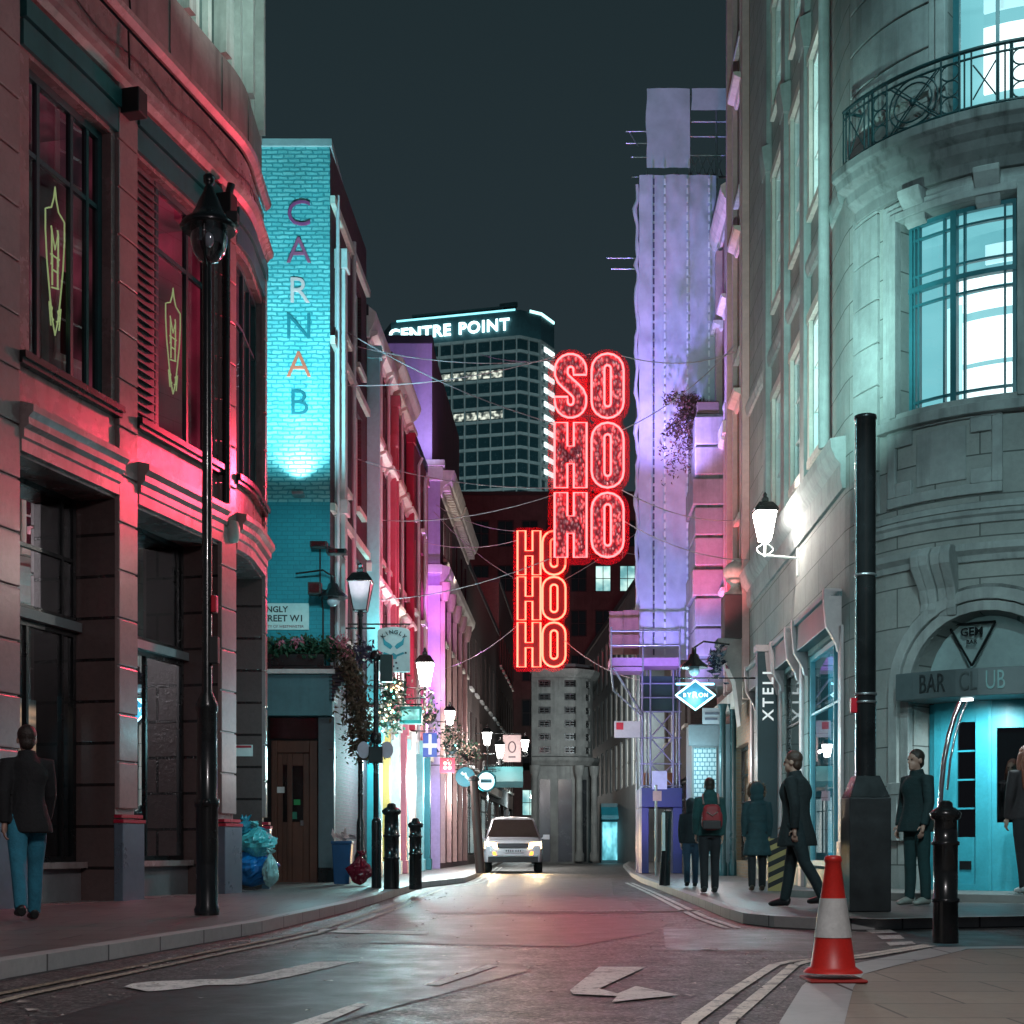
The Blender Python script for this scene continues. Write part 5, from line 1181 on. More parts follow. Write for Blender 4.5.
hp = MB().box(sx_(640), sx_(647), SD - .5, SD + 1.3, .12, sz_(808)).box(sx_(671), sx_(680), SD - .5, SD + 1.3, .12, sz_(808)).box(sx_(640), sx_(680), SD - .5, SD + 1.3, sz_(807.5), sz_(788.5)).build('hoarding', navy, SCF, bevel=.01)
MB().box(sx_(665.5), sx_(670.5), SD + 1.0, SD + 1.1, .12, sz_(814)).build('yellow_panel', M('yellow_panel', (.62,.50,.14), .5), hp)
MB().box(sx_(650), sx_(665), SD - .53, SD - .505, sz_(790), sz_(772)).build('notice', M('notice_lilac', (.62,.60,.78), .5), SCF)
tim = M('timber_orange', (.35,.12,.05), .7)
for pa, pb in ((668, 676), (645, 650)): MB().box(sx_(pa), sx_(pb), SD + .4, SD + .5, sz_(786), sz_(772)).build('timber', tim, SCF)
rs = MB().box(sx_(614), sx_(640), SD - .12, SD - .08, sz_(738), sz_(721.5)).build('board_sign', M('board_pink', (.72,.62,.64), .5), SCF)
MB().box(sx_(616), sx_(623), SD - .135, SD - .121, sz_(730), sz_(723)).build('emblem', M('emblem_red', (.75,.02,.05), .5), rs)
# ------------------------------------------------------------------ lanterns
lant_on = ME('lantern_glow', (1., .97, .93), 22.); lant_off = M('lantern_milk', (.55,.55,.60), .25, var=.1)
def lantern(t, base, h, wtop, wbot, lit):
    """four sided street lantern standing on BASE"""
    b = Vector(base); g = MB(); r4 = [(math.cos(a), math.sin(a)) for a in (PI/4, 3*PI/4, 5*PI/4, 7*PI/4)]
    vs = [b + Vector((x * wbot * .707, y * wbot * .707, 0)) for x, y in r4] + [b + Vector((x * wtop * .707, y * wtop * .707, h)) for x, y in r4]
    g.add(vs, [(0,1,5,4),(1,2,6,5),(2,3,7,6),(3,0,4,7),(3,2,1,0),(4,5,6,7)]); go = g.build('lantern_glass', lant_on if lit else lant_off, t)
    f = MB()
    for i in range(4): f.tube([vs[i], vs[i + 4]], .012, 5).tube([vs[i], vs[(i + 1) % 4]], .012, 5).tube([vs[4 + i], vs[4 + (i + 1) % 4]], .016, 5)
    f.build('lantern_frame', K['iron_black'], t)
    hd = MB().lathe(b + Vector((0, 0, h + .012)), [(wtop * .80, 0), (wtop * .70, .05), (wtop * .45, h * .28), (wtop * .2, h * .34), (wtop * .2, h * .44), (wtop * .1, h * .5), (wtop * .12, h * .58), (.001, h * .68)], 4, False, rot=PI / 4)
    hd.build('lantern_hood', K['iron_black'], t)
def wall_lantern(label, px, py0, py1, D, wall_o, name='wall_lantern', lit=True, right=False, power=60, group=None, scroll=True):
    p = at(px, py1, D); h = (py1 - py0) * D / FPX
    t = thing(name, label, 'lamp', p, group); lantern(t, p, h, h * .75, h * .40, lit)
    a = MB(); wx = p.x + wall_o
    a.tube([p + Vector((0, 0, 0)), p - Vector((0, 0, h * .55))], h * .05, 6).tube([p - Vector((0, 0, h * .5)), Vector((wx, p.y, p.z - h * .6))], h * .045, 6)
    if scroll:
        for s_ in (-1, 1): a.tube([p + Vector((s_ * h * (.06 + .22 * math.sin(q * PI / 8) ** 1), 0, -h * .5 + h * .4 * q / 8)) for q in range(9)], h * .03, 5)
    a.box(wx - .04, wx + .04, p.y - .06, p.y + .06, p.z - h * 1.2, p.z - h * .25); a.build('bracket', K['white_paint'] if right else K['iron_black'], t)
    if lit: lamp('POINT', 'lantern_light', p + Vector((-.35 if right else .35, -.32, h * .4)), power, (1, .93, .86), .06)
    return t
wall_lantern('bright white lantern on a long bracket on the pale stone wall', 765, 512, 541, 26.3, .62, right=True, power=170)
wall_lantern('glowing lantern on the purple gable, the biggest and highest lit one in the left row', 425, 663, 686, 40, -.75, power=220)
wall_lantern('glowing lantern on a bracket below the pink pilasters, second from the purple gable', 450, 711, 725, 47, -.5, power=220)
wall_lantern('round glowing lamp over the green awning, left of the pink board', 500, 745, 758, 62, -.7, power=220)
wall_lantern('small glowing lamp right of the pink board over the road', 525, 740, 751, 66, -1.2, power=220)
def post_lamp(label, px, pyb, pyt, D, lit, hl, power=0, group=None):
    b = at(px, pyb, D); b.z = .12; zt = at(0, pyt, D).z
    t = thing('street_lamp', label, 'street lamp', b, group)
    MB().lathe(b, [(.13,0),(.13,.5),(.09,.6),(.08,1.2),(.055,1.3),(.04,zt - b.z - .12),(.07,zt - b.z - .08),(.05,zt - b.z)], 12).tube([b + Vector((-.3, 0, zt - b.z - .35)), b + Vector((.3, 0, zt - b.z - .35))], .02, 6).build('post', K['iron_black'], t)
    lantern(t, (b.x, b.y, zt), hl, hl * .8, hl * .45, lit)
    if power: lamp('POINT', 'lantern_light', (b.x + .3, b.y - .4, zt + .2), power, (1, .93, .86), .06)
    return t
post_lamp('unlit milky lantern on a slim black post beside the hanging plant', 360.5, 880, 611, 29.4, False, .58)
post_lamp('glowing lantern on a black post above the round white sign', 487, 868, 745, 58, True, .5, 220)
for lab, px, py, D in (('black hooded wall lamp over the window box on the pale pilaster', 333, 598, 28.6), ('black hooded lamp hanging above the blue neon diamond sign', 694, 668, 30.)):
    p = at(px, py, D); t = thing('wall_lamp', lab, 'lamp', p)
    MB().lathe(p, [(.30,0),(.27,.06),(.13,.17),(.09,.28),(.05,.30),(.05,.42)], 14).build('hood', K['iron_black'], t)
    MB().ball(p - Vector((0, 0, .06)), .12, 8, 1, 1, .9).build('globe', lant_off, t)
    d = 1 if px > 500 else -1
    MB().tube([p + Vector((0, 0, .42)), p + Vector((d * .2, 0, .55)), p + Vector((d * .75, .1, .5))], .02, 6).build('bracket', K['iron_black'], t)
# cameras and floods by the pilaster
def fixture(name, label, cat, px, py, D, w_, h_, dx):
    p = at(px, py, D); t = thing(name, label, cat, p)
    MB().box(p.x - w_ / 2, p.x + w_ / 2, p.y - .12, p.y + .12, p.z - h_ / 2, p.z + h_ / 2).build('housing', K['black_matt'], t, bevel=.015)
    MB().box(p.x - w_ * .4, p.x + w_ * .4, p.y - .135, p.y - .121, p.z - h_ * .38, p.z + h_ * .38).build('lens', K['glass_dark'], t)
    MB().tube([p + Vector((w_ * .4 * (1 if dx > 0 else -1), 0, 0)), p + Vector((dx, .15, -.05)), p + Vector((dx, .5, -.05))], .02, 6).build('arm', K['black_matt'], t)
fixture('flood_light', 'square black flood light beside the pale pilaster', 'flood light', 315, 589, 28.5, .26, .24, .3)
fixture('security_camera', 'flat black camera on an arm, upper one on the turquoise wall corner', 'camera', 319, 545, 28.5, .34, .12, .25)
fixture('security_camera', 'long black camera below the flat one, against the pale pilaster', 'camera', 337, 552, 28.5, .40, .10, .1)
cb = thing('cable_run', 'black cable running down the turquoise wall by the pale pilaster', 'cable', at(320, 640, 29))
MB().tube([at(320, 548, 28.95), at(320, 585, 28.95), at(323, 610, 28.95), at(323, 655, 28.95)], .018, 5).build('cable', K['black_matt'], cb)
# ------------------------------------------------------------------ hanging and projecting signs
def board(name, label, cat, px0, px1, py0, py1, D, mat, wall_dx, shape=None, th=.07, edge=None):
    a, b = at(px0, py1, D), at(px1, py0, D); t = thing(name, label, cat, Vector(((a.x + b.x) / 2, D, a.z)))
    fn = lambda x, y, d: Vector((a.x + (b.x - a.x) * x, D - th / 2 + d, a.z + (b.z - a.z) * y))
    MB().prism(shape or [(0,0),(1,0),(1,1),(0,1)], fn, 0, th).build('board', mat, t, bevel=.006)
    m = MB(); wx = (b.x if wall_dx > 0 else a.x) + wall_dx; z = b.z + .06
    m.tube([Vector((wx, D, z)), Vector((a.x if wall_dx > 0 else b.x, D, z))], .018, 6)
    for q in (.15, .85): m.tube([Vector((a.x + (b.x - a.x) * q, D, z)), Vector((a.x + (b.x - a.x) * q, D, b.z - .02))], .008, 4)
    m.build('bracket', K['iron_black'], t)
    return t, lambda x, y, d: fn(x, y, -.004 - d)
circ = [(.5 + .5 * math.cos(2 * PI * i / 28), .5 + .5 * math.sin(2 * PI * i / 28)) for i in range(28)]
arch = [(0,0),(1,0),(1,.9)] + [(.5 + .5 * math.cos(PI * i / 12), .9 + .10 * math.sin(PI * i / 12)) for i in range(1, 12)] + [(0,.9)]
kt, kf = board('hanging_sign', 'white hanging pub sign with KINGLY and a turquoise winged emblem', 'sign', 377.5, 410, 627, 672, 31, M('sign_pale', (.52,.72,.74), .5, var=.08), -1.05, arch)
kl = MB()
for i, chh in enumerate('KINGLY'):
    a = math.radians(142 - i * 21); cx, cy = .5 + .40 * math.cos(a), .64 + .24 * math.sin(a)
    kl.text(chh, lambda x, y, d: kf(cx + (x * math.sin(a) + y * math.cos(a)) * .9, cy + (-x * math.cos(a) + y * math.sin(a)) * .62, d), .20, .01, bold=.004)
kl.build('lettering', M('kingly_ink', (.02,.05,.07), .5), kt)
wg = MB(); tq = M('kingly_turquoise', (.02,.33,.42), .5)
for s_ in (-1, 1):
    wg.add([kf(.5 + s_ * x, y, .006) for x, y in ((.03,.56),(.10,.50),(.30,.60),(.34,.78),(.24,.68),(.10,.62))], [(0,1,2,3,4,5)])
    wg.add([kf(.5 + s_ * x, y, .006) for x, y in ((.30,.44),(.33,.40),(.05,.32),(.02,.36))], [(0,1,2,3)])
wg.add([kf(x, y, .007) for x, y in ((.38,.36),(.5,.42),(.62,.36),(.58,.28),(.42,.28))], [(0,1,2,3,4)])
wg.build('emblem', tq, kt, fix=False)
kd = MB()
for x, y in ((.13,.42),(.87,.42),(.42,.20),(.58,.20),(.5,.12),(.62,.08)): kd.box(-.03, .03, 0, .006, -.02, .02, lambda v, x=x, y=y: kf(x + v.x, y + v.z, v.y))
kd.build('ornament', M('kingly_ink2', (.03,.09,.12), .5), kt)
bt, bf = board('neon_sign', 'blue and white diamond BYRON neon sign jutting from the right hand shops', 'neon sign', 675.5, 714.5, 681, 710, 30, M('byron_blue', (.006,.075,.12), .4), .95, [(0,.5),(.5,0),(1,.5),(.5,1)])
MB().tube([bf(x, y, .02) for x, y in ((0,.5),(.12,.38),(.5,0),(.88,.38),(1,.5),(.88,.62),(.5,1),(.12,.62))], .022, 8, closed=True).build('neon_tube', ME('neon_ice', (.55,.95,1), 2.6), bt)
nb = ME('neon_white', (.8,.98,1), 1.8)
lt_ = MB()
for chh, x, sz in (('B',.225,.16),('Y',.345,.19),('R',.49,.27),('O',.645,.19),('N',.775,.16)):
    lt_.text(chh, lambda X, Y, d: bf(x + X / .8, .5 + Y / .6, d + .004), sz * .66, .012, bold=.003)
lt_.build('lettering', nb, bt)
a, b = at(676, 684, 30), at(714, 684, 30)
MB().tube([(a.x, 30, a.z), (b.x, 30, b.z)], .022, 8).build('light_bar', ME('neon_cyan', (.35,.9,1), 3.), bt)
gt, gf = board('illuminated_sign', 'glowing green box sign among the lit flower baskets', 'sign', 400, 422, 707, 724, 34, M('green_box', (.01,.12,.11), .3), -1.1, th=.3)
MB().box(.1, .9, 0, .008, .2, .85, lambda v: gf(v.x, v.z, v.y)).build('face', MLIT('green_glow', (.01,.20,.16), (.35,.95,.8), .2, 1.3, 4, 4, 2, .2), gt)
ct, cf = board('round_sign', 'round dark turquoise sign with a pale squiggle, first of the two round signs', 'sign', 455.5, 475, 767, 787, 46, M('round_teal', (.01,.24,.30), .4), -.9, circ)
MB().tube([cf(x, y, .01) for x, y in ((.3,.72),(.42,.62),(.5,.68),(.55,.5),(.72,.36),(.75,.28))], .05, 6).build('emblem', ME('sign_pale_glow', (.75,.95,.98), .9), ct)
rt, rf = board('round_sign', 'round white glowing sign with a turquoise rim, second of the two round signs', 'sign', 477, 495.5, 771.5, 791, 50, ME('round_white', (.75,.98,1), 1.5), -1.2, circ)
MB().tube([rf(x, y, .0) for x, y in circ], .035, 6, closed=True).build('rim', M('rim_teal', (.01,.25,.30), .4), rt)
MB().box(.2, .8, 0, .01, .42, .60, lambda v: rf(v.x, v.z, v.y)).build('bar', M('bar_teal', (.05,.35,.42), .4), rt)
r2, r2f = board('projecting_sign', 'small red box sign with a pale four-petal mark', 'sign', 440, 455, 758, 773, 44, M('red_box', (.45,.02,.04), .4), -.8)
for x, y in ((.35,.35),(.65,.35),(.35,.65),(.65,.65)): MB().prism(circ, lambda X, Y, d: r2f(x + (X - .5) * .26, y + (Y - .5) * .26, d), 0, .01).build('petal', ME('petal_glow', (1,.45,.35), 1.), r2)
b2, b2f = board('projecting_sign', 'blue sign board with a white cross bar on the lilac pilaster', 'sign', 423, 437, 733, 757, 42, M('blue_board', (.03,.08,.40), .4), -.7)
MB().box(.0, 1., 0, .01, .38, .56, lambda v: b2f(v.x, v.z, v.y)).box(.4, .62, 0, .01, .1, .95, lambda v: b2f(v.x, v.z, v.y + .002)).build('cross', M('cross_white', (.6,.72,.85), .4), b2)
p2, p2f = board('hanging_sign', 'pale pink hanging board with a dark emblem over the far pavement', 'sign', 503, 521, 735, 762, 64, M('board_rose', (.50,.36,.36), .5), -1.3)
MB().tube([p2f(.5 + .2 * math.cos(i * PI / 6), .55 + .2 * math.sin(i * PI / 6), .01) for i in range(12)], .03, 5, closed=True).box(.3, .7, 0, .01, .15, .22, lambda v: p2f(v.x, v.z, v.y)).build('emblem', M('emblem_dark', (.10,.06,.08), .5), p2)
# green awning under it
aw = thing('awning', 'dark green shop awning beneath the pink board', 'awning', at(508, 785, 62)); a, b = at(496, 0, 62).x, at(523, 0, 62).x
MB().fprof(Frame([(a - .6, 62.5), (b, 62.5)], 1), 0, b - a + .6, [(0,at(0,786,62).z),(1.0,at(0,788,62).z),(1.0,at(0,782,62).z),(.0,at(0,766,62).z)]).build('canvas', M('awning_green', (.02,.10,.11), .7), aw)
MB().tube([(a - .6, 61.5, at(0,786,62).z), (a - .6, 62.6, at(0,790,62).z)], .02, 5).build('frame', K['iron_black'], aw)
# lit flower displays
def flowers(label, px, py, rx, ry, D, n, bulbs):
    t = thing('flower_basket', label, 'flower basket', at(px, py + ry, D)); pts = [at(px + random.gauss(0, rx), py + random.gauss(0, ry), D + random.gauss(0, .2)) for i in range(n)]
    MB().leaves(pts, .06).build('foliage', M('basket_leaf', (.04,.10,.06), .6, var=.6, vscale=8), t)
    MB().leaves([at(px + random.gauss(0, rx), py + random.gauss(0, ry), D - .25) for i in range(n // 4)], .055).build('blossom', M('blossom', (.62,.42,.34), .6, var=.6, vscale=9), t)
    if bulbs:
        for i in range(bulbs): MB().ball(at(px + random.gauss(0, rx * .8), py + random.gauss(0, ry * .8), D - .4), .024, 6).build('bulb', ME('bulb_glow', ((1,.62,.35),(.25,1,.9),(1,.85,.65))[i % 3], 3.5), t)
    b = at(px, py + ry * .8, D); MB().lathe(b, [(.05,-.15),(.22,0),(.25,.12)], 10).build('basket', K['black_matt'], t)
    MB().tube([b + Vector((0, 0, .1)), b + Vector((0, 0, .8)), b + Vector((-.9, .1, .9))], .015, 5).build('bracket', K['iron_black'], t)
flowers('bright flower basket with fairy lights above the green box sign', 394, 690, 7, 8, 33.5, 320, 18)
flowers('flower basket with turquoise fairy lights left of the green box sign', 388, 716, 7, 8, 33.2, 320, 18)
flowers('loose flower basket hanging by the red box sign', 452, 742, 7, 9, 44, 260, 3)
flowers('dark flower basket under the second lit lantern', 468, 752, 7, 6, 48, 240, 0)
flowers('pale flower basket beside the lantern on the purple gable', 428, 712, 5, 8, 40, 180, 3)
# ------------------------------------------------------------------ street furniture
def pav(px, py): return gnd(px, py, .12)
IB = K['iron_black']
# tall lamp post, near left
b = pav(207, 915); kk = b.y / FPX; ht = (915 - 176) * kk
t = thing('street_lamp', 'tall black lamp post with a clear glass bowl under a pointed hood', 'street lamp', b)
zz = lambda py: (915 - py) * kk
MB().lathe(b, [(.125,0),(.13,.06),(.112,.1),(.112,zz(808)),(.125,zz(806)),(.125,zz(800)),(.108,zz(798)),(.100,zz(712)),(.112,zz(710)),(.112,zz(704)),(.052,zz(692)),(.050,zz(500)),(.046,zz(262))], 18).ball(b + Vector((.02, -.11, zz(803))), .045, 8).build('post', IB, t)
hz_ = zz(228)
MB().lathe(b + Vector((.02, 0, hz_)), [(.27,-.03),(.295,0),(.27,.045),(.19,.10),(.14,.18),(.10,.28),(.055,.37),(.045,.41),(.03,.43),(.055,.46),(.06,.52),(.035,.545),(.001,.55)], 20).build('hood', IB, t)
MB().lathe(b + Vector((.02, 0, hz_ - .36)), [(.02,.0),(.10,.03),(.16,.11),(.185,.22),(.185,.35)], 18).build('glass_bowl', MG('bowl_glass', (.80,.86,.88), 2.2, .02, .06), t, shade=True)
br = MB()
for a in (PI * 1.5, PI * .5):
    d = Vector((math.cos(a), math.sin(a), 0)); br.tube([b + Vector((0, 0, zz(272))), b + d * .13 + Vector((0, 0, zz(258))), b + d * .20 + Vector((.01, 0, zz(240))), b + d * .20 + Vector((.02, 0, hz_ + .02))], .016, 6)
br.build('yoke', IB, t); MB().ball(b + Vector((.02, 0, hz_ - .12)), .05, 8, 1, 1, 1.5).build('bulb', lant_off, t)
MB().box(b.x + .20, b.x + .32, b.y - .07, b.y + .07, hz_ + .16, hz_ + .27).build('sensor', K['black_matt'], t, bevel=.01)
MB().box(b.x + .05, b.x + .105, b.y - .05, b.y + .05, zz(601), zz(584)).build('red_tag', M('tag_red', (.55,.01,.03), .4), t, bevel=.008)
MB().box(b.x + .03, b.x + .12, b.y - .06, b.y + .06, zz(652), zz(625)).build('control_box', K['black_matt'], t, bevel=.008)
# black square-plinth column, right
b = gnd(865.5, 911, .12); kk = b.y / FPX; zz = lambda py: (911 - py) * kk; hw = 20.5 * kk
t = thing('vent_column', 'tall black metal column rising from a heavy square plinth on the kerb', 'column', b)
MB().box(b.x - hw, b.x + hw, b.y - hw, b.y + hw, .12, .12 + zz(798)).build('plinth', M('plinth_black', (.022,.026,.028), .45, var=.5, vscale=4), t, bevel=.012)
c = MB(); r = 10.2 * kk; z0, z1 = .12 + zz(797.6), .12 + zz(776); vs = [(b.x + sx * q, b.y + sy * q, z) for q, z in ((hw * .96, z0), (r * 1.15, z1)) for sx, sy in ((-1,-1),(1,-1),(1,1),(-1,1))]
c.add(vs, [(0,1,5,4),(1,2,6,5),(2,3,7,6),(3,0,4,7),(4,5,6,7)]); c.build('shoulder', IB, t, bevel=.01)
MB().lathe((b.x, b.y, 0), [(r, z1 - .02), (r, .12 + zz(420)), (r * 1.08, .12 + zz(419.5)), (r * 1.08, .12 + zz(416)), (r * .4, .12 + zz(414))], 20).build('shaft', IB, t)
cl = MB()
for py in (577, 696, 704): cl.lathe((b.x, b.y, .12 + zz(py)), [(r, 0), (r * 1.1, .004), (r * 1.1, .028), (r, .032)], 20)
cl.build('clips', K['metal_grey'], t)
MB().box(b.x - r - .055, b.x - r + .01, b.y - .05, b.y + .03, .12 + zz(713), .12 + zz(698)).build('red_tag', M('tag_red_b', (.7,.01,.03), .4), t, bevel=.006)
# bollards
def bollard(label, base, h, r, name='bollard', round_top=False, rings=(.10,.72), group=None, white=0):
    t = thing(name, label, 'bollard', base, group)
    if round_top: pr = [(r,0),(r,h - r)] + [(r * math.cos(q * PI / 12), h - r + r * math.sin(q * PI / 12)) for q in range(1, 6)] + [(.001, h)]
    else:
        pr = [(r * 1.05,0)]
        for q in rings: pr += [(r, h * q - .02), (r * 1.14, h * q - .012), (r * 1.14, h * q + .012), (r * .98, h * q + .02)]
        pr += [(r * .92, h * .86), (r * 1.2, h * .875), (r * 1.3, h * .91), (r * 1.0, h * .935), (r * .62, h * .955), (r * .55, h * .985), (r * .3, h), (.001, h)]
    MB().lathe(base, pr, 20).build('post', IB, t)
    return t
bollard('black iron bollard with a domed cap on the near right pavement corner', gnd(945.5, 943, .03), 1.155, .098, rings=(.30,.70))
bollard('slim round topped black post, leftmost of the three left bollards', pav(376.5, 888), 68/1450*25.6, .085, round_top=True)
bollard('stout ringed black bollard, middle of the three left bollards', pav(391.5, 889), 84/1450*24.6, .125, rings=(.36,.62))
bollard('ringed black bollard, rightmost of the three left bollards', pav(415.5, 889.5), 69/1450*24.6, .10, rings=(.5,.74))
b = pav(664.5, 885.5)
t = thing('marker_post', 'leaning black post with a white reflective stripe by the hoarding', 'bollard', b)
MB().tube([b, b + Vector((.06, 0, 1.35))], [.10, .075], 12).build('post', IB, t)
MB().box(b.x - .055, b.x + .0, b.y - .115, b.y - .09, .75, 1.44).build('stripe', K['white_paint'], t)
b = pav(656, 876); t = thing('sign_post', 'thin grey post with a small pink plate before the navy hoarding', 'sign post', b)
MB().lathe(b, [(.035,0),(.035,at(0,785,b.y).z - .12)], 8).build('post', K['metal_grey'], t)
MB().box(b.x - .08, b.x + .13, b.y - .05, b.y - .036, at(0,801,b.y).z, at(0,791,b.y).z).build('plate', M('plate_pink', (.6,.42,.5), .5), t)
b = pav(480.5, 873); t = thing('wooden_post', 'dark brown leaning post at the kerb beside the car', 'post', b)
MB().tube([b, b + Vector((-.12, 0, 1.6)), b + Vector((-.18, 0, 2.5))], [.13, .12, .11], 10).build('post', M('post_brown', (.05,.025,.02), .6), t)
MB().lathe(b + Vector((-.18, 0, 2.5)), [(.14,0),(.16,.05),(.10,.12),(.001,.16)], 10).build('cap', K['black_matt'], t)
# pole with signs, left
b = pav(376, 886); D = b.y; zz = lambda py: at(0, py, D).z
t = thing('signal_pole', 'thin black pole carrying a box and two round plates, left pavement edge', 'pole', b)
MB().lathe(b, [(.05,0),(.045,zz(660) - .12)], 10).lathe((b.x,b.y,zz(744)), [(.08,0),(.10,.03),(.10,.16),(.08,.2)], 12).lathe((b.x,b.y,zz(656)), [(.08,-.08),(.11,-.05),(.11,.05),(.05,.1)], 12).build('pole', IB, t)
MB().box(b.x + .08, b.x + .30, D - .1, D + .1, zz(682), zz(655)).build('signal_box', M('signal_green', (.01,.05,.05), .4), t, bevel=.015)
MB().box(b.x - .12, b.x + .12, D - .13, D + .1, zz(763), zz(747)).build('control_box', K['black_matt'], t, bevel=.012)
for dx in (-.22, .20):
    p = MB(); p.prism(circ, lambda x, y, d, dx=dx: Vector((b.x + dx + (x - .5) * .22, D - .03 + d, zz(750) + (y - .5) * .30)), 0, .03); p.build('round_plate', M('plate_lilac', (.6,.5,.58), .5), t)
# cone
b = gnd(833, 981, .03); t = thing('traffic_cone', 'red and white traffic cone standing on the kerb corner', 'traffic cone', b)
H = .725; rr = lambda z: .138 - (.138 - .038) * z / H
orange = M('cone_red', (.62,.022,.015), .45, var=.18, vscale=6); sleeve = M('cone_sleeve', (.68,.68,.66), .4, var=.25, vscale=5, streak=.4)
MB().box(b.x - .165, b.x + .165, b.y - .165, b.y + .165, .031, .05).build('base', M('cone_base', (.40,.02,.015), .6), t, bevel=.012)
cn = MB().lathe(b, [(.170,.051),(.165,.06),(.150,.07),(rr(.07) * 1.0,.085),(rr(.27),.27),(rr(.47),.47),(rr(.68),.68),(.048,.69),(.052,.70),(.046,.72),(.03,.728),(.028,.70),(.001,.69)], 28).build('cone', orange, t)
MB().lathe(b, [(rr(.255) + .004,.255),(rr(.48) + .004,.48)], 28).build('sleeve', sleeve, t)
# chrome curved pole by the bar door
p = [at(px, py, 18.7) for px, py in ((961,702),(955,715),(949,735),(944,760),(941,790),(939,830),(938.5,889))]
t = thing('handrail', 'curved chrome rail rising beside the cyan bar door', 'handrail', p[-1]); MB().tube(p, .034, 10).tube([q + Vector((.09, .03, 0)) for q in p[:5]], .016, 8).build('rail', K['stainless'], t)
# rubbish
def bag(label, px, py, w_, h_, D, mat, seed, name='refuse_bag', sx=1.):
    c = at(px, py, D); r = w_ * D / FPX / 2; h = h_ * D / FPX; t = thing(name, label, 'rubbish bag', c)
    m = MB(); n, k = 34, 22; vs = []
    for i in range(k + 1):
        f = i / k; a = PI * f
        for j in range(n):
            q = 2 * PI * j / n; d = Vector((math.sin(a) * math.cos(q), math.sin(a) * math.sin(q), -math.cos(a)))
            s = 1 + .42 * mnoise.noise(d * 1.7 + Vector((seed, 0, 0))) + .26 * abs(mnoise.noise(d * 4.2 + Vector((0, seed, 0)))) + .20 * mnoise.noise(d * 7 + Vector((seed,) * 3))
            z = (-math.cos(a) * .5 + .5)
            neck = 1 if z < .6 else max(.25, 1 - (z - .6) * 1.9)
            vs.append(c + Vector((d.x * r * s * neck, d.y * r * .8 * s * neck, max(.0, h * (z ** .9) * (.95 + .05 * s)))))
    m.add(vs, [(i*n+j, i*n+(j+1)%n, (i+1)*n+(j+1)%n, (i+1)*n+j) for i in range(k) for j in range(n)], False); m.build('sack', mat, t)
    tp = c + Vector((0, 0, h * .98)); kn = MB()
    for q in range(5): kn.tube([tp, tp + Vector((random.gauss(0, .05), random.gauss(0, .04), .04)), tp + Vector((random.gauss(0, .08), random.gauss(0, .05), .09))], [.02, .03, .008], 5)
    kn.build('knot', mat, t); return t
def film(name, c, rough=.22):
    m = M(name, c, rough, var=.3, bump=.5, bscale=14, spec=.7); return m
bag('big royal blue rubbish bag at the bottom of the heap', 252, 887, 46, 40, 23.6, film('film_blue', (.01,.20,.55)), 1.3)
bag('crumpled turquoise rubbish bag bulging over the blue one', 257, 858, 30, 32, 23.5, film('film_turquoise', (.10,.55,.60)), 4.1)
bag('dark teal rubbish bag on top of the heap', 246, 842, 30, 22, 23.7, film('film_teal', (.03,.34,.48)), 7.7)
bag('small pale translucent bag slumped at the right of the heap', 270, 887, 16, 34, 23.2, film('film_pale', (.35,.65,.66)), 2.9)
bag('dark crimson rubbish bag beside the blue bin', 360, 885, 20, 30, 26.4, film('film_crimson', (.22,.008,.03)), 5.2)
b = pav(342.5, 884.5); t = thing('wheelie_bin', 'blue plastic bin overflowing with wrappers, left of the crimson bag', 'bin', b); kb = b.y / FPX
def frustum(m, cx, cy, z0, z1, w0, w1, d0, d1):
    vs = [(cx + sx * w, cy + sy * d, z) for w, d, z in ((w0, d0, z0), (w1, d1, z1)) for sx, sy in ((-1,-1),(1,-1),(1,1),(-1,1))]
    return m.add(vs, [(0,1,5,4),(1,2,6,5),(2,3,7,6),(3,0,4,7),(4,5,6,7),(3,2,1,0)])
binm = M('bin_blue', (.012,.10,.26), .4, var=.2)
m = frustum(MB(), b.x, b.y, .13, .13 + 40 * kb, 7.6 * kb, 9.6 * kb, .16, .19); m.build('body', binm, t, bevel=.015)
frustum(MB(), b.x, b.y, .131 + 40 * kb, .13 + 43 * kb, 10.4 * kb, 10.4 * kb, .21, .21).build('rim', binm, t, bevel=.01)
m = MB()
for i in range(16): m.leaves([(b.x + random.gauss(0, .09), b.y + random.gauss(0, .06), .13 + 45 * kb + random.random() * .1)], .09)
m.build('litter', M('wrappers', (.55,.42,.42), .5, var=.5, vscale=9), t)
for s_ in (-1, 1): MB().lathe((0, 0, 0), [(.07,-.02),(.08,0),(.07,.02)], 12).build('wheel', K['wheel_rubber'], t)
for o in list(t.children)[-2:]: pass
# small notice on the reveal of the corner building
nx = thing('wall_notice', 'small white notice with red heading fixed to dark granite blocks', 'notice', at(248, 756, 23.3))
F_u = p_ = None
bq = FA.pt(op_g[2][1] - .01, -.30, 0)
c = Vector((bq.x, bq.y, FA.hz(op_g[2][1], 751, -.3))); dd, oo = FA.dirs(op_g[2][1] - .4)
MB().box(-.15, .15, -.02, 0, -.09, .10, lambda v: c + oo * v.x - dd * (.012 - v.y) + Vector((0, 0, v.z))).build('plate', K['white_paint'], nx)
MB().box(-.13, .13, -.03, -.021, .05, .09, lambda v: c + oo * v.x - dd * (.012 - v.y) + Vector((0, 0, v.z))).build('heading', M('notice_red', (.5,.03,.05), .5), nx)
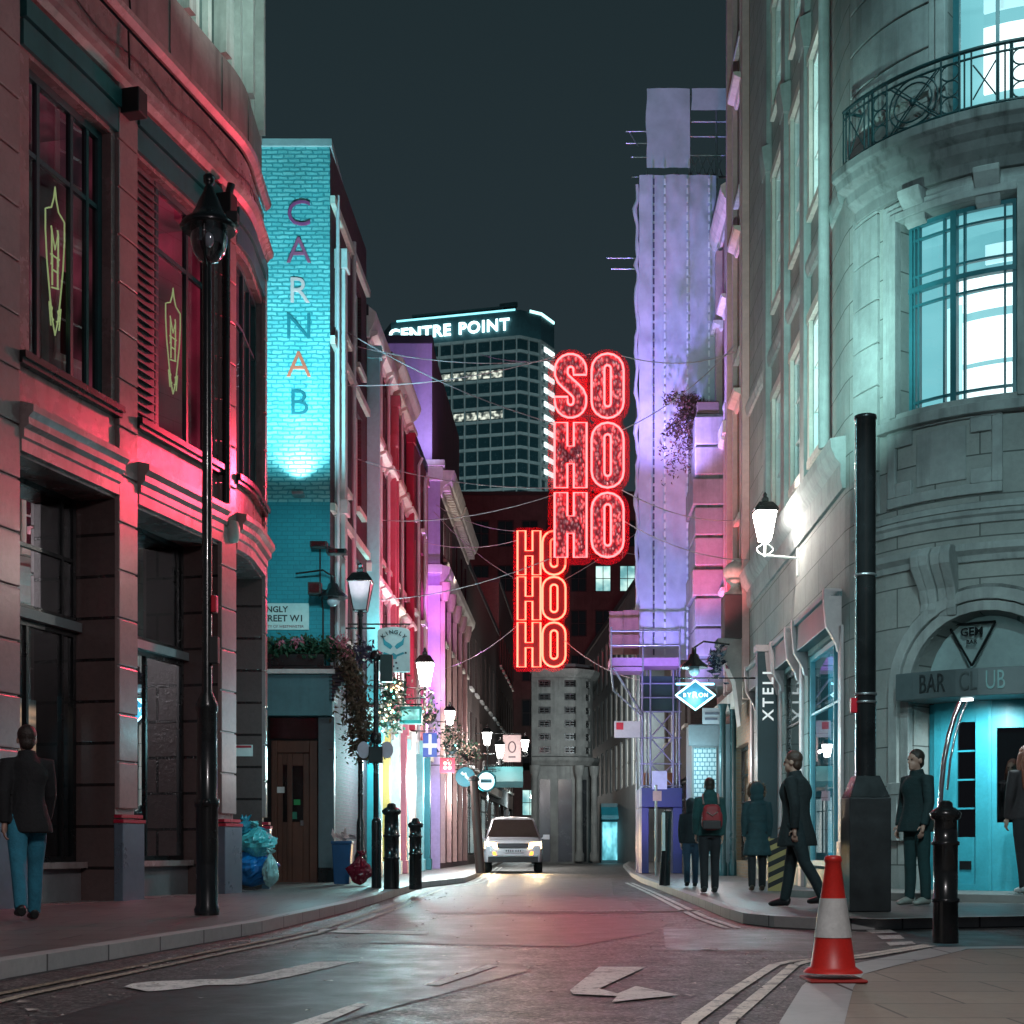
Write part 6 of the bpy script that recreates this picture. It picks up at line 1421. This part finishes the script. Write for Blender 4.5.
# right pavement: porch with a speckled panel, urn, hazard board
D = 36.6; t = thing('shop_porch', 'grey shop porch with a pale speckled panel facing the street, under the oriel', 'porch', at(706, 870, D))
a, b = at(692, 0, D), at(720, 0, D); q = lambda py: at(0, py, D).z
MB().box(a.x, XR(D), D, D + 1.2, .12, q(724)).build('body', M('porch_body', (.22,.26,.28), .6), t)
MB().box(a.x + .05, b.x - .1, D - .05, D - .005, .6, q(748)).build('speckled_panel', MB_('speckle', (.55,.68,.72), (.60,.72,.75), (.05,.20,.26), bw=.12, bh=.11, ms=.012, bump=.1), t)
MB().box(a.x - .1, b.x, D - .12, D - .006, q(746), q(725)).build('fascia', M('porch_grey', (.22,.27,.30), .5), t, bevel=.015)
pl_ = MB()
for px in (722.5, 733):
    p = at(px, 870, D - 1.0); pl_.lathe((p.x, p.y, .12), [(.12,0),(.12,.3),(.085,.36),(.08,q(712) - .2),(.13,q(708) - .12)], 12)
pl_.build('column', M('column_teal', (.015,.07,.085), .3), t)
np_ = thing('street_nameplate', 'small pale street nameplate with grey lettering on the right hand shops', 'street sign', at(712, 724, 36.2))
a, b = at(702.5, 724, 36.2), at(723, 708, 36.2); MB().box(a.x, b.x, 36.2, 36.24, a.z, b.z).build('plate', M('plate_pale', (.55,.62,.68), .5), np_)
for i, y in enumerate((.66, .32)): MB().box(a.x + .06, b.x - .06 - .08 * i, 36.185, 36.199, a.z + (b.z - a.z) * y - .03, a.z + (b.z - a.z) * y + .03).build('lettering', M('plate_grey', (.16,.18,.24), .5), np_)
un = thing('stone_urn', 'pale stone ball finial on a pedestal, above the right hand shop fronts', 'urn', at(735, 596, 33.4)); p = at(735, 596, 33.4)
MB().lathe(p, [(.26,0),(.26,.06),(.14,.12),(.09,.22),(.14,.30),(.22,.36)] + [(.27 * math.cos(i * PI / 10), .55 + .24 * math.sin(i * PI / 10)) for i in range(-3, 5)] + [(.05,.80),(.001,.84)], 18).build('finial', K['cream'], un)
MB().box(p.x - .28, p.x + .3, p.y - .28, p.y + .3, p.z - 1.0, p.z - .002).build('pedestal', M('pedestal_dark', (.07,.055,.06), .7), un, bevel=.02)
MB().fprof(Frame([(p.x - .3, p.y - .2), (p.x - .3, p.y + .35)], -1), 0, .55, [(0,p.z - 1.0),(.12,p.z - 1.0),(.08,p.z - 1.25),(-.28,p.z - 2.0),(-.4,p.z - 3.0),(-.5,p.z - 1.02)]).build('bracket', K['portland'], un)
hb_ = thing('hazard_board', 'black and yellow striped board leaning by the dark shop window', 'barrier', pav(777, 891))
c = pav(777, 891); n_ = 6
MB().box(c.x - .14, c.x + .16, c.y, c.y + .05, .12, .95).build('board', M('hazard_yellow', (.50,.38,.14), .6), hb_)
m = MB()
for i in range(5):
    z = .16 + i * .165; m.add([(c.x - .14, c.y - .004, z), (c.x + .16, c.y - .004, z + .14), (c.x + .16, c.y - .004, z + .22), (c.x - .14, c.y - .004, z + .08)], [(0,1,2,3)])
m.build('stripe', K['black_matt'], hb_)
gl = thing('foil_garland', 'bunch of silver blue foil decorations hanging by the grey bracket', 'decoration', at(718, 660, 33))
MB().leaves([at(717 + random.gauss(0, 4), 660 + random.gauss(0, 7), 33 + random.gauss(0, .12)) for i in range(160)], .10).build('foil', M('foil_blue', (.55,.68,.80), .2, 1., var=.2), gl)
# ------------------------------------------------------------------ car
CX0, CY0 = gnd(513, 873).x, 46.4
car = thing('parked_car', 'white four by four car with headlights on, facing us in the road', 'car', (CX0, CY0 + 2.4, 0))
cp = lambda x, y, z: Vector((CX0 + x, CY0 + y, z))
st_ = [(0.0,.86,.88,.88,.86),(.12,.93,.90,1.0,.86),(.5,.97,.93,1.08,.82),(1.15,.98,.95,1.15,.80),(1.85,.98,.96,1.76,.66),(2.5,.98,.96,1.84,.68),(3.6,.98,.96,1.82,.67),(4.3,.97,.94,1.72,.64),(4.65,.93,.90,1.15,.7),(4.75,.86,.84,1.0,.7)]
vs = []; rings = []
for y, w0, w1, zt, wr in st_:
    half = [(w0 - .04,.34),(w0,.62),(w1,min(1.06, zt - .08)),(wr + .04,zt - .05),(wr * .8,zt),(0,zt + .015)]
    ring = [(x, z) for x, z in half] + [(-x, z) for x, z in half[:-1][::-1]]; rings.append(len(ring)); vs += [cp(x, y, z) for x, z in ring]
n = rings[0]; fs = [(i*n+j, i*n+j+1, (i+1)*n+j+1, (i+1)*n+j) for i in range(len(st_) - 1) for j in range(n - 1)] + [(i*n+n-1, i*n, (i+1)*n, (i+1)*n+n-1) for i in range(len(st_) - 1)]
fs += [tuple(range(n)), tuple(range((len(st_)-1)*n, len(st_)*n))[::-1]]
carp = M('car_white', (.66,.66,.70), .22, var=.06, coat=.6)
MB().add(vs, fs, True).build('body', carp, car, bevel=.02)
cg = MG('car_glass', (.10,.10,.10), 1.4, .01); blk = K['black_matt']
m = MB().quad(cp(-.84,1.10,1.16), cp(.84,1.10,1.16), cp(.64,1.78,1.745), cp(-.64,1.78,1.745)); m.build('windscreen', M('screen_dark', (.05,.035,.03), .12), car)
for s_ in (-1, 1):
    MB().quad(cp(s_*.955,1.55,1.10), cp(s_*.965,4.0,1.10), cp(s_*.70,4.0,1.62), cp(s_*.70,2.15,1.62)).build('side_window', M('side_dark', (.03,.03,.03), .1), car)
    mi = MB().box(CX0 + s_*1.10 - .11, CX0 + s_*1.10 + .11, CY0 + 1.35, CY0 + 1.5, 1.08, 1.24).tube([cp(s_*.92,1.45,1.10), cp(s_*1.02,1.42,1.14)], .03, 6); mi.build('mirror', carp, car, bevel=.03)
    hl = MB().prism([(.48,.78),(.92,.79),(.91,1.0),(.55,.98)], lambda x, z, d: cp(s_ * x, -.03 + d + max(0, x - .6) * .3, z), 0, .05).build('headlight', ME('headlight', (1,.60,.22), 16.), car)
    MB().prism([(.52,.54),(.88,.55),(.88,.69),(.56,.68)], lambda x, z, d: cp(s_ * x, -.02 + d + max(0, x - .6) * .25, z), 0, .04).build('fog_light', ME('indicator', (1,.30,.03), 5), car)
    for y in (.95, 3.85):
        wt = MB(); R_ = .37; prof = [(.22,-.11),(.34,-.115),(.37,-.08),(.37,.08),(.34,.115),(.22,.11)]
        wv = []; k = 28
        for r, o in prof: wv += [cp(s_ * .84 + o, y + r * math.cos(2*PI*j/k), .37 + r * math.sin(2*PI*j/k)) for j in range(k)]
        wt.add(wv, [(i*k+j, i*k+(j+1)%k, (i+1)*k+(j+1)%k, (i+1)*k+j) for i in range(5) for j in range(k)], True)
        wh = wt.build('wheel', K['wheel_rubber'], car)
        rim = MB(); rv = [cp(s_ * .90, y + .22 * math.cos(2*PI*j/k), .37 + .22 * math.sin(2*PI*j/k)) for j in range(k)]
        rim.add(rv, [tuple(range(k))])
        for q in range(5): a = 2*PI*q/5; rim.tube([cp(s_*.93, y, .37), cp(s_*.93, y + .2*math.cos(a), .37 + .2*math.sin(a))], .03, 5)
        rim.build('rim', K['stainless'], wh)
gr = MB().box(CX0 - .50, CX0 + .50, CY0 - .06, CY0 + .02, .80, .95)
gr.build('grille', M('grille_dark', (.03,.022,.03), .35), car, bevel=.01)
MB().box(CX0 - .80, CX0 + .80, CY0 - .04, CY0 + .02, .35, .52).build('lower_grille', blk, car, bevel=.01)
MB().box(CX0 - .80, CX0 + .80, CY0 - .05, CY0 + .02, .525, .57).build('bumper_trim', K['metal_grey'], car, bevel=.01)
pt_ = MB().box(CX0 - .30, CX0 + .30, CY0 - .055, CY0 - .03, .655, .76).build('number_plate', M('plate_car', (.62,.62,.66), .4), car)
m = MB()
for i in range(7): m.box(CX0 - .235 + i * .07 + (.03 if i > 3 else 0), CX0 - .195 + i * .07 + (.03 if i > 3 else 0), CY0 - .058, CY0 - .0555, .68, .735)
m.build('characters', blk, pt_)
MB().tube([cp(-.62,2.0,1.73), cp(-.62,4.0,1.76)], .02, 6).tube([cp(.62,2.0,1.73), cp(.62,4.0,1.76)], .02, 6).build('roof_rail', blk, car)
sw = MB(); sw.tube([cp(.36 + .16*math.cos(q*PI/6), 1.85, 1.08 + .13*math.sin(q*PI/6)) for q in range(12)], .015, 5, closed=True); sw.build('steering_wheel', blk, car)
for s_ in (-1, 1): lamp('SPOT', 'headlight_beam', cp(s_*.7, -.12, .86), 420, (1,.66,.34), .06, cp(s_*.7 + .2, -8, .1), 70, .8)
# ------------------------------------------------------------------ people
def person(label, base, head_deg, H=1.72, top=(.02,.03,.03), legs=(.02,.02,.025), shoe=(.02,.02,.02), hair=(.03,.02,.015), stride=.25, arms=(.1,-.1), coat=0., puffer=False, hood=None, long_hair=False, lean=0., hood_fur=False, collar=False, elbow=.25):
    t = thing('person', label, 'person', base); s = H / 1.75; rz = math.radians(head_deg)
    Rm = Matrix.Translation(Vector(base)) @ Matrix.Rotation(rz, 4, 'Z') @ Matrix.Scale(s, 4)
    X = lambda x, y, z: Rm @ Vector((x, y + lean * z, z))
    def T(m, pts, rs, n=12): m.tube([X(*p) for p in pts], [(r[0] * s, r[1] * s) if isinstance(r, tuple) else r * s for r in rs], n)
    def sw(k):                                   # leg joints: hip, knee, ankle, toe
        a = stride * k; hip = (.088 * (1 if k > 0 else -1), 0, .93); L1, L2 = .44, .42
        kn = (hip[0], hip[1] + L1 * math.sin(a), hip[2] - L1 * math.cos(a)); b_ = a - (.10 if a >= 0 else .45) * abs(stride) * 2
        an = (hip[0], kn[1] + L2 * math.sin(b_), kn[2] - L2 * math.cos(b_)); return hip, kn, an
    LG = [sw(1), sw(-1)]; low = min(l[2][2] for l in LG); dz = .085 - low
    LG = [tuple((p[0], p[1], p[2] + dz) for p in l) for l in LG]; hz = .93 + dz
    sh = hz + .50; AR_ = []
    for k, a in ((1, arms[0]), (-1, arms[1])):
        S_ = (k * .168, 0, sh - .012); e_ = (k * .208, .29 * math.sin(a), sh - .29 * math.cos(a)); w_ = (k * .198, e_[1] + .26 * math.sin(a + elbow), e_[2] - .26 * math.cos(a + elbow)); AR_.append((S_, e_, w_, k, a + elbow))
    hc = hz + .50 + .20                           # head centre
    bd = MB()
    T(bd, [(0,0,hz - .08),(0,.0,hz + .12),(0,.01,hz + .3),(0,0,sh),(0,.0,sh + .05),(0,.012,sh + .10),(0,.015,hc - .04)], [(.13,.09),(.115,.08),(.13,.085),(.10,.065),(.055,.055),(.05,.055),(.05,.055)])
    for h, k, a in LG: T(bd, [h, k, a, (a[0], a[1] + .03, a[2] - .03)], [.075, .052, .036, .035])
    for S_, e_, w_, k, a in AR_:
        T(bd, [(0, 0, sh - .01), S_, e_, w_], [.05, .05, .036, .026])
        d = Vector((0, math.sin(a), -math.cos(a))); px = Vector((0, math.cos(a), math.sin(a))); w0 = Vector(w_)
        T(bd, [w0, w0 + d * .05, w0 + d * .09], [(.024,.02), (.022,.042), (.018,.04)])
        for i in range(4):                       # fingers, half curled
            f = w0 + d * .085 + px * (-.03 + .02 * i); ln = (.062, .075, .07, .052)[i]; inn = Vector((-k, 0, 0))
            T(bd, [f, f + d * ln * .5, f + d * ln * .85 + inn * ln * .3, f + d * ln * .95 + inn * ln * .6], [.0095, .009, .0085, .007], 7)
        th_ = w0 + d * .03 + px * .035; T(bd, [th_, th_ + px * .022 + d * .02, th_ + px * .028 + d * .055 + Vector((-k * .012, 0, 0))], [.013, .011, .009], 7)
    c = X(0, .025, hc); fw_ = (X(0, 1, 0) - X(0, 0, 0)).normalized(); rt_ = (X(1, 0, 0) - X(0, 0, 0)).normalized()
    hv = MB().ball((0, 0, 0), 1., 14); LOC = lambda v: X(v[0], .025 + v[1], hc + v[2])
    def E(m, cx, cy, cz, rx, ry, rz_):
        q = MB().ball((0, 0, 0), 1., 10); m.add([LOC((cx + v[0] * rx, cy + v[1] * ry, cz + v[2] * rz_)) for v in q.v], q.f, True)
    E(bd, 0, -.01, .03, .076, .096, .092); E(bd, 0, .02, -.045, .058, .072, .07); E(bd, 0, .06, -.09, .03, .03, .022)
    E(bd, 0, .098, -.018, .012, .018, .022); E(bd, 0, .085, .005, .009, .014, .03)
    for k in (-1, 1): E(bd, k * .078, -.01, -.005, .010, .022, .034); E(bd, k * .03, .078, .027, .02, .01, .008)
    E(bd, 0, .085, -.06, .024, .012, .007); E(bd, 0, .083, -.073, .02, .012, .007)
    b_ = bd.build('body', K['skin'], t, remesh=.0095, smooth_iter=2)
    ey = MB()
    for k in (-1, 1): E(ey, k * .03, .083, .010, .011, .008, .007)
    ey.build('eyes', M('eye_dark', (.06,.05,.045), .2), t)
    cm = lambda nm, c: M(nm, c, .85, var=.35, vscale=5, bump=.6, bscale=22)
    tr = MB(); T(tr, [(0,-.0,hz - .10),(0,0,hz + .02),(0,0,hz + .12)], [(.15,.115),(.165,.125),(.15,.115)])
    for h, k, a in LG: T(tr, [(h[0] * .9, h[1], h[2] + .03), ((h[0]+k[0])/2, (h[1]+k[1])/2, (h[2]+k[2])/2), k, ((k[0]+a[0])/2, (k[1]+a[1])/2 - .01, (k[2]+a[2])/2), (a[0], a[1], a[2] - .02)], [.098, .088, .070, .066, .058])
    tr.build('trousers', cm('trousers', legs), t, remesh=.014, smooth_iter=2)
    for h, k, a in LG:
        sm = MB(); z = a[2] - .083; T(sm, [(a[0], a[1] - .06, z + .045), (a[0], a[1] - .02, z + .06), (a[0], a[1] + .06, z + .045), (a[0], a[1] + .15, z + .028), (a[0], a[1] + .185, z + .022)], [(.038,.048), (.044,.058), (.046,.045), (.050,.032), (.025,.02)])
        sm.build('shoe', M('shoe', shoe, .5), t, remesh=.012, smooth_iter=2)
    jk = MB(); hem = hz - .06 - coat
    zs_ = [hem + (sh - hem) * i / 16 for i in range(17)]; pts = []; rs = []
    for z in zs_:
        f = (z - hem) / (sh - hem); wd = .17 + .03 * math.cos(f * 6.0) + (.01 if f > .7 else 0) - (.075 * max(0, (f - .8) / .2) ** 1.5); dp = .125 + .015 * math.cos(f * 5)
        if coat: wd += .03 * (1 - f); dp += .02 * (1 - f)
        if puffer: q = .013 * abs(math.sin(f * PI * 6.5)); wd += q; dp += q
        pts.append((0, 0, z)); rs.append((wd, dp))
    pts += [(0,.0,sh + .04),(0,.01,sh + .10 + (.05 if collar else 0))]; rs += [(.088,.085),(.075,.08)]
    T(jk, pts, rs, 16)
    for S_, e_, w_, k, a in AR_: T(jk, [(S_[0] * .6, 0, sh - .02), S_, ((S_[0]+e_[0])/2, (S_[1]+e_[1])/2, (S_[2]+e_[2])/2), e_, ((e_[0]+w_[0])/2, (e_[1]+w_[1])/2, (e_[2]+w_[2])/2), w_], [.07, .074, .068, .060, .054, .046])
    if hood == 'up': E(jk, 0, -.03, .02, .115, .12, .145); E(jk, 0, -.04, -.10, .11, .10, .10)
    if hood == 'down': E(jk, 0, -.09, -.14, .11, .06, .09)
    jk.build('jacket', cm('jacket', top), t, remesh=.013, smooth_iter=2)
    if hood_fur:
        f = MB(); L_ = []
        for i in range(900):
            q = random.uniform(0, 2 * PI); rr_ = .125 + random.gauss(0, .014); L_.append(LOC((rr_ * math.sin(q), .055 + random.gauss(0, .022), .0 + rr_ * 1.15 * math.cos(q))))
        f.leaves(L_, .026 * s); f.build('fur_trim', M('fur', (.20,.12,.08), .9, var=.5, vscale=12), t)
    if hood != 'up':
        hr = MB(); E(hr, 0, -.022, .048, .086, .098, .092)
        if long_hair:
            T(hr, [(0,-.05,hc + .06),(0,-.085,hc - .05),(0,-.12,hc - .20),(0,-.13,hc - .36),(0,-.12,hc - .52)], [(.085,.06),(.105,.06),(.125,.05),(.12,.045),(.06,.02)])
            for k in (-1, 1): T(hr, [(k * .07,0,hc + .04),(k * .09,.0,hc - .08),(k * .11,-.02,hc - .22)], [.035, .04, .02])
        else: E(hr, 0, -.05, -.02, .07, .06, .075)
        hr.build('hair', M('hair', hair, .5, var=.4, vscale=20, bump=.5, bscale=60), t, remesh=.012, smooth_iter=1)
    return t, X, sh, hz
# heading: 0 walks away from us up the street
p1 = gnd(27, 921, .12)
person('person in a black jacket and bright blue jeans passing the granite corner building', p1, 25, 1.83, (.012,.013,.015), (.03,.22,.32), (.015,.02,.02), stride=.30, arms=(.30,-.25), coat=.07)
p2 = gnd(709.5, 893, .12)
t2, X2, sh2, hz2 = person('person in a dark green jacket with a red backpack, seen from behind', p2, -3, 1.72, (.015,.075,.075), (.012,.014,.018), stride=.10, arms=(-.05,.12), collar=True, hood='down')
bpk = thing('backpack', 'red and black backpack worn over a dark green jacket', 'backpack', X2(0, -.2, hz2 + .1))
bm_ = MB(); 
for z0, z1, w_, d in ((.02,.34,.165,.13),(.10,.42,.14,.11)):
    q = MB().ball((0, 0, 0), 1., 12); bm_.add([X2(.02 + math.copysign(abs(v[0]) ** .6, v[0]) * w_, -.19 + math.copysign(abs(v[1]) ** .6, v[1]) * d * .8, hz2 + (z0 + z1) / 2 + math.copysign(abs(v[2]) ** .6, v[2]) * (z1 - z0) / 2) for v in q.v], q.f, True)
bm_.build('bag', M('pack_red', (.32,.018,.025), .6, var=.3, vscale=8), bpk, remesh=.014, smooth_iter=2)
q = MB(); q.box(-.13, .15, -.325, -.285, .03, .17, lambda v: X2(v.x, v.y, hz2 + v.z)); q.build('pocket', M('pack_dark', (.03,.02,.022), .6), bpk, bevel=.02)
st = MB()
for k in (-.10, .13): st.tube([X2(k, -.12, hz2 + .42), X2(k, -.02, sh2 + .075), X2(k, .13, sh2 - .06), X2(k, .12, hz2 + .15)], .016, 6)
st.tube([X2(-.07, -.30, hz2 + .30), X2(.02, -.315, hz2 + .24), X2(.10, -.30, hz2 + .30)], .008, 5); st.build('strap', M('strap_pale', (.30,.22,.20), .6), bpk)
person('shorter person in dark clothes walking just beyond the red backpack', gnd(691, 887, .12), -4, 1.52, (.012,.02,.025), (.03,.06,.10), stride=.16, arms=(.1,-.1), hood='up')
person('person in a long teal padded coat with a fur trimmed hood', gnd(757, 891, .12), -6, 1.68, (.022,.062,.072), (.012,.014,.016), (.05,.03,.02), stride=.08, arms=(.04,.02), coat=.30, puffer=True, hood='up', hood_fur=True)
person('person in a black coat striding past the teal shop window', gnd(799, 907, .12), 60, 1.80, (.010,.016,.018), (.010,.022,.026), (.01,.01,.012), (.06,.03,.02), stride=.26, arms=(.25,-.2), coat=.18, lean=.03)
person('person in dark teal clothes standing at the bar doorway', gnd(917, 905, .12), 118, 1.83, (.008,.028,.03), (.008,.04,.042), (.30,.33,.30), stride=.04, arms=(.05,.05), coat=.05)
person('person with long auburn hair outside the cyan bar front', (6.58, 18.55, .22), 12, 1.86, (.03,.02,.022), (.015,.015,.018), (.6,.6,.6), (.20,.055,.03), stride=.08, arms=(.05,.05), long_hair=True)
# ------------------------------------------------------------------ light of the street
SP = lambda n, loc, tgt, p, col, ang=70, bl=.8, r=.08: lamp('SPOT', n, loc, p, col, r, tgt, ang, bl)
RED = (1, .045, .10); TEAL = (.45, .95, 1.); VIO = (.34, .29, 1.)
# neon throws red to both sides of the street
SP('neon_spill', (1.4, 28.7, 8.6), (-4.0, 22, 5.9), 3800, RED, 62, 1., .5)
SP('neon_spill', (1.4, 28.7, 8.6), (.9, 19.5, 0), 1100, RED, 52, .9, .5)
SP('facade_fill', (4.3, 35.4, 5.0), (5.5, 37.4, 12.5), 1500, RED, 70, .9, .1)  # this and the next: added uplights imitating the neon's red
SP('facade_fill', (4.4, 32.2, 4.9), (5.4, 34.6, 12.5), 500, (1,.25,.25), 60, .9, .1)
SP('neon_spill', (1.4, 29.3, 8.6), (-3.3, 38, 8), 1500, RED, 75, .9, .5)
SP('neon_spill', (1.2, 43.6, 8.4), (-3., 36, 8), 700, (1,.06,.2), 80, .9, .5)
SP('neon_spill', (1.2, 44.5, 8.4), (2, 118, 24), 20000, (1,.04,.10), 22, .8, .3)
# added fill spots, no fixtures: cool on the stone corner, dim and warm on the left
SP('street_fill', (3.0, 7.5, 8.5), (7.4, 20, 4.6), 1900, (.55,.93,1.), 74, .6, .15)
SP('street_fill', (1.5, 2, 7.5), (-5.2, 16.5, 5), 560, (1,.82,.88), 64, .8, .15)
SP('street_fill', (1.2, 3, 8.), (.6, 10.5, 0), 1500, (1,.95,.96), 100, .9, .15)
# floods and added fills on the house fronts
lx = at(299.5, 0, 29).x
SP('wall_flood_fill', (lx, 28.70, 8.0), (lx, 28.9, 11.), 330, (.72,.98,1.), 110, 1., .05)
SP('wall_flood_fill', (lx, 28.62, 8.0), (lx, 28.95, 13.), 420, (.72,.98,1.), 40, 1., .05)
SP('wall_flood_fill', (lx + .4, 24.9, 8.2), (lx - .1, 29, 11.2), 2700, (.28,.90,1.), 78, .7, .1)  # added cyan wash over the upper wall, no fixture
SP('wall_flood_fill', (lx + .6, 25.2, 6.5), (lx - .1, 29, 6.2), 260, (.35,.92,1.), 60, .8, .1)  # added wash on the wall below the flood lamp
SP('attic_fill', (-1.6, 18, 12.6), (-4.8, 22.5, 15.5), 900, (.75,1,.93), 70, .8, .1)  # added spot brightening the flutes, source unseen
SP('pilaster_flood', (-3.0, 28.75, 5.0), (-3.35, 29.4, 10), 170, (1,.86,.92), 50, .9, .05)
SP('pilaster_flood', (-2.85, 33.6, 4.6), (-3.2, 34.2, 9.5), 700, (.45,1,1), 60, .9, .05)
SP('gable_flood', (-2.45, 46.6, 4.2), (-2.6, 48, 9.5), 2400, (.72,.20,1.), 80, .8, .05)
SP('gable_flood', (-2.3, 45.8, 13.2), (-3.4, 48, 15.6), 420, (.62,.50,1.), 90, .8, .05)
SP('gable_flood', (-1.9, 44.5, 8.2), (-2.55, 48, 9.), 700, (.70,.16,1.), 40, .8, .05)
SP('sign_fill', (-2.0, 29.9, 6.9), (-2.55, 31, 5.6), 60, (.85,1,1), 80, .8, .05)  # added spot to brighten the hanging sign
SP('neon_spill', (1.4, 28.7, 8.6), (-4.2, 21.2, 10.4), 3600, RED, 38, 1., .5)
SP('street_fill', (3.6, 9.5, 4.2), (6.4, 19.8, 3.6), 520, (.6,.97,1), 36, .9, .1)  # added cool fill on the bar arch
lamp('POINT', 'balcony_fill', (5.6, 17.4, 13.6), 260, (.5,.95,1), .1)  # added point imitating spill from the balcony window
SP('facade_fill', (-3.15, 29.9, 5.2), (-3.45, 31.4, 10), 260, (1,.10,.22), 80, .9, .06)  # this and the next two: added red and magenta uplights, no fixtures
SP('facade_fill', (-2.35, 35.2, 4.4), (-3.2, 36.8, 10), 520, (1,.08,.26), 80, .9, .06)
SP('facade_fill', (-2.1, 40.2, 4.4), (-3.0, 41.8, 10), 520, (1,.10,.40), 80, .9, .06)
lamp('POINT', 'spill_fill', (1.8, 104, 5.5), 900, (1,.85,.75), .2)  # added fill for the lower office block
lamp('POINT', 'spill_fill', (.3, 88, 3.5), 160, (.7,.95,1), .2)  # added fill near the far houses
SP('terrace_fill', (4.9, 66, 6.5), (5.6, 84, 6), 2200, (.8,.97,1), 100, .9, .2)  # added spot to lift the dark terrace
SP('terrace_fill', (1.6, 56, 4.2), (-1.3, 67, 7.5), 900, (1,.86,.88), 70, .9, .2)  # added spot on the dark brick house
SP('cornice_flood', (-1.6, 49.5, 9.6), (-2.2, 51.5, 13), 160, (1,.85,.75), 80, .8, .05)
SP('gable_flood', (-2.2, 46.2, 3.6), (-2.6, 48, 1.6), 160, (.6,.55,1.), 80, .8, .05)
for z0, p in ((4.2, 1300), (9.5, 2600)):
    SP('scaffold_flood', (3.6, 35.6 if z0 < 5 else 36.2, z0), (4.5, 39.4, 9.5 if z0 < 5 else 17), p * 1.1, VIO, 88, .8, .1)
SP('scaffold_flood', (3.4, 36.4, 1.4), (4.2, 39.3, 2.6), 170, (.42,.32,1), 90, .8, .1)
# shop spill on both pavements, and added fill at the far end
for x, y, z, p, c in ((-2.5,31.5,2.6,110,(.5,1,1)), (-2.75,33.3,3.0,90,(.35,.95,1)), (-2.2,35.5,2.7,80,(.7,.95,1)), (-2.1,39.5,2.7,90,(1,.85,.8)), (-1.9,43.5,2.7,90,(.6,.9,1)), (-1.5,50,2.8,90,(1,.9,.85)), (-.9,58,2.8,100,(.8,1,1)),
                      (4.6,33.2,2.8,60,(1,.8,.75)), (4.3,35.6,3.0,60,(.5,.9,1)), (4.1,25.3,2.6,45,(.4,.9,1)), (2.4,69,4.5,55,(1,.93,.82)), (5.8,90,6,300,(.8,.95,.95)), (7,96.5,2.6,120,(.2,.85,1))):
    lamp('POINT', 'spill_fill', (x, y, z), p * (2.5 if x < 0 else 1.2), c, .12)
SP('canopy_light', (6.35, 18.95, 2.75), (6.55, 19.9, .9), 190, (.75,.97,1), 130, .6, .06)
lamp('POINT', 'blue_diamond_light', (3.8, 29.6, 3.9), 40, (.3,.85,1), .1)
SP('stone_fill', (2.4, 17, 5.5), (5.2, 25.5, 11), 3800, (.5,1,.95), 60, .9, .1)  # added teal fill on the stone street front, no fixture
SP('stone_warm', (3.9, 29.5, 7.2), (5.3, 33, 12), 260, (1,.8,.72), 80, .9, .1)
SP('office_shop_light', (-6.2, 18.4, 3.0), (-5.4, 17.5, .2), 25, (.3,.8,1), 120, .6, .06)
lamp('POINT','spill_fill',(-3.0,22.3,2.6),70,(.35,.9,1),.1)  # added cyan fill to brighten the rubbish bags
SP('street_fill', (2.6, 13.5, 5.5), (3.6, 22, 1), 420, (.6,.95,1), 70, .8, .1)  # added fill on the right pavement and its walkers
SP('street_fill', (-.5, 24, 7.5), (-2.8, 30, 2), 200, (.9,.97,1), 75, .8, .1)  # added fill over the left pavement
SP('street_fill', (0, 33, 7), (.4, 40, 0), 500, (1,.86,.9), 90, .9, .1)  # added fill on the road ahead
# added spot lighting the tower on the skyline
SP('tower_fill', (20, 190, 60), (-12, 332, 85), 330000, (.66,.95,1), 34, .6, .4)
